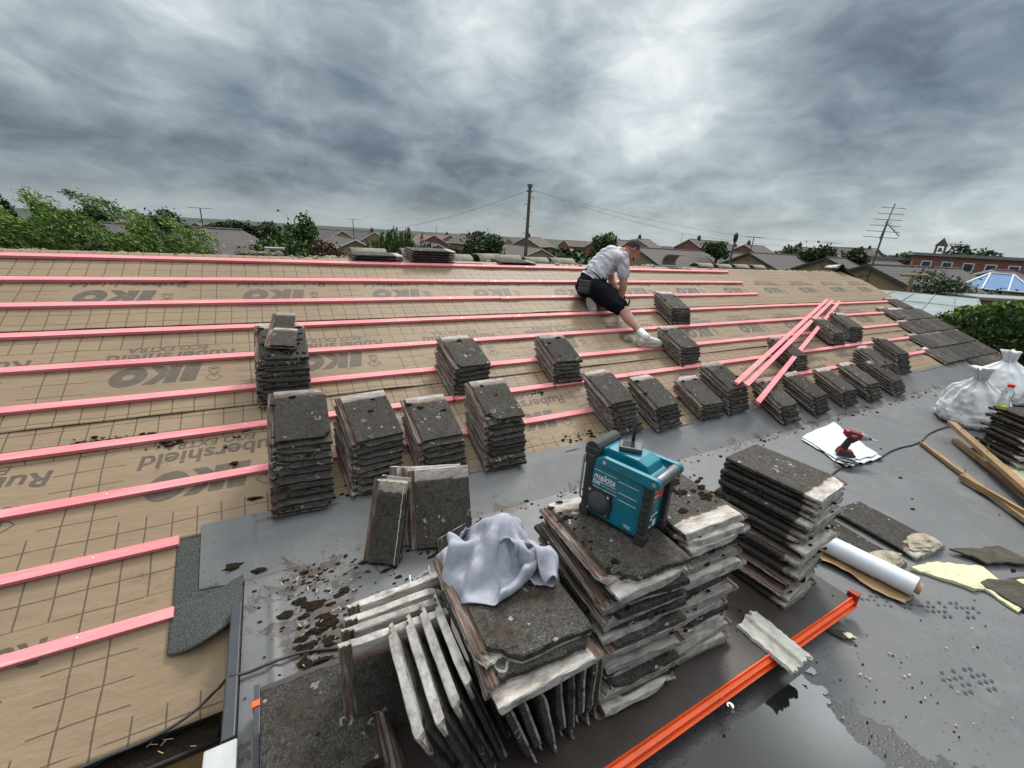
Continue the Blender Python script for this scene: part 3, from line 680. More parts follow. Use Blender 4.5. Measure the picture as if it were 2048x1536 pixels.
# ================================================================== TILES
TW, TL, TT = .33, .42, .026
def tile_mesh(seed, broken=0):
    r = random.Random(seed); us = [0, .003, .008, .013, .017, .022, .026, .0335, .0365, .06, .11, .16, .21, .26, .29, .305, .322, TW]
    zt = [.004, .0115, .0135, .0095, .0095, .0145, .0115, .0100, TT-.002, TT, TT+.0005, TT, TT, TT+.0005, TT, TT, TT-.001, TT-.004]
    vs_ = [0, .003, .012]+[.03+.36*i/12 for i in range(13)]+[.408, .417, TL]
    nu, nv = len(us), len(vs_); V = []; Fc = []
    chips = [(r.choice((.03, TW)), r.choice((0, 0, TL)), r.uniform(.02, .055)) for _ in range(seed % 3)]+[(r.uniform(.06, .28), 0, r.uniform(.012, .028)) for _ in range(seed % 4)]
    def jit(u, v): return mnoise.fractal(Vector((u*34, v*34, seed*2.7)), 1, 2, 3)
    for side in (0, 1):
        for j, v in enumerate(vs_):
            for i, u in enumerate(us):
                z = zt[i]
                if j == 0 or j == nv-1: z -= .003
                if v > .355 and i >= 8: z -= .0025
                if side == 1:
                    z = 0 if u < TW-.045 else .0085
                    if (v < .02 or v > .40): z = min(z, -.002)
                    z += .0012*jit(u+1, v+2)
                    if i == nu-1: z = max(z, .010)
                du = dv = 0
                if j in (0, nv-1): dv = .0045*jit(u, v+side*.3)*(1 if j else -1)+(.006*max(0, jit(u*2.3, 7+side)-.25) if j == 0 else 0)
                if i in (0, nu-1): du = .0022*jit(u+5, v*1.3+side*.2)
                if side == 0 and 8 <= i < nu-1: z += .0011*jit(u*.8, v*.8)
                for (cu, cv, cr) in chips:
                    dd = math.hypot(u-cu, v-cv)
                    if dd < cr: k_ = (1-dd/cr)**.7; edge = cu in (.03, TW); du += (TW/2-cu)*k_*.15*edge; dv += (TL/2-cv)*k_*(.09 if edge else .035); z -= .006*k_*(side == 0)
                V.append((u+du, v+dv, z))
    n = nu*nv
    for j in range(nv-1):
        for i in range(nu-1):
            a = j*nu+i; Fc.append((a, a+1, a+nu+1, a+nu)); Fc.append((n+a, n+a+nu, n+a+nu+1, n+a+1))
    ring = [j*nu for j in range(nv)]; 
    per = [i for i in range(nu)]+[j*nu+nu-1 for j in range(1, nv)]+[(nv-1)*nu+i for i in range(nu-2, -1, -1)]+[j*nu for j in range(nv-2, 0, -1)]
    for a, c in zip(per, per[1:]+per[:1]): Fc.append((a, n+a, n+c, c))
    b = MB(); b.add(V, Fc); me = b.mesh('roof_tile', M_['tile'])
    if broken:
        bm = bmesh.new(); bm.from_mesh(me); r2 = random.Random(broken)
        co, no = ((.17, .16, 0), (.25, -1, 0)) if broken == 1 else ((.185, .2, 0), (1, .0, 0)) if broken == 2 else ((.1, .12, 0), (-.2, 1, 0)) if broken == 3 else ((.17, .2, 0), (1, 0, 0))
        res = bmesh.ops.bisect_plane(bm, geom=bm.verts[:]+bm.edges[:]+bm.faces[:], plane_co=co, plane_no=no, clear_outer=True)
        ed = [e for e in res['geom_cut'] if isinstance(e, bmesh.types.BMEdge)]
        try: bmesh.ops.holes_fill(bm, edges=ed, sides=0)
        except Exception: pass
        bm.to_mesh(me); bm.free()
    return me
TILES = [tile_mesh(i) for i in range(12)]
TILE_GRP = 'stripped concrete roof tiles'
def place_tile(M, label, me=None, sc=(1,1,1), grp=TILE_GRP, name='roof_tile'):
    o = bpy.data.objects.new(name, me or rng.choice(TILES)); COL.objects.link(o); o.matrix_world = M @ Matrix.Diagonal((*sc, 1)); tag(o, label, 'roof tile', grp); return o
OT = ['top', 'second', 'third', 'fourth', 'fifth', 'sixth', 'seventh', 'eighth', 'ninth', 'tenth', 'eleventh', 'twelfth', 'thirteenth', 'fourteenth', 'fifteenth', 'sixteenth', 'seventeenth', 'eighteenth', 'nineteenth', 'twentieth']
# stack: tiles, X, s of the top nose, yaw, height of the top face, s step per tile, x drift, where it stands
STACKS = [
 (9, -.133, 1.789, -.022, .300, .020, -.02, 'stack carrying a broken tile, left of the slope'),
 (11, -.099, 2.502, -.043, .325, .026, -.03, 'big front stack left of the flat rubber corner'),
 (9, .305, 2.548, .081, .262, .026, -.04, 'front stack with an orange lichen spot on top'),
 (7, .693, 2.565, .026, .190, .031, -.007, 'front stack behind the leaning tiles'),
 (7, 1.157, 1.954, .07, .218, .022, -.043, 'mid-slope stack nearest the broken-tile stack'),
 (10, 1.14, 2.554, 0, .272, .025, -.035, 'tall front stack straight above the grey sweatshirt'),
 (6, 2.055, 1.966, -.039, .186, .022, -.02, 'mid-slope stack left of the kneeling man'),
 (8, 2.21, 2.565, .063, .232, .024, .06, 'front stack right behind the radio aerial'),
 (6, 2.666, 2.658, .038, .200, .023, .034, 'front stack next right of the radio aerial'),
 (5, 3.238, 2.691, -.01, .145, .018, .015, 'low front stack left of the propped battens'),
 (7, 4.171, 1.237, -.089, .190, .018, -.003, 'upper stack just right of the kneeling man'),
 (6, 3.644, 1.958, .015, .186, .018, .026, 'stack touching the toe of the white trainer'),
 (7, 3.611, 2.631, .009, .228, .021, .027, 'stack under the lower ends of two loose battens'),
 (5, 4.156, 2.892, -.038, .162, .025, .034, 'front stack under the single loose batten'),
 (5, 4.717, 2.893, .061, .176, .027, .053, 'front stack first right of the loose battens'),
 (5, 5.303, 2.895, -.025, .176, .025, .055, 'front stack with a white ring mark on top'),
 (5, 5.852, 2.884, -.002, .185, .030, .083, 'front stack second from the right end'),
 (5, 6.461, 2.917, -.004, .176, .027, .078, 'front stack at the right end of the row'),
 (6, 5.221, 2.285, -.019, .178, .020, .049, 'stack crossed by the loose battens mid-length'),
 (6, 6.724, 1.951, -.041, .170, .019, -.025, 'left stack of the pair behind the battens'),
 (7, 7.272, 1.877, -.176, .200, .019, -.032, 'right stack of the pair behind the battens'),
 (6, 6.638, 2.666, -.021, .205, .020, 0, 'left stack of the pair near the verge'),
 (8, 7.248, 2.558, -.081, .238, .024, .051, 'right stack of the pair near the verge')]
K = .93
for (n, X, s, a, h, ds, dx, where) in STACKS:
    hb = .032; pitch = (h-hb)/n
    for i in range(n):                                    # 0 = top
        z = h-pitch*(i+1); r_ = rng.Random if False else rng
        M = roofM(X+dx*i/n+r_.uniform(-.006, .006)*(i > 0), s+ds*i+r_.uniform(-.007, .007)*(i > 0), z, a+r_.uniform(-.02, .02)*(i > 0), r_.uniform(-.004, .004))
        place_tile(M, f'grey concrete tile, {OT[i]} of the {where}' if i < n-1 else f'grey concrete tile, bottom of the {where}', sc=(K, K, pitch/TT*.985))
# broken tile on the left stack
brk = tile_mesh(11, 2)
place_tile(roofM(-.045, 1.56, .303, -.14, .0), 'half of a broken pale-headed tile lying on the stack left of the slope', brk, (.80, .62, .95), grp='broken tiles')
place_tile(roofM(-.075, 1.70, .327, -.20, R(4)), 'small square mossy tile piece topping the broken half on the left stack', tile_mesh(12, 2), (.95, .42, .95), grp='broken tiles')
b = MB()
for k in range(40): b.lump(rp(-.08+.24*rng.random(), 1.50+.26*rng.random(), .302), (rng.uniform(.006, .018), rng.uniform(.005, .014), .006), 60+k, 1, .45)
for k in range(26): b.lump((.30+.34*rng.random(), 1.74+.2*rng.random(), FZ+.004), (rng.uniform(.006, .022), rng.uniform(.005, .014), .008), 160+k, 1, .45)
o = b.build('moss_debris', M_['moss']); tag(o, 'moss crumbs on the left stack and at the foot of the leaning tiles', 'moss', kind='stuff')
# laid verge tiles: rows r, nose s, from X to the verge
VR = [(3.86, 10.49, 1), (4.87, 9.90, 3), (5.92, 9.42, 4), (6.96, 9.06, 5), (7.95, 8.84, 6), (8.85, 9.70, 4), (9.9, 9.74, 4)]
RW = ['topmost', 'second', 'third', 'fourth', 'fifth', 'sixth', 'lowest']
for k, (ix, xl, cnt) in enumerate(VR):
    w = (XV+.03-xl)/cnt if k else .44
    for c in range(cnt):
        x = xl+w*c; nm = 'only' if cnt == 1 else OT[c+1] if c else 'first'
        M = roofM(x, ix*GA, .035, 0, -R(2.6)); 
        place_tile(M, f'laid verge tile, {nm} from the left in the {RW[k]} verge row', sc=((w+.033)/TW, .95, .95), grp='tiles laid at the right verge')
place_tile(roofM(9.62, 4.0*GA+.25, .034, .06, -R(2)), 'loose pale-headed tile slipped half under the topmost verge row', sc=(.9, .93, .95), grp='tiles laid at the right verge')
b = MB()
for k in range(6):
    q = rp(XV+.02, (3.95+k)*GA, .03); b.lump(q, (.05, .035, .018), 40+k, 2, .25)
o = b.build('verge_mortar', M_['mortar']); tag(o, 'pale mortar bedding showing at the right verge tile steps', 'mortar', kind='stuff')

# ---- foreground stacks on the loading board
BZ = -1.49
def flatM(x, y, z, yaw, tiltx=0, tilty=0): return Matrix.Translation((x, y, z)) @ Matrix.Rotation(yaw, 4, 'Z') @ Matrix.Rotation(tiltx, 4, 'X') @ Matrix.Rotation(tilty, 4, 'Y')
def centreM(cx_, cy_, z, yaw, tx=0, ty=0): return flatM(cx_, cy_, z, yaw, tx, ty) @ Matrix.Translation((-TW/2, -TL/2, 0))
def centre_of(x, y, yaw): return (x+math.cos(yaw)*TW/2-math.sin(yaw)*TL/2, y+math.sin(yaw)*TW/2+math.cos(yaw)*TL/2)
FST = [('radio stack', .760, .690, -.068, -.936, 19, (.035, -.03), 0), ('stack behind the radio, topped by a pale-headed tile', 1.492, 1.149, 3.107, -.92, 19, (-.01, -.05), 1), ('tall stack between radio and paper roll', 2.187, 1.124, 3.239, -.955, 18, (-.07, -.012), 1)]
for nm, x, y, yaw, zt, n, dr, par in FST:
    c0 = centre_of(x, y, yaw); pitch = (zt-BZ)/n
    for i in range(n):
        flip = (i % 2) if par == 0 else (0 if i in (0, 1, 3, 6, 7, 10, 13) else 1 if i % 5 == 4 else 0)
        if nm.startswith('tall'): flip = 1 if i in (9, 13, 15) else 0
        t = i/n; z = zt-pitch*(i+1); j = (i > 0)
        M = centreM(c0[0]+dr[0]*t+rng.uniform(-.018, .018)*j, c0[1]+dr[1]*t+rng.uniform(-.022, .022)*j, z, yaw+math.pi*flip+rng.uniform(-.055, .055)*j, rng.uniform(-.008, .008), rng.uniform(-.008, .008)*j)
        place_tile(M, f'weathered concrete tile, {"bottom" if i == n-1 else OT[i]} of the {nm}', sc=(1, 1, pitch/TT*.98), grp='tiles stacked on the loading board')
# flat tiles under the sweatshirt
c0 = centre_of(.355, .673, -.043); ZS = -1.018
for i, (fl_, dx_, dy_) in enumerate(((0, 0, 0), (0, .012, -.02), (1, .012, -.035), (0, .03, -.015))):
    M = centreM(c0[0]+dx_, c0[1]+dy_, ZS-.029*(i+1), -.043+math.pi*fl_+.03*i*(-1)**i)
    place_tile(M, f'dark flat tile, {["top", "second", "third", "lowest"][i]} of the four lying under the grey sweatshirt', sc=(1.02, 1.04, 1.05), grp='flat tiles under the sweatshirt')
# tiles standing on edge under them, and the fanned ones beside
def standM(x, y, lean, yaw=0, tall=False, z=BZ+.003):
    """a tile on edge; lean = how far its top tips to -X"""
    ex = Vector((-math.sin(lean), 0, math.cos(lean))); ey = Vector((0, 1, 0))
    if tall: ex, ey = Vector((0, -1, 0)), ex
    ez = ex.cross(ey); B = Matrix((ex, ey, ez)).transposed().to_4x4()
    M = Matrix.Translation((x, y, z)) @ Matrix.Rotation(yaw, 4, 'Z') @ B
    return M @ Matrix.Translation((-TW, 0, 0)) if tall else M
wh = ['rightmost', 'second from the right', 'third from the right', 'fourth from the right', 'fifth from the right', 'sixth from the right', 'seventh from the right', 'eighth from the right']
for i, (x, top) in enumerate(((.785, .03), (.750, .018), (.716, .03), (.684, .042), (.650, .06), (.614, .085), (.576, .10), (.545, .11))):
    place_tile(standM(x, .672-.006*i+rng.uniform(-.012, .012), math.asin(top/.33), rng.uniform(-.02, .02)), f'tile on edge, {wh[i]} in the row propping the sweatshirt tiles', sc=(1, 1, .86), grp='tiles standing on edge on the board')
fw = ['outermost', 'second', 'third', 'fourth', 'innermost']
for i, (x, lean, y) in enumerate(((.352, .385, .640), (.392, .355, .645), (.432, .335, .665), (.470, .315, .70), (.508, .29, .745))):
    place_tile(standM(x, y, lean, -.03, True, BZ+.012), f'tall tile on end, {fw[i]} of the fan leaning left beside the sweatshirt stack', sc=(1, 1, .95), grp='tiles standing on edge on the board')
for i, (y, l) in enumerate(((.965, .05), (1.005, .06), (1.045, .05), (1.085, .07))):
    M = Matrix.Translation((.235+.012*i, y, BZ-.10)) @ Matrix.Rotation(math.pi/2+.08, 4, 'Z') @ Matrix.Translation((-.235, 0, 0)) @ Matrix.Identity(4)
    ex = Vector((1, .03*i-.04, 0)).normalized(); ey = Vector((0, l, 1)).normalized(); ez = ex.cross(ey).normalized()
    B = Matrix((ex, ey, ez)).transposed().to_4x4()
    place_tile(Matrix.Translation((.055+.015*i, y, BZ-.005)) @ B, f'tile on end, {["front", "second", "third", "back"][i]} of the bundle behind the fanned tiles', sc=(.99, .92, .95), grp='tiles standing on edge on the board')
for i in range(4):
    M = flatM(.165+.006*i, 1.160-.008*i, BZ+.087-.0275*i, math.pi+.015*i) 
    place_tile(M, f'large dark tile face, {["top", "second", "third", "bottom"][i]} of the low stack in the near corner', sc=(1, 1, 1.02), grp='low stack in the near corner')
# leaning group against the front stacks
def leanM(bl, tl, right):
    """bl = foot of the left edge, tl = head of the left edge, right = rough across direction"""
    bl, tl = Vector(bl), Vector(tl); ey = (tl-bl).normalized(); ex = Vector(right); ex = (ex-ey*ex.dot(ey)).normalized(); ez = ex.cross(ey)
    return Matrix.Translation(bl) @ Matrix((ex, ey, ez)).transposed().to_4x4()
for i, (bl, tl) in enumerate((((.505, 1.83, -1.597), (.545, 2.02, -1.235)), ((.47, 1.875, -1.597), (.515, 2.055, -1.225)), ((.40, 1.92, -1.597), (.47, 2.10, -1.215)))):
    place_tile(leanM(bl, tl, (.95, -.28+.05*i, .10)), f'tile leaning on the front stacks, {["nearest", "middle", "rearmost"][i]} of the three under the cut tiles', sc=(.98, .98, .95), grp='tiles leaning against the front stacks')
cutA, cutB = tile_mesh(21, 2), tile_mesh(22, 4)
foam = plain('foam', (.66, .58, .40), .9, bump=.6, bscale=90)
for i, (bl, tl, me) in enumerate((((.30, 1.868, -1.597), (.415, 2.045, -1.24), cutB), ((.262, 1.85, -1.597), (.375, 2.025, -1.228), cutA))):
    o = place_tile(leanM(bl, tl, (.80, -.55, .05)), f'narrow cut tile with dried yellow foam, {"rear" if i == 0 else "front"} of the leaning pair', me, (.98, .98, .95), 'cut tiles')
    b = MB()
    for k in range(26 if i else 0): b.lump((.172+.0015*rng.uniform(-1, 1), .01+.40*k/25, .026), (.0022, .011, .003), k+i*50, 1, .3)
    if i: 
        for k in range(16): b.lump((.03+.15*k/15, .412, .022), (.009, .006, .005), k+90, 1, .5)
    if i: b.build('foam_bead', foam, o)
place_tile(leanM((.61, 1.70, -1.597), (.63, 1.80, -1.42), (.9, -.3, .2)), 'pale broken tile corner propped beside the grey sweatshirt', tile_mesh(23, 3), (.45, 1, 1), 'broken tiles')
# loose tiles out on the rubber, mortar still on their heads
for i, (x, y, yaw) in enumerate(((2.965, 1.02, 3.06), (3.375, .985, 3.06))):
    o = place_tile(flatM(x, y, FZ+.012, yaw, R(-1)), ['mossy loose tile with pale mortar, half under the white paper roll', 'mossy loose tile with buff mortar lump, alone on the rubber'][i], sc=(1, 1.08, 1.2), grp='loose tiles on the rubber')
    b = MB(); b.lump((.15, .37, .03), (.13, .055, .014), 60+i, 3, .3, 2.5); b.build('mortar_lump', M_['mortar'], o)
# right-hand stack under the drink bottle, out of the frame's edge
for i in range(8):
    M = centreM(6.62+rng.uniform(-.02, .02), 1.17+rng.uniform(-.02, .02), FZ+.004+.036*(7-i), math.pi/2+.12*(i == 0)+rng.uniform(-.03, .03))
    place_tile(M, f'dark wet tile, {OT[i] if i < 7 else "bottom"} of the stack under the drink bottle', sc=(1.5, 1.6, 1.15), grp='stack under the drink bottle')
# ================================================================== THINGS ON THE FLAT ROOF
def fit_text(txt, M, w, h, name, m, parent, shear=0, offset=0, spin=None):
    V, Fc = text_polys(txt, shear, offset); b = MB(); b.add([M @ Vector((x*w, y*h, 0)) for x, y in V], Fc)
    return b.build(name, m, parent)
def frame(o, ex, ey):
    ex = Vector(ex).normalized(); ey = Vector(ey); ey = (ey-ex*ey.dot(ex)).normalized(); ez = ex.cross(ey)
    return Matrix.Translation(Vector(o)) @ Matrix((ex, ey, ez)).transposed().to_4x4()
# ---- loading board with its orange edge rail
bd = empty('loading_board', (1.03, .9, FZ)); tag(bd, 'dark brown phenolic board with an orange steel edge, carrying the tile stacks', 'loading board')
T0 = Matrix.Translation(-Vector((1.03, .9, FZ)))
b = MB(); b.box((-.175, .553, BZ-.022), (2.205, 1.27, BZ-.001), T0); b.build('deck', M_['ply'], bd, bevel=.002)
b = MB()
prof = [(.553, BZ-.045), (.553, BZ+.003), (.547, BZ+.005), (.547, BZ-.010), (.534, BZ-.014), (.534, BZ-.025), (.547, BZ-.029), (.547, BZ-.038), (.526, BZ-.040), (.526, BZ-.045)]
b.prism(prof, -.19, 2.235, 'X', T0); o = b.build('edge_rail', M_['orange_steel'], bd)
bm = bmesh.new(); bm.from_mesh(o.data); bmesh.ops.recalc_face_normals(bm, faces=bm.faces); bm.to_mesh(o.data); bm.free()
b = MB(); b.box((-.195, .55, BZ-.07), (-.178, 1.28, BZ+.004), T0); b.build('end_rail', M_['dark_trim'], bd, bevel=.002); b = MB(); b.box((-.200, 1.20, BZ-.066), (-.150, 1.222, BZ+.008), T0); b.build('end_clip', M_['orange_steel'], bd, bevel=.002)
b = MB(); b.box((2.207, .53, BZ-.060), (2.232, .575, BZ+.022), T0); b.box((2.232, .535, BZ-.06), (2.25, .56, BZ+.016), T0); b.build('end_bracket', M_['red_paint'], bd, bevel=.004)
b = MB(); b.tube([(1.275-1.03, .512-.9, BZ-.066-FZ), (1.275-1.03, .512-.9, BZ-.045-FZ)], .012, 10); b.tube([(1.275-1.03, .515-.9, BZ-.05-FZ), (1.255-1.03, .49-.9, BZ-.035-FZ)], .006, 8); b.build('bolt', M_['steel'], bd, smooth=False)
b = MB(); b.box((-.17, .6, FZ+.002), (2.2, .66, BZ-.023), T0); b.box((-.17, 1.15, FZ+.002), (2.2, 1.22, BZ-.023), T0); b.build('bearer', M_['oldwood'], bd)
# pale tile offcut across the rail
fr = empty('tile_offcut', (1.62, .58, BZ)); tag(fr, 'pale tile offcut with snapped ends bridging the board and the orange rail', 'tile offcut')
def offc(i, j):
    x, y = -.075+.15*i, -.115+.23*j; e = .012*fbm(i*5, j*5, 3)
    z = .010+.012*(i > .42)*(i < .95)-.004*math.sin(i*9)+.002*fbm(i*9, j*9)
    return Vector((x*1.0+.02*j+e*(i in (0, 1)), y+.022*fbm(i*6, 7+j)*(j in (0, 1)), z))
b = MB(); b.grid(22, 22, offc); o = b.build('slab', plain('pale_concrete', (.50, .485, .44), .9, var=.3, scale=22, bump=.6, bscale=70), fr)
md = o.modifiers.new('t', 'SOLIDIFY'); md.thickness = .014; md.offset = -1
fr.rotation_euler = (.02, .06, .08)
# ---- site radio
rd = empty('site_radio', (.902, 1.011, -.934), R(-73.7)); tag(rd, 'battered teal and black jobsite radio standing on the tile stack', 'radio')
teal = plain('teal_plastic', (.0, .155, .215), .42, var=.18, scale=12, bump=.12); blk = M_['black_plastic']; rub = plain('rubber_bumper', (.030, .031, .033), .7, var=.35, scale=25)
tred = plain('red_label', (.55, .06, .04), .6); whitep = plain('white_print', (.72, .74, .74), .6, var=.25, scale=60, bump=0)
b = MB(); b.box((.018, .004, .012), (.232, .160, .236)); b.build('case', teal, rd, bevel=.010)
b = MB(); b.prism([(.03, .230), (.22, .230), (.205, .262), (.17, .272), (.06, .272), (.036, .262)], .035, .130, 'Y'); b.build('top_housing', teal, rd, bevel=.008)
for (x, y) in ((0, 0), (.222, 0), (.222, .140), (0, .140)):            # four corner bumpers with chevron ribs
    b = MB(); b.box((x-.004, y-.006, .0), (x+.032, y+.030, .036)); b.box((x, y-.002, .036), (x+.028, y+.026, .205)); b.box((x-.003, y-.005, .205), (x+.031, y+.029, .240))
    for k in range(6):
        z = .055+.026*k; b.prism([(x+.003, z), (x+.014, z-.008), (x+.025, z), (x+.025, z+.006), (x+.014, z-.002), (x+.003, z+.006)], y-.0065 if y < .1 else y+.0265, y-.0015 if y < .1 else y+.0315, 'Y')
    b.build('corner_bumper', rub, rd, bevel=.004)
b = MB(); b.tube([(.012, .01, .255), (.012, .155, .255)], [.030, .030], 12); b.box((-.014, .004, .235), (.040, .160, .262)); b.build('top_guard', rub, rd, bevel=.004)
sp = MB(); sp.prism([(.070+.050*math.cos(a), .078+.050*math.sin(a)) for a in [2*math.pi*k/36 for k in range(36)]], -.006, .006, 'Y')
for a in (45, 135, 225, 315):
    cx_, cz_ = .070+.052*math.cos(R(a)), .078+.052*math.sin(R(a)); sp.prism([(cx_+.011*math.cos(t), cz_+.011*math.sin(t)) for t in [2*math.pi*k/14 for k in range(14)]], -.0065, .006, 'Y')
s_ = sp.build('speaker_surround', blk, rd, bevel=.0015)
b = MB(); b.lathe([(.040, 0), (.036, .002), (.025, .004), (.012, .005), (.001, .0052)], 32, Matrix.Translation((.070, -.006, .078)) @ Matrix.Rotation(R(90), 4, 'X')); b.build('speaker_grille', M_['grey_plastic'], s_, smooth=True)
for a in (45, 135, 225, 315):
    b = MB(); c_ = (.070+.052*math.cos(R(a)), .078+.052*math.sin(R(a))); b.prism([(c_[0]+.005*math.cos(t), c_[1]+.005*math.sin(t)) for t in [2*math.pi*k/10 for k in range(10)]], -.009, -.0063, 'Y'); b.build('screw', M_['steel'], s_)
FM = lambda x, z, y=.0028: frame((x, y, z), (1, 0, 0), (0, 0, 1))
fit_text('makita', FM(.036, .158), .085, .026, 'front_lettering', whitep, rd, .25, .02)
fit_text('DAB', FM(.034, .139), .030, .012, 'front_lettering', whitep, rd, .1, .03)
fit_text('Digital Audio Broadcasting', FM(.069, .139), .060, .006, 'front_lettering', whitep, rd, .1, .0)
b = MB()
for (x0, x1, z) in ((.034, .125, .192), (.130, .205, .186), (.034, .125, .152), (.135, .205, .146), (.034, .130, .127), (.138, .205, .120)): b.box((x0, .0022, z), (x1, .0034, z+.0014))
for (x0, x1, z) in ((.17, .198, .040), (.172, .20, .033)): b.box((x0, .0022, z), (x1, .0034, z+.0012))
b.build('front_lines', whitep, rd)
hnd = None
for y in (-.004, .150):                                   # folding handle: two arms and a ribbed bar
    b = MB(); b.prism([(.075+.017*math.cos(a), .238+.017*math.sin(a)) for a in np.linspace(R(70), R(290), 12)]+[(.255+.019*math.cos(a), .236+.019*math.sin(a)) for a in np.linspace(R(-85), R(85), 12)], y-.004, y+.014, 'Y')
    a_ = b.build('handle_arm', teal, rd, bevel=.003)
    for x in (.075, .255):
        b = MB(); yy = y-.006 if y < .1 else y+.0145; b.prism([(x+.007*math.cos(t), .237+.007*math.sin(t)) for t in [2*math.pi*k/12 for k in range(12)]], yy, yy+.0022, 'Y'); b.build('screw', M_['steel'], a_)
b = MB(); b.lathe([(.016, 0), (.0175, .004), (.0175, .130), (.016, .134)], 24, Matrix.Translation((.255, .0105, .237)) @ Matrix.Rotation(R(-90), 4, 'X'), fn=lambda q, a: Vector((q.x*(1+.07*math.cos(12*a)), q.y*(1+.07*math.cos(12*a)), q.z))); b.build('handle_bar', M_['dull_metal'], rd, smooth=True)
b = MB(); b.tube([(-.012, .035, .215), (-.030, .035, .208), (-.033, .035, .195), (-.033, .035, .045), (-.030, .035, .034), (-.012, .035, .030)], .0042, 8); b.build('side_bail', M_['steel'], rd, smooth=True)
b = MB(); b.box((.2325, .03, .135), (.2350, .125, .225)); b.build('red_label', tred, rd)
SM = lambda y, z: frame((.2356, y, z), (0, 1, 0), (0, 0, 1))
b = MB()
for z in (.150, .172, .195): b.box((.2352, .04, z), (.2362, .09, z+.003))
for (y0, y1, z0, z1) in ((.05, .075, .030, .034), (.05, .054, .034, .062), (.05, .075, .060, .064), (.085, .105, .028, .05), (.05, .11, .072, .075)): b.box((.2332, y0, z0), (.2352, y1, z1))
b.build('side_print', whitep, rd)
fit_text('AC', SM(.035, .085), .05, .03, 'side_lettering', blk, rd, .1, .02)
# the black phone-sized unit on top with the rod aerial rising behind it
ph = empty('handset', (0, 0, 0)); ph.matrix_world = Matrix.Translation((.902, 1.011, -.934)) @ Matrix.Rotation(R(-73.7), 4, 'Z') @ Matrix.Translation((.115, .085, .2745)) @ Matrix.Rotation(R(28), 4, 'Z')
tag(ph, 'small black handset lying on top of the teal radio', 'handset')
b = MB(); b.box((-.040, -.030, 0), (.036, .030, .016)); b.build('casing', M_['grey_plastic'], ph, bevel=.004)
b = MB(); b.box((-.030, -.022, .0162), (.010, .022, .0172)); b.build('screen', M_['glass_dark'], ph)
b = MB(); b.tube([(.10, .12, .262), (.102, .12, .385)], [.0065, .0045], 10); b.build('aerial', blk, rd, smooth=True)
cl = MB(); cl.lathe([(.022, 0), (.020, .004), (.012, .018), (.009, .03)], 14, Matrix.Translation((1.30, 1.02, -.915)) @ Matrix.Rotation(.9, 4, 'X')); o = cl.build('turquoise_scrap', plain('turquoise', (.03, .52, .48), .4)); rebase(o); tag(o, 'small turquoise plastic cone lying behind the radio', 'plastic scrap')
# ---- impact driver
dx = Vector((math.sin(YAW-.32), -math.cos(YAW-.32), 0)); dfw = Vector((0, 0, 1)).cross(dx)
dr = empty('impact_driver', (4.10, 1.40, FZ+.016)); dr.matrix_world = Matrix.Translation((4.06, 1.41, FZ+.016)) @ Matrix((dx, dfw, Vector((0,0,1)))).transposed().to_4x4()
tag(dr, 'red and black cordless impact driver standing on its battery on white cloth', 'power tool')
dred = plain('tool_red', (.25, .012, .014), .45); 
b = MB(); b.prism([(-.055, .018), (.075, .002), (.08, .028), (.06, .046), (-.045, .060)], -.036, .036, 'Y'); b.build('battery', blk, dr, bevel=.007)
b = MB(); b.prism([(-.052, .050), (.062, .036), (.055, .062), (-.035, .078)], -.032, .032, 'Y'); b.build('battery_top', dred, dr, bevel=.006)
b = MB(); b.prism([(-.040, .070), (.010, .066), (.030, .145), (.062, .180), (.000, .185), (-.012, .150)], -.019, .019, 'Y'); b.build('grip', blk, dr, bevel=.008)
b = MB(); b.prism([(.012, .135), (.034, .130), (.066, .165), (.066, .182), (.03, .180)], -.016, .016, 'Y'); b.build('grip_front', dred, dr, bevel=.006)
b = MB(); b.prism([(-.032, .182), (.072, .168), (.080, .225), (-.022, .243), (-.040, .232), (-.042, .195)], -.032, .032, 'Y'); b.build('motor_housing', dred, dr, bevel=.012)
b = MB(); b.box((-.010, -.0335, .195), (.052, -.0325, .222)); b.build('side_badge', blk, dr)
fit_text('18V', frame((-.002, -.0345, .200), (1, -.0, -.06), (0, 0, 1)), .045, .016, 'badge_lettering', whitep, dr, .2, .02)
ax = Matrix.Translation((.074, 0, .197)) @ Matrix.Rotation(R(97), 4, 'Y')
b = MB(); b.lathe([(.031, 0), (.030, .02), (.022, .05), (.015, .056)], 20, ax); b.build('nose', plain('nose_grey', (.26, .28, .28), .4), dr, smooth=True)
b = MB(); b.lathe([(.011, .056), (.011, .076), (.008, .078)], 14, ax); b.build('chuck', blk, dr)
b = MB(); b.lathe([(.005, .078), (.005, .112), (.008, .113), (.007, .128), (.002, .138)], 10, ax); b.build('bit', M_['steel'], dr)
# ---- folded white dust sheet, goggles
def sheet(lv):
    P4 = [Vector((4.09, 1.76, 0)), Vector((3.86, 1.29, 0)), Vector((4.36, 1.24, 0)), Vector((4.83, 1.84, 0))]
    def fn(i, j):
        q = P4[0].lerp(P4[1], j).lerp(P4[3].lerp(P4[2], j), i); q = q+Vector((.02*fbm(i*3, j*3, lv), .02*fbm(i*3+7, j*3, lv), 0))
        e = min(i, 1-i, j, 1-j); z = FZ+.006+.005*lv+.006*abs(fbm(i*4, j*4, 3+lv))+.006*math.sin(i*5+j*3)**2*(1-min(1, e*6))
        if j > .78: z += .022*math.sin(i*11+1)**2*(j-.78)/.22
        return Vector((q.x, q.y, z))
    return fn
b = MB(); b.grid(46, 46, sheet(0)); b.grid(46, 46, lambda i, j: sheet(1)(i*.96+.02, j*.93+.01)+Vector((.015, .012, .004)))
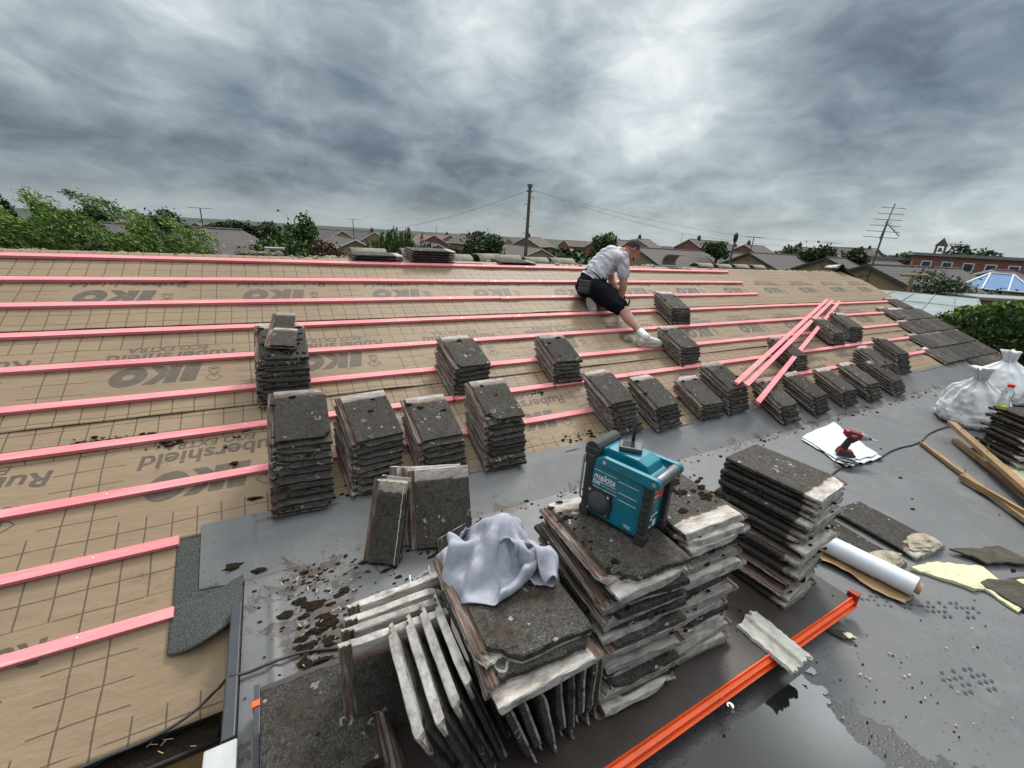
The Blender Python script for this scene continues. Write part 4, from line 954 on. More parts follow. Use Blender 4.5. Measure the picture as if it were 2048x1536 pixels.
o = b.build('dust_sheet', M_['white_cloth'], None, smooth=True); md = o.modifiers.new('t', 'SOLIDIFY'); md.thickness = .002; rebase(o); tag(o, 'folded white cloth sheet lying flat under the impact driver', 'cloth')
gg = empty('safety_goggles', (3.90, 1.31, FZ+.03), R(-60)); tag(gg, 'black framed safety goggles at the corner of the white sheet', 'goggles')
b = MB(); pts = [(.075*math.cos(a), .034*math.sin(a)*(1 if abs(math.cos(a)) > .15 else .8), .012+.018*abs(math.sin(a))) for a in np.linspace(0, 2*math.pi, 33)]; b.tube(pts, .0055, 6, caps=False); b.build('frame', blk, gg, smooth=True)
b = MB(); b.grid(14, 10, lambda i, j: Vector((.07*(2*i-1), .03*(2*j-1)*math.sqrt(max(0, 1-(2*i-1)**2*.9)), .026-.012*(2*i-1)**2))); b.build('lens', plain('lens_grey', (.20, .23, .25), .08, bump=0), gg, smooth=True)
b = MB(); b.tube([(-.07, .0, .01), (-.09, -.05, .0), (-.05, -.10, -.02), (.03, -.09, -.02)], .004, 6); b.build('strap', blk, gg, smooth=True)
# ---- cables
def cable(pts, r, label, name='power_cable'):
    c = bpy.data.curves.new(name, 'CURVE'); c.dimensions = '3D'; c.bevel_depth = r; c.bevel_resolution = 3; c.resolution_u = 6
    s = c.splines.new('NURBS'); s.points.add(len(pts)-1); s.use_endpoint_u = True; s.order_u = 3
    for q, p_ in zip(s.points, pts): q.co = (*p_, 1)
    o = bpy.data.objects.new(name, c); COL.objects.link(o); dg = bpy.context.evaluated_depsgraph_get(); dg.update(); me = bpy.data.meshes.new_from_object(o.evaluated_get(dg))
    bpy.data.objects.remove(o); me.materials.clear(); me.materials.append(M_['black_plastic']); me.polygons.foreach_set('use_smooth', [True]*len(me.polygons)); o = link(name, me); rebase(o); tag(o, label, 'cable'); return o
cable([(6.0, 1.30, FZ+.01), (5.6, 1.33, FZ+.008), (5.1, 1.24, FZ+.008), (4.7, 1.30, FZ+.008), (4.2, 1.24, FZ+.008), (3.9, 1.34, FZ+.008), (3.3, 1.22, FZ+.008), (2.6, 1.40, FZ+.01)], .006, 'thin black cable running from the white sack towards the tile stacks')
cable([(.42, 1.30, FZ+.01), (.1, 1.385, FZ+.009), (-.03, 1.44, FZ+.008), (-.15, 1.43, FZ+.024), (-.235, 1.43, FZ+.012), (-.285, 1.43, FZ+.036), (-.325, 1.45, FZ-.03), (-.36, 1.54, FZ-.14), (-.43, 1.50, FZ-.165), (-.55, 1.47, FZ-.175), (-.72, 1.47, FZ-.17), (-1.1, 1.44, FZ-.19), (-1.6, 1.42, FZ-.2)], .0055, 'thin black cable crossing the black roof trim and dropping to the gutter')
# ---- white roll and its brown backing paper
rl = empty('paper_roll', (2.617, .67, FZ+.006)); tag(rl, 'white roll of membrane with brown backing paper peeling from beneath', 'roll')
A_, B_ = Vector((-.045, .27, .062)), Vector((.035, -.215, .062)); d_ = (B_-A_).normalized()
b = MB(); b.tube([A_, B_], .052, 36, caps=False); b.tube([B_, A_], .030, 36, caps=False)
ra = [(.052, .030)]
for q in (A_, B_):
    o_ = len(b.v); t_ = d_; a_ = t_.cross(Vector((0,0,1))).normalized(); c_ = a_.cross(t_)
    for k in range(36):
        w = 2*math.pi*k/36; u_ = a_*math.cos(w)+c_*math.sin(w); b.v += [tuple(q+u_*.052), tuple(q+u_*.030)]
    for k in range(36): b.f.append((o_+2*k, o_+2*((k+1) % 36), o_+2*((k+1) % 36)+1, o_+2*k+1)); b.mi.append(0)
b.build('white_film', plain('white_film', (.66, .69, .75), .35, var=.05, bump=.05), rl, smooth=False)
brown = plain('brown_paper', (.30, .19, .10), .7, var=.25, scale=10, bump=.3, bscale=20)
b = MB(); b.tube([A_-d_*.004, B_+d_*.022], .029, 24, caps=False); b.tube([B_+d_*.022, A_-d_*.004], .024, 24, caps=False); b.build('cardboard_core', brown, rl, smooth=True)
b = MB(); b.grid(26, 16, lambda i, j: A_.lerp(B_, i*1.02)+Vector((-.115+.13*j+.02*fbm(i*3, 2), .0, -.062+.006+.05*max(0, j-.6)*0+.016*abs(fbm(i*3, j*2, 5))+.02*(1-j)**3*(math.sin(i*4)**2)))); o = b.build('backing_paper', brown, rl, smooth=True); md = o.modifiers.new('t', 'SOLIDIFY'); md.thickness = .0015
# ---- old battens with nails
def timber(a, c, w, t, label, nails=(), tw=0):
    a, c = Vector(a), Vector(c); d = (c-a).normalized(); sd_ = d.cross(Vector((0, 0, 1))).normalized(); u_ = sd_.cross(d); sd_, u_ = sd_*math.cos(tw)+u_*math.sin(tw), u_*math.cos(tw)-sd_*math.sin(tw)
    M = Matrix.Translation(a) @ Matrix((d, sd_, u_)).transposed().to_4x4(); L = (c-a).length
    o = empty('old_batten'); o.matrix_world = M; tag(o, label, 'timber', 'old timbers on the flat roof')
    n = 14; b = MB(); vs_ = []
    for i in range(n+1):
        x = L*i/n
        for k, (p_, q_) in enumerate(((-w/2, 0), (w/2, 0), (w/2, t), (-w/2, t))): vs_.append((x+(.02*fbm(k*3.1, L)+.012*(k % 2))*(i == 0), p_+.003*fbm(i*.7, k, L), q_+.003*fbm(i*.7, k+5, L)))
    b.add(vs_, [(i*4+k, i*4+(k+1) % 4, (i+1)*4+(k+1) % 4, (i+1)*4+k) for i in range(n) for k in range(4)]+[(3,2,1,0), (n*4, n*4+1, n*4+2, n*4+3)])
    me = b.build('timber', M_['oldwood'], o, bevel=.0015)
    bm = bmesh.new(); bm.from_mesh(me.data); bmesh.ops.recalc_face_normals(bm, faces=bm.faces); bm.to_mesh(me.data); bm.free()
    for k, (x, ln) in enumerate(nails):
        b = MB(); b.tube([(x, 0, t-.002), (x+.006, .004, t+ln*.6), (x+.018*(-1)**k, .008, t+ln)], .0024, 6); b.tube([(x+.018*(-1)**k, .008, t+ln), (x+.019*(-1)**k, .008, t+ln+.0015)], .005, 8); b.build('nail', M_['dull_metal'], o)
timber((5.10, 1.24, FZ+.01), (3.75, .0, FZ+.03), .034, .028, 'thin old batten with one bent nail, middle of the right-hand bunch', [(.02, .03), (.62, .05)])
timber((4.55, .815, FZ+.012), (3.95, .05, FZ+.05), .028, .046, 'short old batten on edge, nearest of the right-hand bunch', [], 0)
timber((5.62, 1.22, FZ+.13), (4.0, .13, FZ+.09), .058, .034, 'long orange-brown batten with upright nails propped on the white sack', [(.22, .06), (.72, .06)])
timber((5.50, 1.12, FZ+.012), (4.55, .42, FZ+.03), .050, .030, 'grey weathered timber lying beside the orange-brown batten', [(.62, .05), (.75, .04)])
timber((5.02, .78, FZ+.05), (4.2, .17, FZ+.06), .075, .030, 'wide pale plank with chipped face, end of the bunch', [(.30, .03)])
# ---- the drink-bottle stack, seen at the right edge
for o in [q for q in COL.objects if q.get('group') == 'stack under the drink bottle']: bpy.data.objects.remove(o)
ang = math.atan2(-.35, -.26)                                  # the near-left side of the stack runs this way
for i in range(16):
    M = Matrix.Translation((5.42+rng.uniform(-.02, .02), .985+rng.uniform(-.02, .02), FZ+.004+.0285*(15-i))) @ Matrix.Rotation(ang-math.pi/2+rng.uniform(-.05, .05), 4, 'Z') @ Matrix.Translation((-TW if 0 else 0, 0, 0)) @ Matrix.Rotation(0, 4, 'Z')
    M = M @ Matrix.Diagonal((-1, 1, 1, 1)) if False else M
    M = M @ Matrix.Translation((-.43, -.0, 0)); yl = Matrix.Rotation(math.pi, 4, 'Z')
    M = M @ Matrix.Translation((0, .42, 0)) @ yl @ Matrix.Translation((-.43, 0, 0)) if i % 5 == 2 else M @ Matrix.Translation((-.33*0, 0, 0))
    place_tile(M, f'dark wet tile, {OT[i] if i < 15 else "bottom"} of the stack under the drink bottle', sc=(1.3, 1, 1.06), grp='stack under the drink bottle')
def m_clear(N): return dict(col=(.93, .96, .95), rough=.06, trans=.93, ior=1.2)
def m_drink(N): return dict(col=(.62, .66, .02), rough=.1, trans=.35, ior=1.33)
bt = empty('drink_bottle', (5.30, .90, FZ+.464)); tag(bt, 'nearly empty clear drink bottle with red cap and yellow drink', 'bottle')
pf = [(.030, 0), (.036, .004), (.037, .05), (.031, .075), (.030, .095), (.037, .125), (.036, .150), (.022, .185), (.019, .19), (.019, .20)]
b = MB(); b.lathe(pf, 28); b.build('bottle_wall', mat('clear_plastic', m_clear), bt, smooth=True)
b = MB(); b.lathe([(.029, .003), (.034, .006), (.035, .032), (.034, .033)], 28); b.build('drink', mat('yellow_drink', m_drink), bt, smooth=True)
b = MB(); b.lathe([(.021, .192), (.021, .215), (.019, .217)], 24); b.build('cap', plain('cap_red', (.62, .03, .03), .4), bt)
vd = Vector((-math.cos(.17), -math.sin(.17), 0)); rt = Vector((0, 0, 1)).cross(vd)*1
Gm = frame(vd*.0385+rt*-.022+Vector((0, 0, .088)), rt, (0, 0, 1)); fit_text('G', Gm, .026, .032, 'label_mark', whitep, bt, .1, .05)
b = MB(); b.add([Gm @ Vector(q) for q in ((.040, .034, 0), (.030, .014, 0), (.037, .014, 0), (.034, -.002, 0), (.048, .018, 0), (.041, .018, 0), (.048, .034, 0))], [(0, 1, 2, 5, 6), (2, 3, 4, 5)]); b.build('label_mark', whitep, bt)
# ---- white rubble sacks
def sack(x, y, rad, ht, label, seed, lean=(0, 0), ears=1):
    e = empty('rubble_sack', (x, y, FZ+.004)); tag(e, label, 'sack', 'tied white sacks on the flat roof'); b = MB(); nn = 96; prof = [(i/34) for i in range(35)]; V = []
    def rr(t):
        if t < .10: return rad*(.80+.20*(t/.10)**.5)
        if t < .62: return rad*(1-.42*((t-.10)/.52)**1.5)
        if t < .80: return rad*(.58-.44*((t-.62)/.18)**.8)
        return rad*(.14+.10*((t-.80)/.20)**1.3)
    for t in prof:
        for k in range(nn):
            a = 2*math.pi*k/nn
            pl = (.012+.19*max(0, min(1, (t-.2)/.55))**1.5)*math.sin(a*11+seed+2.2*fbm(a*.9, t*1.2, seed))*(1 if t < .8 else 1.6)
            pl += .05*(1-abs(fbm(math.cos(a)*3.5+seed, math.sin(a)*3.5, t*5))*2.4)*(t > .03)+.10*fbm(math.cos(a)*2+seed, math.sin(a)*2, t*3)+.05*abs(fbm(math.cos(a)*5, math.sin(a)*5+seed, t*9))
            if t < .3: pl += .03*math.sin(t*90+4*fbm(a, seed))
            r_ = rr(t)*(1+pl); z = ht*t+.03*fbm(math.cos(a)*1.4, math.sin(a)*1.4+seed, t*2)*ht*(t > .02)
            ec = 1+.13*math.cos(2*(a-seed)); V.append((r_*math.cos(a)*ec+lean[0]*t*t, r_*math.sin(a)/ec+lean[1]*t*t, max(0, z)))
    m_ = len(prof); Fc = [(i*nn+k, i*nn+(k+1) % nn, (i+1)*nn+(k+1) % nn, (i+1)*nn+k) for i in range(m_-1) for k in range(nn)]+[tuple(range(nn-1, -1, -1)), tuple((m_-1)*nn+k for k in range(nn))]
    b.add(V, Fc); b.build('bag', mat('sack_film', lambda N: dict(col=(.80, .81, .83), rough=.62, spec=.2, sss=.0, n=N.bump(N.noise(N.mapping(N.tc(), (1, 1, .4)), 26, 4, .6), .4, .012))), e, smooth=True)
    b = MB(); c_ = Vector((lean[0]*.66, lean[1]*.66, ht*.80)); pts = [c_+Vector((rad*.17*math.cos(a), rad*.17*math.sin(a), .006*math.sin(3*a))) for a in np.linspace(0, 2*math.pi, 20)]; b.tube(pts, .008, 6, caps=False); b.build('tied_neck', M_['white_cloth'], e, smooth=True)
sack(6.35, 1.25, .265, .64, 'plump white sack tied at the neck, nearer of the two', 3, (-.28, .02))
sack(8.0, 1.42, .34, .62, 'tied white sack half hidden behind the nearer sack and bottle', 8, (-.10, .05))
# ---- insulation scraps at the right
yel = plain('yellow_foam', (.56, .55, .35), .9, var=.2, scale=30, bump=.8, bscale=120); bark = plain('old_felt', (.055, .048, .036), .95, var=.5, scale=20, bump=.9, bscale=60)
def slabp(pts, z0, t, label, m, cat, seed, name):
    b = MB(); n = len(pts); c_ = Vector((sum(q[0] for q in pts)/n, sum(q[1] for q in pts)/n, 0)); ring = []
    for i in range(n):
        a, d = Vector((*pts[i], 0)), Vector((*pts[(i+1) % n], 0))
        for k in range(7): q = a.lerp(d, k/7); ring.append(q+Vector((fbm(q.x*14, q.y*14, seed), fbm(q.x*14, q.y*14, seed+4), 0))*.018)
    m2 = len(ring); V = []
    for lv, z in ((1, 0), (1, t*.8), (.8, t), (.4, t)):
        for q in ring: w = c_.lerp(q, lv); V.append((w.x, w.y, z0+z+(.35*t*fbm(w.x*18, w.y*18, seed+lv) if z else 0)))
    V.append((c_.x, c_.y, z0+t)); Fc = [(i*m2+k, i*m2+(k+1) % m2, (i+1)*m2+(k+1) % m2, (i+1)*m2+k) for i in range(3) for k in range(m2)]+[(3*m2+k, 3*m2+(k+1) % m2, 4*m2) for k in range(m2)]
    b.add(V, Fc); o = b.build(name, m); rebase(o); tag(o, label, cat)
slabp([(2.90, .55), (3.10, .50), (3.30, .36), (3.20, .24), (3.02, .33)], FZ+.003, .020, 'yellow foam slab crumbling at the head of the loose tiles', yel, 'foam', 1, 'foam_slab')
slabp([(3.08, .30), (3.20, .24), (3.16, .14), (3.02, .17)], FZ+.003, .014, 'small yellow foam scrap beside the old felt', yel, 'foam', 2, 'foam_slab')
slabp([(3.30, .50), (3.62, .38), (3.62, .22), (3.34, .36)], FZ+.022, .014, 'curled strip of old brown felt above the yellow foam', bark, 'felt', 3, 'felt_strip')
slabp([(3.10, .33), (3.60, .17), (3.50, -.05), (3.05, .12)], FZ+.004, .026, 'larger piece of old brown felt streaked with foam', bark, 'felt', 5, 'felt_strip')
slabp([(3.30, .235), (3.50, .16), (3.45, .12), (3.28, .19)], FZ+.029, .008, 'thin yellow foam streak on the brown felt', yel, 'foam', 6, 'foam_slab')
slabp([(5.05, .72), (5.35, .86), (5.25, .50), (4.90, .35)], FZ+.004, .03, 'pale yellow foam board under the drink-bottle stack', yel, 'foam', 7, 'foam_slab')
slabp([(2.02, .545), (2.075, .515), (2.09, .46), (2.03, .485)], FZ+.006, .012, 'dark splinter with a pale yellow end beside the orange rail', bark, 'splinter', 8, 'splinter')
slabp([(2.055, .50), (2.095, .475), (2.09, .445), (2.05, .47)], FZ+.019, .006, 'pale yellow foam chip by the orange rail', yel, 'foam', 9, 'foam_slab')
# crumpled white plastic behind the sweatshirt stack
b = MB(); b.grid(18, 22, lambda i, j: Vector((.30+.13*i+.03*fbm(i*3, j*3), 1.22+.05*fbm(i*4, j*3, 3)+.10*i, BZ-.10+.34*j+.02*fbm(i*5, j*5, 8))))
o = b.build('plastic_wrap', M_['white_cloth'], None, smooth=True); md = o.modifiers.new('t', 'SOLIDIFY'); md.thickness = .001; rebase(o); tag(o, 'crumpled pale plastic wrap hanging behind the sweatshirt stack', 'plastic wrap')
# ---- tread marks drying on the rubber
tread = plain('damp_tread', (.045, .047, .050), .45, bump=0)
for fi, (x, y, an, lb) in enumerate(((2.74, .33, R(-28), 'dark boot print nearer the foam slabs'), (2.31, .15, R(-20), 'dark boot print lowest towards the near right corner'), (2.52, .50, R(-35), 'faint boot print closest to the paper roll'))):
    b = MB(); ca, sa = math.cos(an), math.sin(an)
    for k in range(40):
        u_, v_ = -.13+.26*(k//4)/9, -.042+.028*(k % 4); w_ = .05*math.sqrt(max(0, 1-(u_/.15)**2))
        if abs(v_) > w_ or abs(u_-.02) < .012 or rng.random() < .22: continue
        q = [(u_+du*(.009+.004*rng.random()), v_+dv*(.008+.003*rng.random())) for du, dv in ((1, .2), (.3, 1), (-1, .1), (-.2, -1))]
        b.add([(x+p_*ca-q_*sa, y+p_*sa+q_*ca, FZ+flath(x, y)+.0036) for p_, q_ in q], [(0, 1, 2, 3)])
    o = b.build('boot_print', tread); rebase(o); tag(o, lb, 'boot print', 'boot prints on the rubber')
# ---- moss and dirt
b = MB(); r = random.Random(5); cnt = 0
def clump(q, sz, seed, M=None):
    b.lump(q, (sz*r.uniform(.9, 1.7), sz*r.uniform(.5, 1), sz*.38), seed, 2 if sz > .012 else 1, .45, 1.7, 0, M)
for i in range(330):                                              # along the crease
    x = -.1+9.2*r.random()**1.2; y = CY-.03+r.gauss(0, .035)-abs(r.gauss(0, .05))*(x > 2.5); clump((x, y, FZ+.004), r.choice((.004, .006, .008, .014))*r.uniform(.6, 1.2), i)
for i in range(300):
    x = r.gauss(.02, .12) if r.random() < .8 else r.uniform(0, 1.0); y = r.uniform(1.05, 1.9); clump((x, y, FZ+.004), r.uniform(.002, .009), 900+i)
for i in range(130):
    x = r.uniform(2.4, 8.5); y = r.uniform(-.2, 1.9); clump((x, y, FZ+.003), r.choice((.003, .004, .006, .013))*r.uniform(.6, 1.2), 1500+i)
for i in range(60): clump((r.uniform(.3, 1.1), r.uniform(1.35, 1.75), FZ+.004), r.uniform(.004, .018), 2100+i)
for i in range(70): clump((r.gauss(.05, .07), r.uniform(1.1, 1.72), FZ+.004), r.uniform(.008, .024), 2200+i)
for i in range(60): clump((r.uniform(1.2, 2.2), r.uniform(-.1, .5), FZ+.004), r.uniform(.002, .006), 2300+i)
for i in range(26): clump((r.uniform(1.35, 2.2), r.uniform(.58, 1.2), BZ+.001), r.uniform(.002, .008), 2500+i)
o = b.build('moss_debris', M_['moss']); tag(o, 'clumps of dark moss and dirt strewn over the grey rubber', 'moss', kind='stuff')
b = MB()
for (x, s, n, w) in ((-.85, 5.72*GA, 60, .35), (-.62, 5.9*GA, 26, .2), (-.25, 5.93*GA, 14, .1), (.25, 7.6*GA, 20, .3), (2.0, 7.5*GA, 24, .4), (1.9, 5.95*GA, 8, .2)):
    for i in range(n): clump(rp(x+r.uniform(-w/2, w/2), s+r.uniform(.02, .10) if n < 50 else 5.93*GA-abs(r.gauss(0, .02)), .008), r.uniform(.004, .014), 2700+i)
for (px, ps, sz) in ((-.42, 7.05*GA, .018), (-.20, 7.55*GA, .022), (-.3, 8.6*GA, .03), (-.20, 8.75*GA, .026), (-.33, 6.4*GA, .012), (-.29, 6.78*GA, .02), (.02, 7.45*GA, .018)): clump(rp(px, ps, .012), sz, int(px*100)+3000)
for i in range(500):
    k = r.choice(STACKS); n, X, s, a, h, ds, dx, _ = k; t = r.random(); u = r.choice((0, 0, r.random()))
    q = rp(X+dx*t+u*.31+r.uniform(0, .03)*(u == 0), s+ds*n*t+r.uniform(-.004, .012), h-(h-.03)*t-.004); clump(q, r.uniform(.004, .012), 3200+i)
for i in range(70):
    k = STACKS[i % len(STACKS)]; n, X, s, a, h, ds, dx, _ = k; clump(rp(X+r.uniform(.02, .30), s-r.choice((.33, r.uniform(.02, .33))), h+.002), r.uniform(.005, .018), 3800+i)
o = b.build('moss_debris', M_['moss']); tag(o, 'dark moss crumbs on the underlay and between stacked tiles', 'moss', kind='stuff')
b = MB()
for (nm, x, y, yaw, zt, n, dr_, par) in FST:
    for i in range(90):
        t = r.random()**1.0; side = r.random(); xx = x+r.uniform(-.33, .33)
        u_, v_ = (r.uniform(0, TW), r.choice((0, TL))) if side < .7 else (r.choice((0, TW)), r.uniform(0, TL))
        q = Vector((x+math.cos(yaw)*u_-math.sin(yaw)*v_+dr_[0]*t, y+math.sin(yaw)*u_+math.cos(yaw)*v_+dr_[1]*t, zt-(zt-BZ)*t-.015)); clump(q, r.uniform(.004, .013), 4200+i)
for i in range(44): clump((1.34+r.uniform(-.12, .17), .93+r.uniform(-.12, .16), -.918), r.uniform(.004, .017), 4600+i)
for i in range(16): clump((.80+.004*i+r.uniform(-.006, .006), .69+r.uniform(0, .40), -.934), r.uniform(.005, .013), 4700+i)
for (x, y, sz) in ((.10, .80, .022), (.045, .775, .026), (-.02, .95, .008)): clump((x, y, BZ+.116), sz, int(x*999))
o = b.build('moss_debris', M_['moss']); tag(o, 'black moss tufts on the foreground tile stacks', 'moss', kind='stuff')
chip = plain('wood_chips', (.66, .55, .33), .85, bump=.2); b = MB()
for i in range(45):
    x = r.gauss(.03, .10); y = r.uniform(1.05, 1.85); a = r.uniform(0, 3.1); l = r.uniform(.004, .02); b.tube([(x, y, FZ+.012), (x+l*math.cos(a), y+l*math.sin(a), FZ+.016)], .0018, 4)
for i in range(30): q = (r.uniform(1.6, 2.7), r.uniform(-.15, .4), FZ+.008); b.lump(q, r.uniform(.002, .005), i, 1, .4)
for i in range(40): q = (r.uniform(.3, 5), r.uniform(.7, 1.9), FZ+.008); b.lump(q, r.uniform(.002, .004), i+99, 1, .4)
o = b.build('chip_debris', chip); tag(o, 'pale wood chips and foam crumbs scattered on the rubber', 'chips', kind='stuff')
# ================================================================== THE ROOFER
def chain(mb, pts, n=18):
    """a limb: rounded, tapering tube through (point, radius) pairs"""
    P = [Vector(p_) for p_, _ in pts]; r_ = [q for _, q in pts]; Q, Rr = [], []
    d0 = (P[0]-P[1]).normalized(); d1 = (P[-1]-P[-2]).normalized()
    for a in (88, 65, 40, 18): Q.append(P[0]+d0*r_[0]*math.sin(R(a))); Rr.append(r_[0]*math.cos(R(a)))
    for i in range(len(P)-1):
        for t in np.linspace(0, 1, 6)[:-1]:
            p0, p1, p2, p3 = P[max(i-1, 0)], P[i], P[i+1], P[min(i+2, len(P)-1)]; t2, t3 = t*t, t*t*t
            Q.append(.5*((2*p1)+(p2-p0)*t+(2*p0-5*p1+4*p2-p3)*t2+(3*p1-p0-3*p2+p3)*t3)); u = t*t*(3-2*t); Rr.append(r_[i]*(1-u)+r_[i+1]*u)
    Q.append(P[-1]); Rr.append(r_[-1])
    for a in (18, 40, 65, 88): Q.append(P[-1]+d1*r_[-1]*math.sin(R(a))); Rr.append(r_[-1]*math.cos(R(a)))
    mb.tube(Q, Rr, n)
def ell(mb, c, ax, rad, n=16):
    """ellipsoid with axes ax (three vectors) and radii rad"""
    V, Fc = [], []; m_ = n//2+2
    for i in range(m_):
        a = math.pi*(i+.0)/(m_-1)
        for k in range(n): w = 2*math.pi*k/n; V.append(Vector(c)+ax[0]*rad[0]*math.sin(a)*math.cos(w)+ax[1]*rad[1]*math.sin(a)*math.sin(w)+ax[2]*rad[2]*math.cos(a)*.999)
    Fc = [(i*n+k, (i+1)*n+k, (i+1)*n+(k+1) % n, i*n+(k+1) % n) for i in range(m_-1) for k in range(n)]
    mb.add(V, Fc)
def melt(mb, name, m, parent, voxel=.005, smooth=3, disp=None, cut=None):
    """fuse the overlapping solids of mb into one continuous skin"""
    me = mb.mesh(name, m)
    bm = bmesh.new(); bm.from_mesh(me); bmesh.ops.remove_doubles(bm, verts=bm.verts, dist=1e-5); bmesh.ops.recalc_face_normals(bm, faces=bm.faces); bm.to_mesh(me); bm.free()
    o = bpy.data.objects.new(name, me); COL.objects.link(o); md = o.modifiers.new('r', 'REMESH'); md.mode = 'VOXEL'; md.voxel_size = voxel; md.use_smooth_shade = True
    s_ = o.modifiers.new('s', 'SMOOTH'); s_.iterations = smooth; s_.factor = .5
    dg = bpy.context.evaluated_depsgraph_get(); dg.update(); me2 = bpy.data.meshes.new_from_object(o.evaluated_get(dg)); bpy.data.objects.remove(o)
    if disp:
        me2.update(); nn = [v.normal.copy() for v in me2.vertices]
        for v, nr in zip(me2.vertices, nn): v.co += nr*disp(v.co, nr)
    if cut:
        bm = bmesh.new(); bm.from_mesh(me2)
        for co, no in cut: bmesh.ops.bisect_plane(bm, geom=bm.verts[:]+bm.edges[:]+bm.faces[:], plane_co=co, plane_no=no, clear_outer=True)
        bm.to_mesh(me2); bm.free()
    me2.materials.clear(); me2.materials.append(m); me2.polygons.foreach_set('use_smooth', [True]*len(me2.polygons))
    o = link(name, me2)
    if parent is not None: o.parent = parent; o.matrix_parent_inverse = parent.matrix_world.inverted()
    return o
V_ = Vector
man = empty('person', (3.35, 3.85, -.76)); man.matrix_world = Matrix.Translation((3.35, 3.85, -.76)); bpy.context.view_layer.update()
tag(man, 'man in white t-shirt and navy shorts kneeling on the roof slope with a hammer', 'person')
def m_skin(N):
    P = N.tc(); a = N.noise(P, 9, 4, .6); x, y, z = N.sep(P)
    c = N.ramp(a, [(.3, (.44, .235, .175)), (.7, (.56, .33, .255))]); c = N.mix(N.ss(z, -.16, -.06), c, (.30, .115, .078))
    return dict(col=c, rough=.5, sss=.05, n=N.bump(N.noise(P, 160, 2), .1, .002))
skin = mat('skin', m_skin)
hd = V_((3.805, 3.955, -.070)); hf = V_((.84, -.26, -.48)).normalized(); hu = V_((.50, -.05, .86)); hu = (hu-hf*hu.dot(hf)).normalized(); hw = hu.cross(hf)   # head: forward, up, side
HA = (hf, hw, hu)
sh_n, sh_f = V_((3.555, 3.815, -.165)), V_((3.60, 4.155, -.165))
el_n, el_f = V_((3.575, 3.775, -.455)), V_((3.70, 4.13, -.43))
ha_n, ha_f = V_((3.615, 3.835, -.665)), V_((3.73, 4.00, -.60))
pe = V_((3.27, 4.00, -.475)); mid = V_((3.385, 4.00, -.30)); ch = V_((3.53, 3.985, -.175)); nk = V_((3.645, 3.98, -.115))
hp_n, kn_n, an_n = V_((3.25, 3.89, -.52)), V_((3.395, 3.555, -.685)), V_((3.485, 3.265, -.935))
hp_f, kn_f, an_f = V_((3.31, 4.11, -.51)), V_((3.745, 3.975, -.645)), V_((3.31, 3.90, -.655))
b = MB()
chain(b, [(pe, .125), (mid, .128), (ch, .135), (nk+V_((-.02, 0, -.01)), .085)])
chain(b, [(ch+V_((.01, -.10, .0)), .085), (ch+V_((.01, .10, 0)), .085)])
chain(b, [(nk, .066), (hd-hu*.06-hf*.02, .060)])
ell(b, hd, HA, (.100, .076, .112)); ell(b, hd+hf*.030-hu*.062, HA, (.064, .056, .052)); ell(b, hd+hf*.062-hu*.088, HA, (.030, .034, .024))
chain(b, [(hd+hf*.097+hu*.004, .011), (hd+hf*.116-hu*.030, .0135)], 8); ell(b, hd+hf*.092+hu*.020, HA, (.016, .052, .012))
ell(b, hd+hf*.096-hu*.062, HA, (.013, .026, .007)); ell(b, hd+hf*.090-hu*.076, HA, (.014, .024, .007))
for s_ in (-1, 1):
    ell(b, hd+hw*s_*.076-hf*.008-hu*.006, (hf, hw, hu), (.018, .010, .032)); ell(b, hd+hf*.084+hw*s_*.030+hu*.0, HA, (.012, .014, .008))
for (sh, el, ha) in ((sh_n, el_n, ha_n), (sh_f, el_f, ha_f)): chain(b, [(sh, .066), (sh.lerp(el, .45), .056), (el, .044), (el.lerp(ha, .35), .045), (ha.lerp(el, .06), .028)])
for (h_, k_, a_) in ((hp_n, kn_n, an_n), (hp_f, kn_f, an_f)):
    chain(b, [(h_, .100), (h_.lerp(k_, .5), .088), (k_, .062), (k_.lerp(a_, .32)+V_((0, .012, -.008)), .061), (k_.lerp(a_, .72), .042), (a_, .036)])
chain(b, [(an_n, .036), (an_n+V_((.10, -.03, -.06)), .03)])
# hands: palm, four bent fingers and a thumb closing on the hammer shaft / the batten
def hand(wr, fw, up, side, curl=1.0):
    fw, up = V_(fw).normalized(), V_(up); up = (up-fw*up.dot(fw)).normalized(); sd_ = fw.cross(up)*side
    ell(b, wr+fw*.045, (fw, sd_, up), (.052, .042, .018))
    for k, L in enumerate((.070, .078, .072, .056)):
        q0 = wr+fw*.085+sd_*(.030-.0205*k); q1 = q0+fw*L*.42-up*.012*curl; q2 = q1+fw*L*.16*(1-curl*.5)-up*L*.34*curl; q3 = q2-fw*L*.24*curl-up*L*.10
        chain(b, [(q0-fw*.02, .0095), (q1, .0088), (q2, .0082), (q3, .0072)], 8)
    t0 = wr+fw*.028+sd_*.040; chain(b, [(t0-sd_*.012, .012), (t0+fw*.030+sd_*.012-up*.012, .0105), (t0+fw*.055-sd_*.004-up*.030, .009)], 8)
hand(ha_n, (.42, .12, -.55), (.30, -.55, .45), -1)
hand(ha_f, (.25, -.25, -.55), (.55, .1, .5), 1, .7)
body = melt(b, 'body', skin, man, .0048, 2)
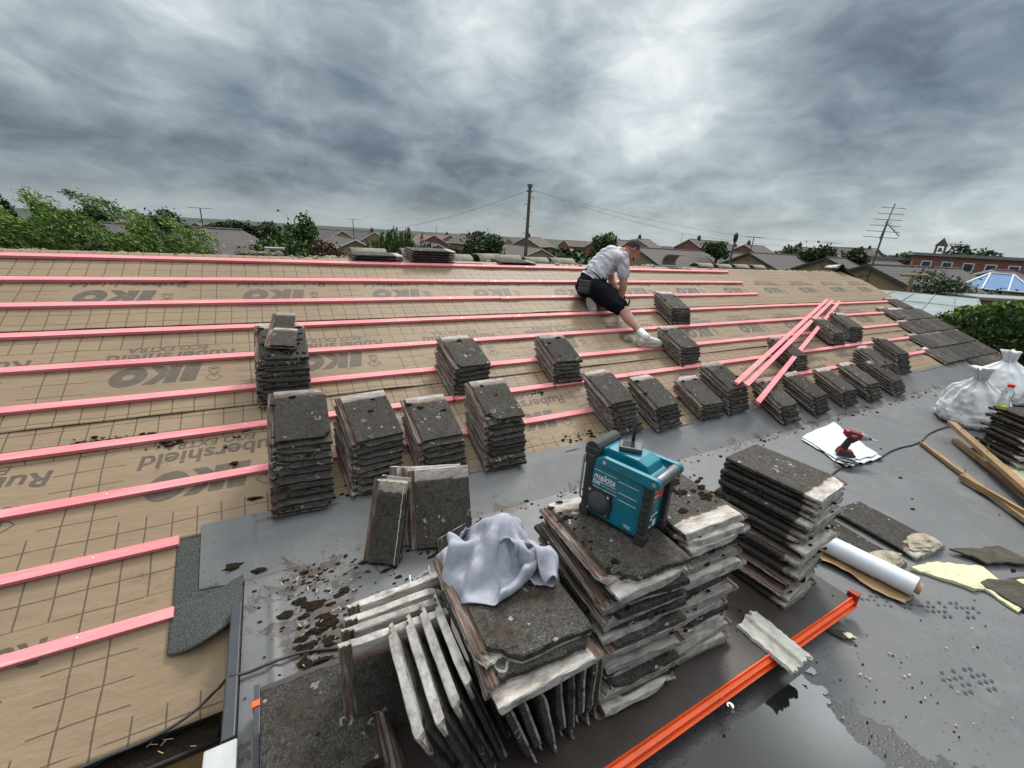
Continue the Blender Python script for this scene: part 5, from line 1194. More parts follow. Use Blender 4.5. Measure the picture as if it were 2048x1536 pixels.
# t-shirt
shirt = mat('tshirt', lambda N: dict(col=N.ramp(N.noise(N.tc(), 6, 3), [(.3, (.48, .48, .52)), (.7, (.58, .58, .62))]), rough=.9, n=N.bump(N.noise(N.mapping(N.tc(), (1, 1, 1)), 22, 4, .6), .35, .01)))
b = MB(); up_ = (nk-pe).normalized()
chain(b, [(pe+V_((.01, 0, .03)), .147), (mid, .145), (ch, .146), (nk-up_*.03, .078)], 26)
chain(b, [(ch+V_((.005, -.10, .012)), .092), (ch+V_((.005, .10, .012)), .092)], 22)
for sh, el in ((sh_n, el_n), (sh_f, el_f)): chain(b, [(sh+V_((-.015, 0, .002)), .075), (sh.lerp(el, .60), .070)], 22)
def wr_shirt(co, nr):
    d = (co-pe).dot(up_); s_ = co.cross(up_)
    return .0085*math.sin(d*74+7*fbm(co.x*4, co.y*5, co.z*4))*(.35+.65*max(0, fbm(co.x*5, co.y*4, co.z*5, 2)+.45))+.006*fbm(co.x*11, co.y*11, co.z*11)
ts = melt(b, 'tshirt', shirt, man, .006, 6, wr_shirt, [(pe+up_*.005, -up_), (sh_n.lerp(el_n, .58), (el_n-sh_n).normalized()), (sh_f.lerp(el_f, .58)+V_((.0, .0, -.0)), V_((.1, .0, -1)))] if False else [(pe+up_*.012, -up_)])
# shorts
navy = mat('shorts_cloth', lambda N: dict(col=N.ramp(N.noise(N.tc(), 8, 3), [(.3, (.005, .006, .010)), (.7, (.011, .013, .019))]), spec=.12, rough=.95, n=N.bump(N.noise(N.tc(), 18, 4, .6), .5, .012)))
b = MB(); chain(b, [(pe-up_*.03, .148), (pe+up_*.075, .147)], 24)
for h_, k_ in ((hp_n, kn_n), (hp_f, kn_f)): chain(b, [(h_+V_((0, 0, .005)), .122), (h_.lerp(k_, .5), .112), (h_.lerp(k_, .90), .096)], 24)
dN, dF = (kn_n-hp_n).normalized(), (kn_f-hp_f).normalized()
sh_o = melt(b, 'shorts', navy, man, .006, 5, lambda co, nr: .006*math.sin(co.x*60+co.z*45+9*fbm(co.x*4, co.y*4, co.z*4))*max(0, .5+fbm(co.x*6, co.y*6, co.z*6))+.004*fbm(co.x*14, co.y*14, co.z*14))
# hair: a close crop over the crown and back of the head
b = MB(); ell(b, hd+hu*.010-hf*.010, HA, (.098, .0795, .109), 26); me_h = b.mesh('hair', mat('hair', lambda N: dict(col=N.ramp(N.noise(N.tc(), 260, 2, .7), [(.3, (.016, .011, .009)), (.7, (.060, .040, .031))]), rough=.9, n=N.bump(N.noise(N.tc(), 420, 2), .8, .004))), True)
bm = bmesh.new(); bm.from_mesh(me_h); bmesh.ops.subdivide_edges(bm, edges=bm.edges, cuts=1, use_grid_fill=True)
bmesh.ops.bisect_plane(bm, geom=bm.verts[:]+bm.edges[:]+bm.faces[:], plane_co=hd+hf*.078+hu*.045, plane_no=(hf*.75-hu*.45), clear_outer=True)
bmesh.ops.bisect_plane(bm, geom=bm.verts[:]+bm.edges[:]+bm.faces[:], plane_co=hd+hu*.012, plane_no=(-hu*.9+hf*.10), clear_outer=True)
bm.to_mesh(me_h); bm.free(); hr = link('hair', me_h, man); hr.matrix_parent_inverse = man.matrix_world.inverted()
b = MB(); chain(b, [(hd+hf*.048-hu*.082-hw*.05, .012), (hd+hf*.082-hu*.092, .013), (hd+hf*.048-hu*.082+hw*.05, .012)], 8)
melt(b, 'beard', MATS['hair'], man, .004, 2)
for s_ in (-1, 1):
    b = MB(); ell(b, hd+hf*.0935+hw*s_*.029+hu*.002, HA, (.006, .010, .0045), 10); o = b.build('eye', plain('eye_white', (.5, .48, .45), .3, bump=0), None, smooth=True); o.parent = man; o.matrix_parent_inverse = man.matrix_world.inverted()
# belt with its pouch
def keep(mb, nm, m, smooth=True, bev=0):
    o = mb.build(nm, m, None, smooth=smooth, bevel=bev); o.parent = man; o.matrix_parent_inverse = man.matrix_world.inverted(); return o
b = MB(); c_ = pe+up_*.062; e1 = V_((0, 1, 0)); e2 = e1.cross(up_).normalized(); b.tube([c_+e1*.160*math.cos(a)+e2*.160*math.sin(a) for a in np.linspace(0, 2*math.pi, 41)], .020, 8, caps=False, sq=.35)
keep(b, 'tool_belt', M_['black_plastic'])
MP = frame(V_((3.105, 3.875, -.49)), V_((.45, -.9, 0)), V_((.25, .1, .95)))
b = MB(); b.box((-.065, -.075, -.045), (.065, .055, .045), MP); po = keep(b, 'pouch', M_['black_plastic'], False, .012)
b = MB()
for y in (-.03, .015): b.box((-.068, y, -.048), (.068, y+.010, .049), MP)
b.box((-.070, .045, -.05), (.070, .066, .05), MP); o = keep(b, 'pouch_flap', M_['grey_plastic'], False, .004)
# socks and trainers
sock = plain('sock', (.66, .66, .72), .9, var=.05); shoe_m = plain('trainer_white', (.60, .60, .57), .7, var=.2, scale=30); sole_m = plain('trainer_sole', (.50, .49, .45), .75, var=.25, scale=25)
def shoe(heel, toe, upv, ank, nm_lbl):
    heel, toe, upv = V_(heel), V_(toe), V_(upv); f_ = (toe-heel).normalized(); u_ = (upv-f_*upv.dot(f_)).normalized(); s_ = u_.cross(f_); L = (toe-heel).length
    b = MB()
    P = lambda x, z, y=0: heel+f_*L*x+u_*z+s_*y
    chain(b, [(P(.10, .052), .040), (P(.32, .056), .041), (P(.58, .046), .043), (P(.80, .036), .040), (P(.91, .030), .032)], 16)
    chain(b, [(P(.13, .06), .038), (P(.17, .105), .037)], 14); chain(b, [(P(.28, .075), .036), (P(.50, .060), .036)], 12)
    melt(b, 'trainer', shoe_m, man, .005, 3, lambda co, nr: .003*fbm(co.x*40, co.y*40, co.z*40))
    b = MB(); out = []
    for a in np.linspace(0, 2*math.pi, 40)[:-1]:
        x = .5+.5*math.cos(a); w = (.036+.013*math.sin(x*2.6)+.006*x)*abs(math.sin(a))**.55*(1 if math.sin(a) > 0 else -1); out.append((x*L*1.02-.004, w))
    Ms = Matrix.Translation(heel) @ Matrix((f_, s_, u_)).transposed().to_4x4(); b.prism(out, -.004, .030, 'Z', Ms)
    so = keep(b, 'trainer_sole', sole_m, False, .005)
    b = MB()
    for k in range(5): x = .36+.085*k; b.tube([P(x, .083-.05*(x-.36), -.03), P(x+.02, .100-.07*(x-.36), 0), P(x, .083-.05*(x-.36), .03)], .004, 6)
    keep(b, 'laces', sock)
    b = MB(); chain(b, [(ank, .043), (P(.15, .10), .044)], 14); melt(b, 'sock', sock, man, .006, 2)
shoe((3.375, 3.205, -1.018), (3.660, 3.165, -1.030), (0, -.35, .93), an_n.lerp(kn_n, .16), 'near')
shoe((3.165, 3.885, -.615), (3.225, 3.815, -.765), (.80, .45, .15), an_f, 'far')
# hammer in his hand
hm_ = empty('claw_hammer', (3.70, 3.86, -.715)); bpy.context.view_layer.update(); tag(hm_, 'black claw hammer held in the hand of the kneeling man', 'hammer')
h0, h1 = V_((3.60, 3.865, -.715)), V_((3.825, 3.90, -.705)); 
def hk(mb, nm, m, sm=True):
    o = mb.build(nm, m, None, smooth=sm); o.parent = hm_; o.matrix_parent_inverse = hm_.matrix_world.inverted(); return o
b = MB(); b.tube([h0, h0.lerp(h1, .4), h1], [.015, .014, .010], 10); hk(b, 'handle', M_['black_plastic'])
b = MB(); n_ = V_((0, -.3, 1)).normalized(); b.tube([h1-n_*.045, h1-n_*.03, h1-n_*.028, h1+n_*.02], [.014, .014, .010, .011], 12); b.tube([h1+n_*.01, h1+n_*.045+V_((-.004, 0, 0)), h1+n_*.075+V_((-.024, 0, 0)), h1+n_*.09+V_((-.05, 0, 0))], [.012, .010, .007, .003], 8); hk(b, 'head', M_['dull_metal'])
# ================================================================== GROUND, HILLS
HILL = [(-597, 1698, -23.7), (-413.8, 1751.8, -22), (-204, 1788, -18), (-122, 1796, -13.5), (-65, 1799, -12), (8, 1800, -16), (183, 1791, -16.5), (285, 1777, -14.5), (390, 1757, -16.5), (644, 1681, -12.5), (913, 1551, -8.8), (1155, 1381, -6.3), (1411, 1117, -1.7), (1585, 853, 2.3), (1691, 616, 4), (1761, 372, 4)]
HAZ = [(math.atan2(y, x), z) for x, y, z in HILL]
def hill_z(az):
    if az > HAZ[0][0] or az < HAZ[-1][0]: return HAZ[0][1] if az > HAZ[0][0] else HAZ[-1][1]
    for (a, z), (c, w) in zip(HAZ, HAZ[1:]):
        if c <= az <= a: return z+(w-z)*(a-az)/(a-c)
    return -10
def ground_z(x, y):
    r_ = math.hypot(x, y); t = max(0, min(1, (r_-30)/1600)); az = math.atan2(y, x)
    lf_ = max(0, min(1, (az-R(35))/R(25)))*max(0, min(1, (r_-14)/45)); return GZ+(hill_z(az)-6-GZ)*t-1.9*lf_*(1-t)+(1-lf_)*1.2*max(0, min(1, (r_-40)/60))*(1-t)
def m_ground(N):
    P = N.pos(); a = N.noise(P, .045, 5, .6); b = N.noise(P, .9, 4, .6)
    c = N.ramp(a, [(.35, (.022, .034, .018)), (.5, (.034, .044, .024)), (.62, (.055, .056, .036)), (.75, (.035, .04, .03))]); return dict(col=N.mix(N.math('MULTIPLY', b, .4), c, (.03, .035, .018)), rough=1.)
b = MB(); na = 120; rs = [0, 12, 20, 30, 45, 70, 110, 180, 300, 500, 800, 1200, 1650, 2600, 5000, 9000]
b.grid(na+1, len(rs), lambda i, j: Vector((rs[round(j*(len(rs)-1))]*math.cos(2*math.pi*i), rs[round(j*(len(rs)-1))]*math.sin(2*math.pi*i), ground_z(rs[round(j*(len(rs)-1))]*math.cos(2*math.pi*i), rs[round(j*(len(rs)-1))]*math.sin(2*math.pi*i)))))
o = b.build('ground', mat('ground', m_ground), None, smooth=True); tag(o, kind='structure')
b = MB(); n = 160
def hillp(i, j):
    az = HAZ[-1][0]-.3+(HAZ[0][0]-HAZ[-1][0]+.6)*i; z = hill_z(az)+2.2*fbm(az*40, 1)+1.2*abs(fbm(az*190, 3)); r_ = 1700+500*j
    return Vector((r_*math.cos(az), r_*math.sin(az), -60+(z+60)*(0, 1, .9, .3)[round(j*3)]))
b.grid(n*3, 4, hillp); o = b.build('hills', plain('hill_haze_tint', (.060, .075, .080), 1, var=.4, scale=.006, bump=0), None); tag(o, kind='structure')  # mild distance haze is put into the hills' bluish base colour
# ================================================================== NEIGHBOURING HOUSES
def rooftri(mb, uvs, q, uv, t=.09):
    o = len(mb.v); mb.add(list(q)+[Vector(v)-Vector((0, 0, t)) for v in q], [(0,1,2,3),(7,6,5,4)]+[(i, i+4, (i+1) % 4+4, (i+1) % 4) for i in range(4)]); uvs += list(uv)+list(uv)
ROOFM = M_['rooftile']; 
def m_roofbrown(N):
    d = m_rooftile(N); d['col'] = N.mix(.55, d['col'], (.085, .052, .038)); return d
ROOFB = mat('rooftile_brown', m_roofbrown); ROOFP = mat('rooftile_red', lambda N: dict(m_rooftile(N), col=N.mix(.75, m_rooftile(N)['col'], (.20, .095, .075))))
GLZ = plain('window_glass', (.035, .045, .055), .08, bump=0)
def bungalow(x, y, zr, L, label, yaw=0., w=7.0, pitch=23, wall='brick', roof=None, white=True, chim=None, eav=.45, aerial=None, windows=True, grp='neighbouring bungalows', name='bungalow', stub=0):
    """gable end at (x, y) facing local -x, ridge running along local +x for L; zr = ridge height"""
    gz = min(GZ, zr-3.7) if zr < .2 else zr-4.2
    e = empty(name, (x, y, gz)); e.rotation_euler = (0, 0, yaw); tag(e, label, 'house', grp)
    hw_, tp = w/2, math.tan(R(pitch)); zr = zr-gz; ze = zr-hw_*tp; ov = .18
    b = MB(); uvs = []; sl = hw_/math.cos(R(pitch))+.3; c_, s_ = math.cos(R(pitch)), math.sin(R(pitch))
    for sg in (-1, 1):
        q = [Vector((-ov, 0, zr)), Vector((L+ov, 0, zr)), Vector((L+ov+stub, sg*sl*c_, zr-sl*s_)), Vector((-ov, sg*sl*c_, zr-sl*s_))]
        rooftri(b, uvs, q, [(0, sl), (L, sl), (L, 0), (0, 0)])
    if stub:
        q = [Vector((L+ov, 0, zr)), Vector((L+ov, 0, zr)), Vector((L+ov+stub, sl*c_, zr-sl*s_)), Vector((L+ov+stub, -sl*c_, zr-sl*s_))]; rooftri(b, uvs, q, [(3, sl), (3, sl), (6, 0), (0, 0)])
    rf = b.build('roof', roof or ROOFM, e, uv=uvs)
    bm = bmesh.new(); bm.from_mesh(rf.data); bmesh.ops.recalc_face_normals(bm, faces=bm.faces); bm.to_mesh(rf.data); bm.free()
    b = MB(); b.tube([(-ov, 0, zr-.02), (L+ov, 0, zr-.02)], .10, 8); b.build('ridge_tiles', plain('ridge_tile', (.075, .068, .062), .9, var=.4, scale=4), e)
    b = MB(); b.prism([(-hw_+.1, 0), (hw_-.1, 0), (hw_-.1, ze-.02), (0, zr-.14), (-hw_+.1, ze-.02)], 0, L, 'X'); b.build('wall', M_[wall], e)
    wm = M_['white_upvc'] if white else plain('dark_barge', (.05, .055, .06), .6)
    b = MB(); t = .17
    for xg in ((-ov-.03, L+ov) if not stub else (-ov-.03,)): 
        for sg in (-1, 1): b.prism([(0, zr+.02), (sg*sl*c_, zr+.02-sl*s_), (sg*sl*c_, zr+.02-sl*s_-t), (0, zr+.02-t)], xg, xg+.03, 'X')
    o = b.build('bargeboard', wm, e); bm = bmesh.new(); bm.from_mesh(o.data); bmesh.ops.recalc_face_normals(bm, faces=bm.faces); bm.to_mesh(o.data); bm.free()
    b = MB()
    for sg in (-1, 1): y1 = sg*(sl*c_-.02); b.box((-ov, min(y1, y1+sg*.10), zr-sl*s_-.16), (L+ov, max(y1, y1+sg*.10), zr-sl*s_-.03))
    b.build('gutter', wm, e)
    if windows:
        for (xx, yy, ax, ww) in ((-.03, -1.6, 1, 1.3), (-.03, 1.5, 1, 1.1), (L*.3, -hw_+.07, 0, 1.5), (L*.7, -hw_+.07, 0, 1.2)):
            f = MB(); g = MB(); z0, z1 = ze-1.35, ze-.25
            lo, hi = ((xx-.02, yy-ww/2, z0), (xx+.04, yy+ww/2, z1)) if ax else ((xx-ww/2, yy-.02, z0), (xx+ww/2, yy+.05, z1))
            f.box(lo, hi); fo = f.build('window', M_['white_upvc'], e)
            lo, hi = ((xx-.026, yy-ww/2+.08, z0+.08), (xx-.02, yy+ww/2-.08, z1-.08)) if ax else ((xx-ww/2+.08, yy-.026, z0+.08), (xx+ww/2-.08, yy-.02, z1-.08))
            g.box(lo, hi); g.build('pane', GLZ, fo)
    b = MB(); b.box((-.02, -.22, zr-.75), (.0, .0, zr-.62)); b.box((-.02, .05, zr-.80), (.0, .30, zr-.64)); b.build('vent_brick', plain('vent', (.16, .10, .06), .9), e)
    if chim:
        b = MB(); b.box((chim-.35, -.28, zr-.5), (chim+.35, .28, zr+.75)); ch_ = b.build('chimney', plain('sooty_brick', (.06, .045, .04), .9, var=.4), e); b = MB(); b.tube([(chim, 0, zr+.75), (chim, 0, zr+1.1)], [.14, .11], 10); b.build('chimney_pot', plain('terracotta', (.10, .06, .045), .85), ch_)
    return e
PY = math.pi/2
# the near row behind, gables towards us
bungalow(9.2, 54.2, -1.38, 16, 'buff brick bungalow with white-edged gable behind the cream garage', R(90), 7.0, 25)
bungalow(25, 70.7, -1.92, 16, 'buff bungalow gable with white bargeboards between the tamarisk and the round tree', R(82), 6.6, 25)
bungalow(44.5, 69.5, -1.85, 26, 'buff bungalow with white-edged gable right beside the tall pole', R(78), 7.4, 25)
bungalow(33.4, 34, -.36, 24, 'long grey-tiled bungalow roof directly behind the kneeling man', 0, 8, white=False)
bungalow(40.7, 26.5, -.16, 16, 'grey-tiled bungalow with dark gable edge right of the propped ridge tile', 0, 6.4, white=False)
bungalow(41.4, 20, -.15, 13, 'grey-tiled bungalow with dark gable edge just left of the leaning aerial', 0, 6.4, white=False)
bungalow(33, 13.5, -.37, 15, 'grey-tiled bungalow whose gable stands at the foot of the leaning aerial', 0, 6.6, white=False)
bungalow(51, 12.4, -.3, 9, 'grey-tiled bungalow with white gable edge behind the garden bushes', 0, 6.6)
bungalow(-7.5, 30, -.58, 6.3, 'wide bungalow roof of pale grey courses with white fascia, left of the tall bushy tree', 0, 8.4, 16, stub=1.9)
bungalow(-19, 19.5, -.75, 6.5, 'cream bungalow mostly hidden by the windblown light green tree', .45, 7, 22)
# the louvred flue on the ridge line
fl_ = empty('roof_flue', (.18, 10.9, -1.10)); tag(fl_, 'squat grey louvred flue standing before the wide grey bungalow roof', 'flue')
b = MB(); b.box((-.17, -.17, 0), (.17, .17, .26)); b.build('base', plain('flue_grey', (.25, .26, .27), .6), fl_, bevel=.01)
b = MB()
for k in range(5): b.box((-.15, -.15, .28+.05*k), (.15, .15, .30+.05*k))
b.box((-.19, -.19, .53), (.19, .19, .57)); b.box((-.13, -.13, .26), (.13, .13, .53)); b.build('louvres', MATS['flue_grey'], fl_)
# garage
ga = empty('garage', (2.95, 34.2, -4.0)); tag(ga, 'small cream garage with a white up-and-over door below the buff bungalow', 'garage')
cream = plain('cream_render', (.46, .40, .28), .9); b = MB(); b.box((-1.05, 0, 0), (.95, 4.5, 2.2)); b.build('wall', cream, ga)
b = MB(); b.box((-1.15, -.1, 2.203), (1.05, 4.6, 2.33)); b.build('roof', plain('garage_roof', (.28, .26, .21), .9), ga)
b = MB(); b.box((-.82, -.03, .2), (.72, -.005, 1.95)); b.build('door', M_['white_upvc'], ga)
# far rows (ridge positions measured along the skyline)
FAR = [(19.5, 56.7, -.45, 9, .5, 0, 'brick_red', ROOFP, 'red-roofed far bungalow with twin white gables left of the round tree'), (13.0, 62, -.55, 10, .2, 1, 'brick', ROOFM, 'far brown bungalow with white gable under the thin mast'),
       (8.2, 57, -.55, 9, 1.2, 0, 'brick', ROOFM, 'far bungalow row end above the cream garage'), (30.5, 51.7, .0, 11, -.15, 3, 'brick_red', ROOFB, 'far red brick house with white gable behind the tall pole'),
       (38.2, 46, .35, 11, -.25, 5, 'brick_red', ROOFB, 'far red brick house with white gable right of the tall pole'), (24.6, 53, -.15, 7, .1, 2, 'brick', ROOFB, 'far low house half hidden behind the dark round tree'),
       (46.0, 38.2, .95, 12, -.65, 4, 'brick_red', ROOFB, 'far brown-roofed house with chimney and orange-brown gable'), (50.2, 33.6, .70, 11, -.8, 3, 'brick_red', ROOFB, 'far brown-roofed house with a white-edged dark gable by the thin pole'),
       (41.5, 42.5, .65, 8, -.5, 2, 'brick', ROOFB, 'far brown roof just above the kneeling man'), (54.0, 26.6, .95, 11, -.9, 0, 'brick_red', ROOFB, 'far red brick house under the paired aerials'),
       (53.2, 29.5, .75, 7, -.9, 2, 'brick_red', ROOFB, 'far dark roof between two bushy trees on the right'), (60.5, 20.6, .42, 6, -1.1, 0, 'brick_red', ROOFB, 'tiny far red house with white gable left of the bell-cote'),
       (33.5, 68, -.1, 14, .1, 6, 'brick', ROOFM, 'far grey terrace roof on the skyline left of the tall pole'), (4.5, 70, -.75, 12, .3, 4, 'brick', ROOFM, 'far pale house on the skyline above the louvred flue')]
for (x, y, z, L, yw, ch_, wl, rf, lb) in FAR:
    bungalow(x*1.9, y*1.9, z*1.9, L*1.5, lb, math.atan2(y, x)+(.55 if yw > .0 else -.55)*(1 if len(lb) % 3 else .5), 7.4, 28, wl, rf, True, ch_ or None, windows=False, grp='far houses along the skyline')
for k in range(26):                                       # more of the estate, small on the skyline
    az = R(17+3.6*k+2*math.sin(k*7)); d_ = 150+70*abs(math.sin(k*2.3)); x, y = d_*math.cos(az), d_*math.sin(az); lift = -.010+.028*max(0, min(1, (R(75)-az)/R(60)))
    bungalow(x, y, lift*d_+.4*math.sin(k), 14, 'small far brown-roofed house among many alike on the hazy skyline', az+.9*math.sin(k*1.7), 8, 30, 'brick_red' if k % 3 else 'brick', (ROOFB, ROOFM, ROOFB, ROOFP)[k % 4], True, 3 if k % 2 else None, windows=False, grp='small houses along the skyline')
# school and bell-cote
sc_ = empty('school', (56, 15.5, GZ)); sc_.rotation_euler = (0, 0, R(-64)); tag(sc_, 'long flat-roofed red brick building on the right skyline', 'school')
b = MB(); b.box((-3.6, 0, 0), (4.2, 9, 4.55)); b.box((-8.0, 2, 0), (-3.6, 9, 4.0)); b.build('wall', M_['brick_red'], sc_)
b = MB(); b.box((-3.8, -.2, 4.553), (4.4, 9.2, 4.80)); b.box((-8.2, 1.8, 4.003), (-3.6, 9, 4.25)); b.build('roof', plain('felt_edge', (.20, .20, .20), .8), sc_)
for k in range(5):
    x = -3.0+1.45*k; b = MB(); b.box((x, -.03, 3.3), (x+.75, -.003, 4.1)); w_ = b.build('window', M_['white_upvc'], sc_); b = MB(); b.box((x+.08, -.04, 3.38), (x+.67, -.031, 4.02)); b.build('pane', GLZ, w_)
cp = empty('chapel', (85.5, 28.1, GZ)); cp.rotation_euler = (0, 0, R(-72)); tag(cp, 'stone chapel with pointed roof and open bell-cote behind the school', 'chapel')
stone = plain('stone', (.13, .115, .095), .95, var=.35, scale=3); b = MB(); b.prism([(-4, 0), (4, 0), (4, 2.6), (.9, 4.9), (-4, 2.2)], -4, 4, 'Y'); b.build('roof', stone, cp)
b = MB()
for x in (.6, 1.55): b.box((x, -.3, 4.0), (x+.26, .3, 6.3))
b.box((.6, -.3, 4.0), (1.81, .3, 5.2)); b.prism([(.45, 6.25), (1.95, 6.25), (1.2, 7.4)], -.35, .35, 'Y'); b.build('bell_cote', stone, cp)
b = MB(); b.lathe([(.30, 5.45), (.22, 5.65), (.16, 5.95), (.03, 6.05)], 12, Matrix.Translation((1.2, 0, 0))); b.build('bell', M_['dull_metal'], cp)
# conservatory with its blue glass roof, and the translucent lean-to
cv = empty('conservatory', (44.5, 10.3, GZ-.6)); cv.rotation_euler = (0, 0, R(-75)); tag(cv, 'white conservatory with a hipped blue glass roof at the right', 'conservatory')
blue = plain('blue_glass', (.10, .22, .42), .15, var=.1, bump=0)
b = MB(); b.add([(-1.9, -1.2, 3.05), (1.9, -1.2, 3.05), (1.9, 2.0, 3.05), (-1.9, 2.0, 3.05), (-.5, .4, 4.1), (.6, .4, 4.1)], [(0,1,5,4), (1,2,5), (2,3,4,5), (3,0,4)]); b.build('glass_roof', blue, cv)
b = MB(); ps = [Vector(q) for q in ((-1.9, -1.2, 3.06), (1.9, -1.2, 3.06), (1.9, 2.0, 3.06), (-1.9, 2.0, 3.06))]; r0, r1 = Vector((-.5, .4, 4.12)), Vector((.6, .4, 4.12))
for a_, c_ in ((ps[0], r0), (ps[1], r1), (ps[2], r1), (ps[3], r0), (r0, r1), (ps[0], ps[1]), (ps[1], ps[2]), (ps[3], ps[0]), (ps[0].lerp(ps[1], .33), r0), (ps[0].lerp(ps[1], .66), r1)): b.tube([a_, c_], .05, 6)
b.build('roof_bars', M_['white_upvc'], cv)
b = MB(); b.box((-1.8, -1.1, 0), (1.8, 1.9, 2.95)); b.build('wall', M_['brick'], cv)
for k in range(5):
    b = MB(); b.box((-1.75+.72*k, -1.14, 1.5), (-1.15+.72*k, -1.105, 2.8)); f_ = b.build('window', M_['white_upvc'], cv); b = MB(); b.box((-1.67+.72*k, -1.152, 1.58), (-1.23+.72*k, -1.141, 2.72)); b.build('pane', GLZ, f_)
wh = empty('conservatory', (47.5, 8.2, GZ-.1)); wh.rotation_euler = (0, 0, R(-75)); tag(wh, 'white glazed porch with many panes behind the hipped conservatory', 'conservatory')
b = MB(); b.box((-1.6, -1, 0), (2.6, 1.4, 2.75)); b.build('frame', M_['white_upvc'], wh)
for k in range(6): b = MB(); b.box((-1.5+.68*k, -1.02, 1.2), (-.95+.68*k, -1.003, 2.6)); b.build('pane', GLZ, wh)
b = MB(); b.prism([(-1.1, 2.76), (1.5, 2.76), (1.5, 2.9), (-1.1, 3.4)], -1.7, 2.7, 'X'); b.build('roof', plain('pale_poly', (.42, .46, .48), .35), wh)
ln = empty('lean_to', (13, 4.3, GZ)); tag(ln, 'lean-to with a translucent grey sheet roof beyond the verge', 'lean-to')
def tr(q): return Vector(q)-Vector((13, 4.3, GZ))
Q = [tr((16.0, 6.15, -.90)), tr((16.9, 4.15, -.90)), tr((12.1, 2.75, -1.12)), tr((10.4, 5.0, -1.12))]; Q[3] = tr((11.5, 5.3, -1.10)); Q[2] = tr((12.9, 2.9, -1.12))
def lerp4(i, j): return Q[0].lerp(Q[1], i).lerp(Q[3].lerp(Q[2], i), j)
b = MB(); b.grid(2, 2, lerp4); o = b.build('sheet_roof', plain('poly_sheet', (.27, .31, .32), .32, var=.15, scale=2, bump=.05), ln); md = o.modifiers.new('t', 'SOLIDIFY'); md.thickness = .02
b = MB()
for k in range(6): b.tube([lerp4(k/5, 0)+Vector((0, 0, .02)), lerp4(k/5, 1)+Vector((0, 0, .02))], .022, 6)
for j in (0, .5, 1): b.tube([lerp4(0, j)+Vector((0, 0, .015)), lerp4(1, j)+Vector((0, 0, .015))], .02, 6)
b.build('glazing_bars', plain('bar_grey', (.20, .22, .22), .5), ln)
b = MB()
for k in (0, 1):
    for j in (0, 1): q = lerp4(k, j); b.box((q.x-.05, q.y-.05, 0), (q.x+.05, q.y+.05, q.z-.02))
b.build('post', M_['oldwood'], ln)
# shed roofs and garden bits right of the verge
for (x, y, z, w, d, lb, m_) in ((19.5, 7.6, -1.25, 1.7, 1.0, 'low grey felt shed roof behind the lean-to', plain('shed_felt', (.10, .105, .115), .8)), (21.5, 4.6, -.95, 3.6, 1.3, 'long grey flat roof edge in front of the conservatory', plain('flat_grey', (.22, .225, .23), .7)), (17.6, 3.2, -1.05, 2.2, .9, 'pale corrugated carport roof beyond the hedge', plain('carport', (.52, .56, .58), .4))):
    e = empty('shed', (x, y, GZ), R(-25)); tag(e, lb, 'shed'); b = MB(); b.box((-w/2, -d/2, z-GZ-.10), (w/2, d/2, z-GZ)); b.build('roof', m_, e, bevel=.02); b = MB(); b.box((-w/2+.1, -d/2+.1, 0), (w/2-.1, d/2-.1, z-GZ-.101)); b.build('wall', M_['oldwood'], e)
po = empty('garden_post', (18.2, 6.2, GZ)); tag(po, 'leaning wooden post with a crossbar among the garden bushes', 'post'); b = MB(); b.tube([(0, 0, 0), (.1, -.05, 3.55)], .05, 8); b.build('upright', M_['oldwood'], po); b = MB(); b.tube([(-.30, .15, 3.55), (.50, -.25, 3.58)], .035, 8); b.build('crossbar', M_['oldwood'], po)
# ================================================================== POLE, WIRES, AERIALS
pl = empty('telegraph_pole', (7.66, 12.92, GZ)); tag(pl, 'tall weathered timber telegraph pole standing behind the ridge', 'pole')
b = MB(); b.tube([(0, 0, 0), (0, 0, 3), (0, 0, 5.52)], [.070, .060, .046], 12); b.build('shaft', plain('pole_wood', (.11, .09, .06), .9, var=.4, scale=5), pl)
b = MB()
for k in range(7): b.tube([(.07*(-1)**k, 0, 3.9+.22*k), (.17*(-1)**k, 0, 3.9+.22*k)], .010, 6)
b.build('step_irons', M_['dull_metal'], pl); b = MB(); b.tube([(0, 0, 5.52), (0, 0, 5.60)], .085, 12); b.tube([(-.10, 0, 5.40), (.10, 0, 5.40)], .03, 8); b.build('cap', M_['dull_metal'], pl)
def wire(a, c, sag, lb):
    a, c = Vector(a), Vector(c); b = MB(); b.tube([a.lerp(c, t)-Vector((0, 0, sag*4*t*(1-t))) for t in np.linspace(0, 1, 24)], .0042, 5); o = b.build('overhead_wire', M_['black_plastic'], None, smooth=True); rebase(o); tag(o, lb, 'wire', 'wires from the telegraph pole')
tp = (7.66, 12.92, 1.45)
wire(tp, (31, 14.5, .9), .5, 'overhead wire running right from the pole top to the far roofs'); wire(tp, (22, 12.9, .35), .35, 'lower overhead wire dropping right from the pole to the bungalow ridge'); wire(tp, (3.0, 18, -.25), .25, 'thin overhead wire dropping left from the pole top')
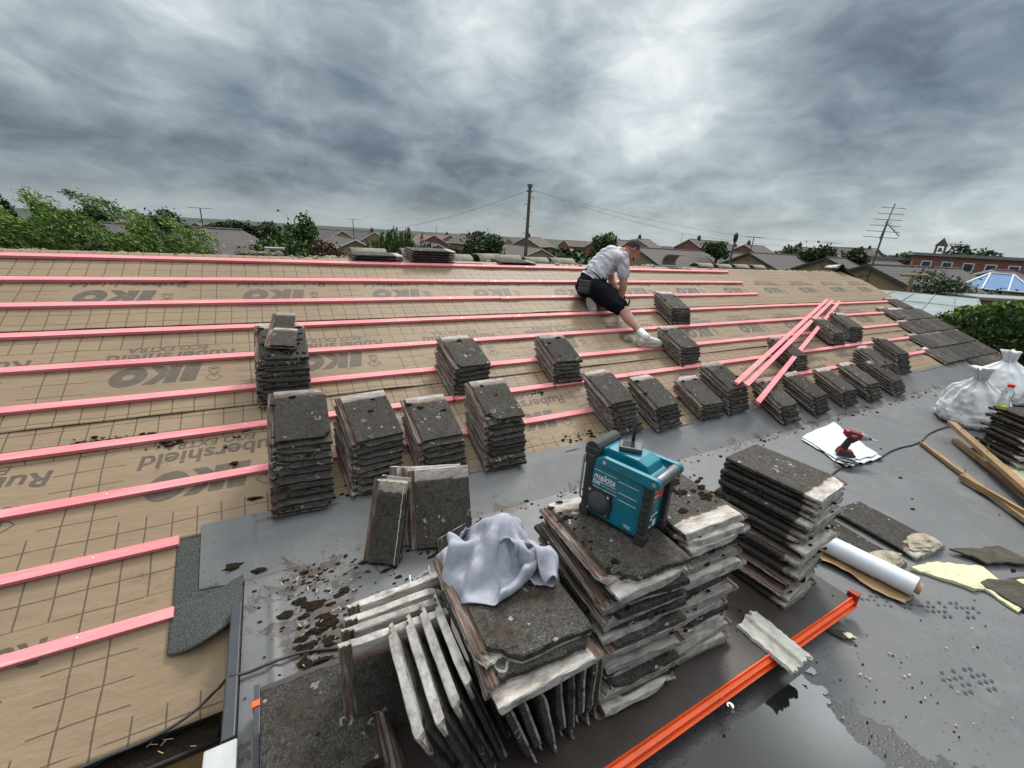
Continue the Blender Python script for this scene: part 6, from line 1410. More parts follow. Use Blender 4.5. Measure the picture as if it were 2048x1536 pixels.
def aerial(x, y, z0, z1, label, els=5, size=.45, lean=(0, 0), azi=0., tilt=0., loc=None):
    e = empty('tv_aerial', (x, y, z0)); tag(e, label, 'aerial', 'television aerials on the roofs'); h = z1-z0
    b = MB(); top = Vector((lean[0], lean[1], h)); b.tube([(0, 0, 0), top], .022*size/.45, 7); b.build('mast', M_['dull_metal'], e)
    b = MB(); d_ = Vector((math.cos(azi), math.sin(azi), tilt)).normalized(); s_ = d_.cross(Vector((0, 0, 1))).normalized() if abs(d_.z) < .9 else Vector((.866, -.5, 0)); L = size*2
    b.tube([top-d_*L*.5, top+d_*L*.5], .013*size/.45, 6)
    for k in range(els): q = top-d_*L*.5+d_*L*(k+.3)/els; w = size*(1-.06*k); b.tube([q-s_*w, q+s_*w], .008*size/.45, 5)
    b.build('boom', M_['dull_metal'], e); return e
a_ = aerial(33.0, 13.3, -1.6, 2.15, 'big leaning television aerial with long crossbars beside the verge', 6, 1.05, (.03, -.05), 0, 4.)
b = MB(); 
for k in range(7): q = Vector((.10+.14*k, -.06*k-.05, 3.7-.11*k)); b.tube([q+Vector((-.10, -.14, .12)), q, q+Vector((.05, .1, .16))], .012, 5)
b.tube([(0, 0, 3.7), (1.05, -.5, 2.95)], .02, 6); o = b.build('uhf_array', M_['dull_metal'], a_)
for (x, y, z0, z1, lb, sz, az) in ((-1.9, 20, -1.2, .30, 'thin television aerial above the windblown tree', .38, 2.8), (9.2, 55, -1.6, .75, 'television aerial on the ridge of the bungalow behind the garage', .9, 2.4), (25, 71.5, -2.1, .55, 'thin straight aerial on the bungalow gable right of the tamarisk', .6, 2.),
      (37.7, 24.5, -.5, 1.15, 'flat T-shaped aerial on the far brown roof', .75, 1.2), (40.5, 19.6, -.5, 1.0, 'paired aerial on the far red roof near the leaning aerial', .6, 1.), (43.1, 12.8, -.5, 1.3, 'aerial standing above the long red school', .6, .8), (34.2, 29.3, -.3, 1.1, 'short aerial left of the thin dark pole on the skyline', .3, .8), (13.2, 43, -1, .55, 'bare thin mast on the skyline left of the round tree', .10, 1), (14.9, 42.5, -1, .45, 'second bare thin mast on the skyline by the white gables', .10, 1)):
    aerial(x, y, z0, z1, lb, 4, sz, (0, 0), az, 0)
sp_ = empty('utility_pole', (28.7, 20.2, GZ)); tag(sp_, 'thin dark utility pole with a bulbous top on the skyline', 'pole'); b = MB(); b.tube([(0, 0, 0), (.35, 0, 4.9)], .07, 8); b.build('shaft', M_['dull_metal'], sp_); b = MB(); b.lathe([(.09, 4.5), (.15, 4.7), (.15, 5.0), (.04, 5.15)], 10, Matrix.Translation((.33, 0, 0))); b.build('transformer', M_['black_plastic'], sp_)
# ================================================================== RIDGE: rubble, ridge tiles, bundles on the far slope
def ridgeP(x, dz=0., dy=0.): return Vector((x, BY+dy, ry.z+dz))
b = MB(); r = random.Random(3)
for i in range(520):
    x = r.uniform(XL, 10.9); big = fbm(x*.9, 5) > .0 or 4.0 < x < 5.2
    if not big and r.random() < .6: continue
    sz = r.uniform(.008, .026)*(.6 if x < 0 else 1)*(1.5 if 4.0 < x < 5.4 else 1); b.lump(ridgeP(x, -.012+sz*.4, r.uniform(-.03, .16)), (sz*1.5, sz, sz*.8), i, 2, .35)
for i in range(16): x = .1+.02*i-.35+r.uniform(0, .1); b.lump(ridgeP(x, .02, .05), (.04, .03, .03*r.random()+.01), i+700, 2, .4)
o = b.build('mortar_rubble', M_['mortar']); tag(o, 'broken pale mortar strewn along the stripped ridge', 'mortar', kind='stuff')
def half_ridge(x, lb, yaw=0, tilt=0, up=.0, L=.42):
    e = MB(); n_ = 9
    def f(i, j): a = math.pi*(.12+.76*j); return Vector((L*(i-.5), .13*math.cos(a), .12*math.sin(a)-.03))
    e.grid(4, n_, f); o = e.build('ridge_tile', plain('ridge_pale', (.23, .205, .165), .95, var=.35, scale=9, bump=.5, bscale=30), None, smooth=True); md = o.modifiers.new('t', 'SOLIDIFY'); md.thickness = .018
    o.location = ridgeP(x, (-.01+up*.6 if x < 5 else .0+up), .24 if x < 5 else .12); o.scale = (.9, .8, .75); o.rotation_euler = (tilt, 0, yaw); tag(o, lb, 'ridge tile', 'pale ridge tiles along the ridge')
RL = ['behind the first dark bundle', 'behind the mossy tall bundle', 'right of the mossy tall bundle', 'left of the low bundle', 'behind the low bundle', 'left of the mortar heap', 'nearest left of the kneeling man', 'right of the kneeling man, propped up', 'first of the row right of the propped tile', 'second of the row right of the propped tile', 'third of the row right of the propped tile', 'last pale one before the black fascia end']
for i, (x, ya, ti, u_) in enumerate(((1.0, .05, .5, .04), (1.55, -.05, .6, .06), (2.05, .1, .2, 0), (2.48, .25, .6, .02), (2.75, -.1, .4, .02), (3.18, .08, .1, 0), (3.62, -.05, .2, .0), (5.75, .15, -.9, .10), (6.45, 0, 0, 0), (6.95, .02, 0, -.005), (7.45, -.03, .05, 0), (7.95, .05, 0, 0))):
    half_ridge(x, f'pale mortar-stained ridge tile on the ridge, {RL[i]}', ya, ti, u_)
for (xc, n_, lb, hh) in ((1.02, 5, 'ridge bundle above the cream garage', .0), (1.62, 7, 'tall ridge bundle left of the round tree', .03), (2.08, 3, 'thin ridge bundle right of the tall one', -.03), (2.72, 4, 'low ridge bundle by the telegraph pole', -.01), (5.75, 3, 'bundle under the propped ridge tile', -.02)):
    for k in range(n_):
        M = Matrix.Translation(ridgeP(xc-.24, -.062+.0265*k+hh*.5, .15)) @ Matrix.Rotation(R(-90), 4, 'Z') @ Matrix.Rotation(R(4), 4, 'Y') @ Matrix.Translation((-.04+.005*k, 0, 0))
        place_tile(M, f'mossy tile, {["bottom", "second-lowest", "third-lowest", "fourth-lowest", "fifth-lowest", "sixth-lowest", "top"][k] if k < n_-1 or n_ == 7 else "top"} of the {lb}', sc=(.9, 1.22, 1), grp='tile bundles on the far slope')
bl = MB(); bl.grid(16, 6, lambda i, j: Vector((10.55+.62*i, BY-.05+.30*j-.55*max(0, i-.45), ry.z+.05+.12*math.sin(math.pi*min(1, i*1.9))*(1-.4*j)-.42*max(0, i-.5)))); o = bl.build('black_flashing', M_['black_plastic'], None, smooth=True); md = o.modifiers.new('t', 'SOLIDIFY'); md.thickness = .012; rebase(o); tag(o, 'curved black flashing piece at the right end of the ridge', 'flashing')
# ================================================================== TREES
def leaves(name, m, parent, pts, size, asp=1.6, seed=0, up=None, jitter=1.0):
    """one small quad per point; pts (n,3)"""
    g = np.random.default_rng(seed); pts = np.asarray(pts, dtype=np.float32); n = len(pts)
    a = g.normal(size=(n, 3)); 
    if up is not None: a = a*jitter+np.asarray(up)*1.6
    a /= np.linalg.norm(a, axis=1, keepdims=True)+1e-9; c = g.normal(size=(n, 3)); b_ = np.cross(a, c); b_ /= np.linalg.norm(b_, axis=1, keepdims=True)+1e-9
    s = size*g.uniform(.55, 1.35, (n, 1)); A, Bq = a*s*asp*.5, b_*s*.5
    v = np.stack([pts-A, pts+Bq*.9-A*.1, pts+A, pts-Bq*.9-A*.1], 1).reshape(-1, 3)
    me = bpy.data.meshes.new(name); me.vertices.add(n*4); me.vertices.foreach_set('co', v.astype(np.float32).ravel()); me.loops.add(n*4); me.loops.foreach_set('vertex_index', np.arange(n*4, dtype=np.int32)); me.polygons.add(n); me.polygons.foreach_set('loop_start', np.arange(0, n*4, 4, dtype=np.int32)); me.update(calc_edges=True); me.materials.append(m)
    return link(name, me, parent)
def cloud(n, rad, seed, lumps=9, fill=.55, c=(0, 0, 0), flat_bottom=True):
    """points through an uneven crown: several overlapping clumps, denser at their surfaces"""
    g = np.random.default_rng(seed); rad = np.asarray(rad); out = []
    L = g.normal(size=(lumps, 3)); L /= np.linalg.norm(L, axis=1, keepdims=True); L *= g.uniform(.25, .72, (lumps, 1)); ls = g.uniform(.30, .52, lumps)
    L = np.vstack([L, [[0, 0, 0]]]); ls = np.append(ls, fill)
    k = g.choice(len(ls), n, p=ls**2/np.sum(ls**2)); d = g.normal(size=(n, 3)); d /= np.linalg.norm(d, axis=1, keepdims=True); r_ = ls[k][:, None]*g.uniform(.0, 1, (n, 1))**.38*(1+.25*g.normal(size=(n, 1))**2*.4)
    return (L[k]+d*r_)*rad+np.asarray(c)
LF = {'dark': mat('leaf_dark', m_leaf((.016, .028, .013), (.036, .060, .024), (.075, .110, .040))), 'mid': mat('leaf_mid', m_leaf((.022, .046, .014), (.052, .100, .026), (.11, .175, .050))),
      'lime': mat('leaf_lime', m_leaf((.040, .085, .014), (.105, .195, .026), (.24, .36, .060))), 'olive': mat('leaf_olive', m_leaf((.030, .050, .012), (.060, .095, .022), (.11, .15, .035))), 'rust': mat('leaf_rust', m_leaf((.05, .025, .015), (.09, .05, .03), (.13, .08, .05)))}
BARK = plain('bark', (.07, .055, .04), .95, var=.4, scale=8, bump=.6)
def tree(x, y, ztop, rx, rz, label, kind='dark', n=1500, size=.16, seed=1, name='tree', cat='tree', grp='trees beyond the ridge', lumps=9, tall=None, ry_=None):
    zc = ztop-rz; zb = ground_z(x, y); e = empty(name, (x, y, zb)); tag(e, label, cat, grp)
    n = int(n*1.9); P = cloud(n, (rx, ry_ or rx, rz), seed, lumps, c=(0, 0, zc-zb))
    if tall: P[:, :2] *= np.clip((1.25-(P[:, 2:3]-(zc-zb)+rz)/(2*rz)*tall), .12, 1.3)
    leaves('crown', LF[kind], e, P, size*.68, seed=seed)
    b = MB(); h = zc-zb; b.tube([(0, 0, 0), (.04*rx, 0, h*.6), (0, .03, h)], [.10*rx+.04, .07*rx+.03, .03*rx+.01], 8); g = random.Random(seed)
    for k in range(6): a = g.uniform(0, 6.3); b.tube([(0, 0, h*(.45+.07*k)), (rx*.35*math.cos(a), rx*.35*math.sin(a), h*(.6+.07*k)), (rx*.7*math.cos(a), rx*.7*math.sin(a), h*.75+rz*.15*k)], [.035*rx+.01, .02*rx+.008, .006], 6)
    b.build('trunk', BARK, e); return e
T = tree
T(1.35, 24, .72, 1.95, 2.1, 'tall bushy tree with pointed open crown left of the cream garage', 'mid', 5200, .17, 11, tall=.75, lumps=14)
T(.1, 22, -.25, 1.5, 1.3, 'lower dark green bush joined to the tall pointed tree', 'mid', 2200, .16, 12)
T(2.35, 21.5, -.55, 1.0, .7, 'rust-tinged shrub above the cream garage', 'rust', 900, .12, 13, 'shrub', 'shrub')
T(7.15, 15.4, .02, .98, .92, 'dark round tree with dense crown left of the telegraph pole', 'dark', 4600, .12, 14, lumps=12)
T(22.3, 44.7, .45, 1.4, 1.3, 'far dark round tree behind the round tree and red roofs', 'dark', 900, .3, 15)
T(25.8, 30.2, .65, 1.25, 1.1, 'mid-distance green tree directly left of the man on the skyline', 'mid', 1800, .2, 16)
T(-4.75, 29.5, .28, 1.25, 1.2, 'dark domed tree behind the windblown tree on the left', 'dark', 2600, .16, 17)
T(-2.2, 40, -.05, 2.6, 1.1, 'long dark hedge-like tree clump behind the wide grey roof', 'dark', 2400, .22, 18, ry_=1)
T(.1, 41, .22, 1.5, 1.4, 'far dark tree left of the tall pointed tree', 'dark', 1200, .25, 19)
T(-13.0, 37.8, .95, 1.15, 2.4, 'tall dark poplar at the far left edge', 'dark', 2400, .2, 20, tall=.9)
T(-17.4, 57.4, .95, 1.4, 2.4, 'far dark twin-topped poplar near the left edge', 'dark', 1500, .28, 21, tall=.8)
T(-10.8, 45, .35, 1.3, 1.3, 'grey-green far tree behind the windblown tree tips', 'dark', 1200, .25, 22)
T(52.4, 29, .85, 2.3, 1.6, 'far dark tree row right of the brown gables', 'dark', 1500, .35, 23)
T(49.6, 25.6, 1.35, 2.2, 2.3, 'far dark tree with jagged top right of the utility pole', 'dark', 1700, .35, 24)
T(45.8, 20.0, 1.15, 1.5, 1.3, 'far rounded windswept tree left of the leaning aerial', 'dark', 1500, .28, 25)
T(60, 22.8, .75, 2.4, 1.6, 'far low trees right of the leaning aerial', 'dark', 1300, .4, 26)
T(58, 20.4, 1.35, 1.6, 1.9, 'far broad tree left of the bell-cote', 'mid', 1300, .35, 27)
T(70, 19.4, 2.0, 2.6, 2.0, 'far trees above the right end of the school', 'dark', 1500, .4, 28)
T(72, 15.6, 1.4, 3.0, 2.0, 'far trees at the right end of the skyline', 'dark', 1500, .45, 29)
T(62, 9.5, .9, 3.0, 1.8, 'dark tree at the far right edge beyond the school', 'dark', 1500, .4, 30)
T(42, 31, .85, 1.6, 1.0, 'far dark hedge between the man and the brown gables', 'dark', 900, .3, 31)
T(20.5, 6.25, -.42, 1.15, 1.0, 'dark bush left of the conservatory beyond the lean-to', 'dark', 3000, .09, 32, 'bush', 'bush', 'bushes beyond the verge')
T(21.8, 6.6, -.28, 1.2, 1.0, 'taller dark shrub beside the leaning garden post', 'dark', 2600, .10, 33, 'bush', 'bush', 'bushes beyond the verge')
T(23.5, 5.6, -.72, 1.2, .9, 'reddish dark shrub beneath the conservatory', 'dark', 2000, .10, 34, 'bush', 'bush', 'bushes beyond the verge')
T(13.4, 5.6, -.75, .55, .35, 'small yellow-green shrub behind the black flashing', 'olive', 1100, .08, 35, 'bush', 'bush', 'bushes beyond the verge')
T(12.15, 4.55, -.72, .25, .25, 'sprig of bright leaves rising at the topmost verge tiles', 'lime', 260, .07, 36, 'bush', 'bush', 'bushes beyond the verge')
# hedge beyond the verge
hg = empty('hedge', (12.9, 2.4, GZ)); tag(hg, 'broad leafy green hedge filling the gap beyond the right verge', 'hedge')
g = np.random.default_rng(4); n = 42000; U = g.uniform(0, 1, (n, 3)); X = 11.55+3.2*U[:, 0]; Yh = -.6+4.0*U[:, 1]
topz = np.array([-.66-.22*max(0, y-2.0)**1.4-.04*(x-12)+.22*fbm(x*.9, y*.9, 3)+.10*fbm(x*3, y*3, 5) for x, y in zip(X, Yh)]); Zh = topz-(U[:, 2]**1.7)*1.9
leaves('foliage', LF['mid'], hg, np.stack([X-12.9, Yh-2.4, Zh-GZ], 1), .054, 1.55, 4, up=(0, 0, 1), jitter=1.)
leaves('young_foliage', LF['lime'], hg, np.stack([X-12.9, Yh-2.4, topz+.03+.08*U[:, 0]-GZ], 1)[:2600], .058, 1.6, 5, up=(0, 0, 1))
b = MB(); 
for k in range(10): q = Vector((11.9+.27*k-12.9, .2+.4*k-2.4, 0)); b.tube([q, q+Vector((.05, .1, 1.3)), q+Vector((-.1, 0, 2.4))], [.05, .04, .015], 7)
b.build('stems', BARK, hg)
# tamarisk: a haze of fine upright sprays
tm = empty('tamarisk', (3.9, 14.1, GZ)); tag(tm, 'feathery bright green tamarisk shrub behind the mossy tile bundle', 'shrub'); g = np.random.default_rng(9); P = []
for k in range(150):
    x0, y0 = g.uniform(-1.25, 1.0), g.uniform(-.5, .5); hgt = (4.0-.5*(x0/1.2)**2-.35*max(0, x0))*g.uniform(.82, 1.03); dx = g.normal(0, .16)+.12*x0
    t = g.uniform(0, 1, 60)**.7; P.append(np.stack([x0*.8+dx*t+g.normal(0, .015, 60), y0+g.normal(0, .02, 60)+.1*t, 2.0+(hgt-2.0)*t], 1))
leaves('sprays', mat('leaf_tamarisk', m_leaf((.035, .062, .018), (.075, .125, .032), (.13, .19, .055))), tm, np.vstack(P), .050, 3.4, 9, up=(.1, 0, 1), jitter=.55); b = MB()
for k in range(9): b.tube([(.1*k-.4, 0, 0), (.13*k-.5, .05, 2.6)], [.03, .008], 6)
b.build('stems', BARK, tm)
# windblown light green tree on the left: arching leafy sprays all streaming to the upper left
wt = empty('windblown_tree', (-2.2, 9.2, GZ)); tag(wt, 'windblown light green tree with streaming leafy sprays on the left', 'tree'); g = np.random.default_rng(12); P, P2, tw_ = [], [], MB(); lf = Vector((-.87, .5, 0))
def prof_top(u):                                             # height of the crown's outline along the view (u: 0 left .. 1 right)
    K_ = [(0, -.12), (.12, -.10), (.24, -.02), (.34, .25), (.44, .18), (.55, .10), (.66, .02), (.76, -.06), (.86, -.12), (.94, -.26), (1, -.62)]
    for (a, z), (c, w) in zip(K_, K_[1:]):
        if a <= u <= c: return z+(w-z)*(u-a)/(c-a)
    return -.6
for k in range(330):
    u = g.uniform(.02, 1); base = Vector((-3.35+2.72*u, 8.5+.55*u+g.uniform(-.45, .45), 0)); zt = prof_top(u)-(g.uniform(.12, 1.0)**.9*1.05 if k % 9 else 0)+.03; ln_ = g.uniform(.32, .72); tip = base+lf*ln_*.55+Vector((0, 0, zt)); q0 = base+lf*-.12+Vector((0, 0, zt-ln_*.72)); md_ = q0.lerp(tip, .55)+Vector((.05, 0, .12))
    pts = [q0.lerp(md_, t).lerp(md_.lerp(tip, t), t) for t in np.linspace(0, 1, 26)]; off = Vector((-2.2, 9.2, GZ))
    tw_.tube([p_-off for p_ in pts[::5]], [.006, .005, .004, .003, .002, .0015], 4)
    dst = P2 if g.random() < .80 else P
    for i, q in enumerate(pts[3:]):
        for _ in range(4): w_ = .055*(1-.45*i/23); dst.append((q.x-off.x+g.normal(0, w_), q.y-off.y+g.normal(0, w_), q.z-off.z+g.normal(0, w_*.75)-.015))
leaves('foliage', LF['mid'], wt, P, .021, 3.2, 12, up=(-.80, .45, .38), jitter=.7); leaves('lime_foliage', LF['lime'], wt, P2, .021, 3.2, 13, up=(-.80, .45, .38), jitter=.7)  # mid-green and lime leaves, sprays picked at random
tw_.tube([(0, 0, 0), (-.1, .05, 1.6), (-.3, .1, 2.9)], [.10, .08, .04], 8); tw_.build('trunk', BARK, wt)
# continuous far woods and hedgerows
g = np.random.default_rng(2); P = []
for k in range(9000):
    az = g.uniform(R(4), R(112)); d_ = g.uniform(75, 260); x, y = d_*math.cos(az), d_*math.sin(az); hh = 3.1*max(0, fbm(x*.035, y*.035, 2)+.42)
    P.append((x, y, ground_z(x, y)+hh*g.uniform(0, 1)+.3))
o = leaves('distant_woods', LF['dark'], None, P, 1.9, 1.2, 3); tag(o, 'dark distant trees and hedges between the far roofs', 'trees', kind='stuff')
# ================================================================== THE SWEATSHIRT (a draped cloth mesh, its points in millimetres)
CLOTH_MM = np.array([
36,-99,80,38,-116,78,35,-131,68,37,-148,67,41,-166,69,40,-180,59,40,-194,48,40,-206,35,40,-219,24,41,-236,18,42,-253,12,52,-97,74,51,-113,67,50,-129,60,53,-146,59,57,-163,64,57,-179,57,58,-194,47,57,-204,33,57,-219,24,
58,-237,22,57,-254,22,68,-112,63,66,-126,52,69,-144,53,73,-160,58,75,-178,56,75,-192,45,74,-203,32,75,-220,28,73,-238,30,72,-255,30,73,-273,27,84,-110,56,82,-124,46,86,-141,52,89,-158,53,92,-175,53,91,-188,40,92,-204,33,
91,-221,35,90,-239,34,90,-256,28,87,-270,18,99,-122,42,103,-138,50,107,-155,51,109,-172,48,109,-187,40,109,-205,38,109,-222,34,107,-237,26,99,-249,14,85,-257,5,68,-263,4,120,-135,48,122,-152,42,124,-169,40,126,-186,38,125,-203,32,
121,-218,21,111,-228,10,95,-235,4,79,-241,4,62,-247,4,138,-133,44,138,-149,37,140,-166,33,140,-183,27,134,-197,18,122,-206,8,105,-212,4,89,-218,4,73,-224,4,56,-231,4,40,-237,4,153,-146,28,153,-162,22,148,-177,13,132,-184,4,
116,-190,4,100,-197,4,83,-202,4,66,-208,4,50,-214,4,34,-220,4,17,-226,4,163,-141,15,157,-154,6,140,-163,0,126,-169,2,112,-174,10,93,-179,5,77,-186,4,60,-192,4,44,-198,4,28,-204,4,11,-210,8,149,-142,-7,134,-147,-3,
121,-152,5,104,-158,11,87,-164,7,70,-170,4,54,-176,4,39,-181,4,20,-188,4,8,-193,16,-7,-199,21,143,-126,-9,130,-130,0,116,-137,9,97,-141,4,81,-146,4,64,-152,4,48,-159,4,32,-165,4,15,-170,4,2,-178,13,-14,-185,16,
124,-115,-3,108,-120,4,91,-125,4,75,-131,4,58,-137,4,42,-143,4,25,-149,4,9,-155,4,-7,-162,8,-20,-169,17,-31,-175,30,118,-97,-1,102,-103,4,85,-109,4,69,-115,4,52,-120,4,35,-127,4,19,-133,4,3,-141,6,-13,-146,11,
-27,-153,22,-40,-160,29,96,-86,4,79,-92,4,63,-98,4,46,-104,4,30,-109,4,14,-117,7,-3,-122,14,-16,-130,21,-29,-139,31,-41,-147,41,-51,-156,51,90,-70,4,74,-76,4,57,-82,4,40,-88,7,25,-93,13,13,-106,22,2,-116,29,
-8,-128,36,-22,-132,46,-33,-140,55,-44,-149,65,67,-60,8,55,-70,17,44,-81,25,34,-96,31,24,-107,34,15,-122,39,3,-130,49,-11,-129,60,-23,-138,69,-37,-140,79,-54,-139,85,69,-78,22,58,-91,29,48,-104,33,38,-116,41,28,-125,52,
13,-126,64,-2,-126,73,-16,-127,82,-33,-125,88,-49,-123,93,81,-91,22,71,-104,27,61,-115,43,50,-117,54,36,-116,64,22,-115,76,5,-112,80,-14,-111,85,-31,-108,88,-48,-106,90,-66,-106,87,86,-108,41,72,-104,53,56,-101,61,40,-99,67,
24,-99,73,5,-95,77,-12,-93,79,-29,-91,85,-47,-89,86,-65,-89,86,-83,-88,85,91,-91,44,75,-87,51,57,-86,53,39,-84,58,21,-85,60,4,-83,65,-13,-82,68,-31,-80,71,-47,-76,73,-67,-74,76,-82,-73,78,174,38,-92,176,24,-102,
176,10,-112,176,-4,-123,174,-19,-133,170,-33,-142,165,-47,-150,163,-62,-160,165,-76,-170,172,-91,-177,176,-105,-187,174,-119,-197,165,-133,-205,153,-146,-203,144,-158,-193,141,-169,-180,143,-178,-165,146,-187,-150,150,-194,-135,156,-199,-119,164,-198,-103,171,-194,-87,
173,-184,-73,171,-173,-60,165,-161,-49,162,-148,-37,159,-136,-24,157,-123,-12,145,-112,-4,135,-101,4,120,-92,14,105,-89,23,86,-83,27,70,-84,32,52,-82,37,35,-82,40,18,-82,44,1,-86,48,-17,-87,51,-34,-85,55,-51,-80,56,-66,-72,58,
-82,-65,59,-100,-63,61,176,49,-106,176,34,-116,175,20,-127,172,6,-137,168,-9,-145,164,-23,-155,163,-37,-165,166,-52,-174,173,-67,-182,176,-81,-191,173,-95,-201,163,-109,-208,151,-122,-206,142,-134,-197,137,-145,-184,135,-155,-170,135,-165,-156,135,-175,-142,
138,-185,-127,142,-192,-112,148,-198,-96,155,-199,-80,162,-195,-64,164,-185,-49,161,-173,-37,157,-161,-25,158,-150,-13,154,-134,2,144,-123,10,131,-113,16,115,-109,14,97,-102,13,82,-99,14,65,-94,18,48,-91,20,31,-86,23,14,-86,27,-3,-90,31,
-20,-91,35,-37,-89,38,-54,-83,40,-69,-75,41,-84,-67,42,-101,-61,43,175,59,-120,173,44,-130,170,30,-140,166,16,-150,165,1,-160,165,-13,-170,168,-28,-179,174,-42,-187,176,-57,-196,172,-71,-206,162,-85,-211,150,-98,-210,140,-109,-201,135,-120,-188,
132,-131,-174,130,-142,-160,129,-152,-146,128,-162,-132,129,-173,-118,130,-182,-103,134,-191,-89,139,-197,-73,146,-200,-57,153,-196,-41,154,-185,-26,150,-173,-15,151,-161,-3,147,-147,11,142,-135,22,128,-124,30,110,-120,27,94,-118,19,77,-115,15,60,-110,14,
44,-107,17,27,-105,19,11,-96,12,-6,-94,14,-23,-93,18,-40,-91,21,-56,-85,23,-72,-77,23,-88,-71,25,-104,-66,27,176,69,-135,172,54,-145,170,40,-154,167,26,-164,170,11,-173,173,-4,-182,175,-18,-192,176,-33,-201,171,-48,-211,161,-61,-215,
149,-74,-213,139,-85,-204,133,-96,-191,131,-107,-178,129,-117,-164,127,-128,-150,125,-138,-136,124,-149,-122,123,-159,-108,123,-169,-94,124,-179,-80,126,-189,-65,130,-197,-50,137,-201,-34,143,-197,-17,142,-185,-5,139,-172,6,135,-158,17,128,-143,19,121,-140,34,
104,-134,36,87,-131,31,72,-131,20,56,-128,14,40,-123,16,24,-119,10,4,-111,6,-10,-108,4,-27,-103,4,-43,-97,5,-60,-91,6,-76,-86,8,-93,-81,11,-109,-76,13,176,78,-150,175,64,-159,171,50,-169,170,35,-179,170,20,-188,172,5,-197,
176,-9,-206,171,-24,-215,160,-37,-220,148,-50,-217,138,-61,-208,132,-72,-195,129,-82,-181,127,-93,-167,126,-103,-153,124,-114,-140,122,-124,-126,121,-135,-112,120,-145,-98,119,-156,-84,118,-166,-70,118,-176,-56,119,-186,-42,122,-196,-28,127,-203,-11,129,-196,5,
124,-180,14,119,-164,12,113,-147,14,112,-155,30,98,-149,41,82,-143,40,66,-144,30,51,-143,21,34,-140,14,17,-134,16,2,-129,6,-15,-124,4,-32,-119,4,-49,-114,4,-65,-108,4,-82,-102,4,-98,-96,4,-115,-91,5,176,88,-165,176,73,-174,
176,59,-183,176,44,-193,176,29,-202,176,15,-211,171,0,-221,160,-13,-225,147,-25,-221,137,-37,-211,132,-47,-198,129,-58,-185,126,-69,-171,124,-79,-157,122,-90,-143,122,-100,-129,122,-111,-115,120,-121,-101,117,-131,-87,117,-142,-73,119,-152,-59,114,-162,-45,
114,-173,-31,122,-181,-18,114,-192,-9,109,-200,8,109,-185,19,102,-170,10,98,-153,6,102,-164,22,94,-168,41,77,-162,46,59,-158,40,44,-153,33,28,-156,20,11,-150,17,-4,-143,15,-21,-140,5,-38,-136,4,-54,-130,4,-71,-124,4,-88,-118,4,
-104,-113,4,-121,-107,4,176,98,-179,175,83,-188,174,68,-198,174,53,-207,176,39,-217,171,24,-226,160,10,-229,147,-1,-225,137,-12,-214,132,-23,-202,129,-34,-188,127,-44,-174,124,-55,-160,121,-65,-147,119,-76,-133,118,-87,-118,120,-97,-104,120,-107,-90,
117,-118,-76,115,-128,-62,117,-138,-48,114,-148,-34,114,-158,-21,116,-168,-8,106,-179,4,90,-191,4,90,-188,22,89,-168,21,80,-157,10,88,-154,27,84,-177,30,71,-179,42,54,-173,44,36,-167,41,21,-164,34,5,-160,26,-13,-158,25,-25,-157,12,
-44,-152,7,-60,-145,6,-77,-140,7,-93,-132,11,-110,-129,5,176,107,-194,175,92,-203,176,77,-213,176,63,-222,172,47,-231,160,34,-235,147,23,-229,138,12,-218,133,2,-204,130,-9,-191,128,-20,-177,127,-31,-163,125,-42,-149,123,-52,-135,119,-62,-121,
116,-73,-107,116,-84,-93,118,-94,-79,119,-104,-65,115,-114,-51,114,-125,-37,115,-135,-22,114,-145,-9,111,-156,4,95,-165,4,81,-174,4,71,-183,16,73,-171,32,67,-154,21,77,-155,35,70,-167,20,64,-186,26,49,-190,37,32,-186,40,14,-181,41,
-3,-177,36,-17,-173,29,-33,-171,18,-48,-165,18,-66,-160,18,-81,-154,19,-99,-149,20,-115,-143,18,176,116,-209,176,102,-218,176,87,-227,173,72,-237,161,58,-240,148,47,-233,140,36,-220,135,26,-207,130,15,-194,127,4,-180,125,-6,-167,123,-17,-153,
124,-28,-138,125,-39,-124,122,-49,-110,118,-59,-96,115,-70,-82,114,-80,-68,117,-90,-54,117,-101,-40,114,-111,-25,114,-121,-11,110,-131,4,102,-143,15,88,-151,14,71,-159,10,58,-168,14,55,-174,33,55,-149,35,65,-165,46,54,-163,28,50,-180,16,
42,-196,21,27,-200,30,11,-197,36,-6,-193,38,-23,-188,35,-38,-186,25,-54,-182,20,-70,-176,16,-87,-171,17,-103,-165,15,-120,-160,15,176,126,-225,176,111,-233,171,95,-242,159,82,-243,150,70,-233,150,59,-218,150,45,-208,140,38,-195,133,28,-182,
127,18,-169,123,7,-156,121,-4,-142,121,-15,-128,122,-25,-113,123,-36,-99,122,-46,-85,118,-57,-71,114,-67,-57,114,-77,-43,115,-88,-28,114,-98,-14,114,-108,1,105,-119,14,93,-130,19,80,-140,23,63,-144,16,47,-154,16,38,-163,29,46,-152,46,
48,-167,54,43,-177,39,35,-174,23,30,-187,11,19,-200,13,5,-207,22,-11,-209,31,-27,-205,36,-44,-199,35,-60,-194,31,-76,-192,22,-92,-187,18,-109,-182,17,-125,-177,16,176,134,-240,169,119,-248,156,106,-245,149,94,-233,151,82,-219,158,69,-209,
156,57,-196,149,47,-183,139,39,-171,131,30,-158,125,20,-144,121,10,-131,118,-1,-117,118,-12,-103,120,-22,-89,122,-33,-74,121,-43,-60,118,-54,-46,114,-64,-32,114,-74,-18,114,-84,-3,108,-94,10,100,-106,24,84,-115,28,71,-124,31,55,-131,27,
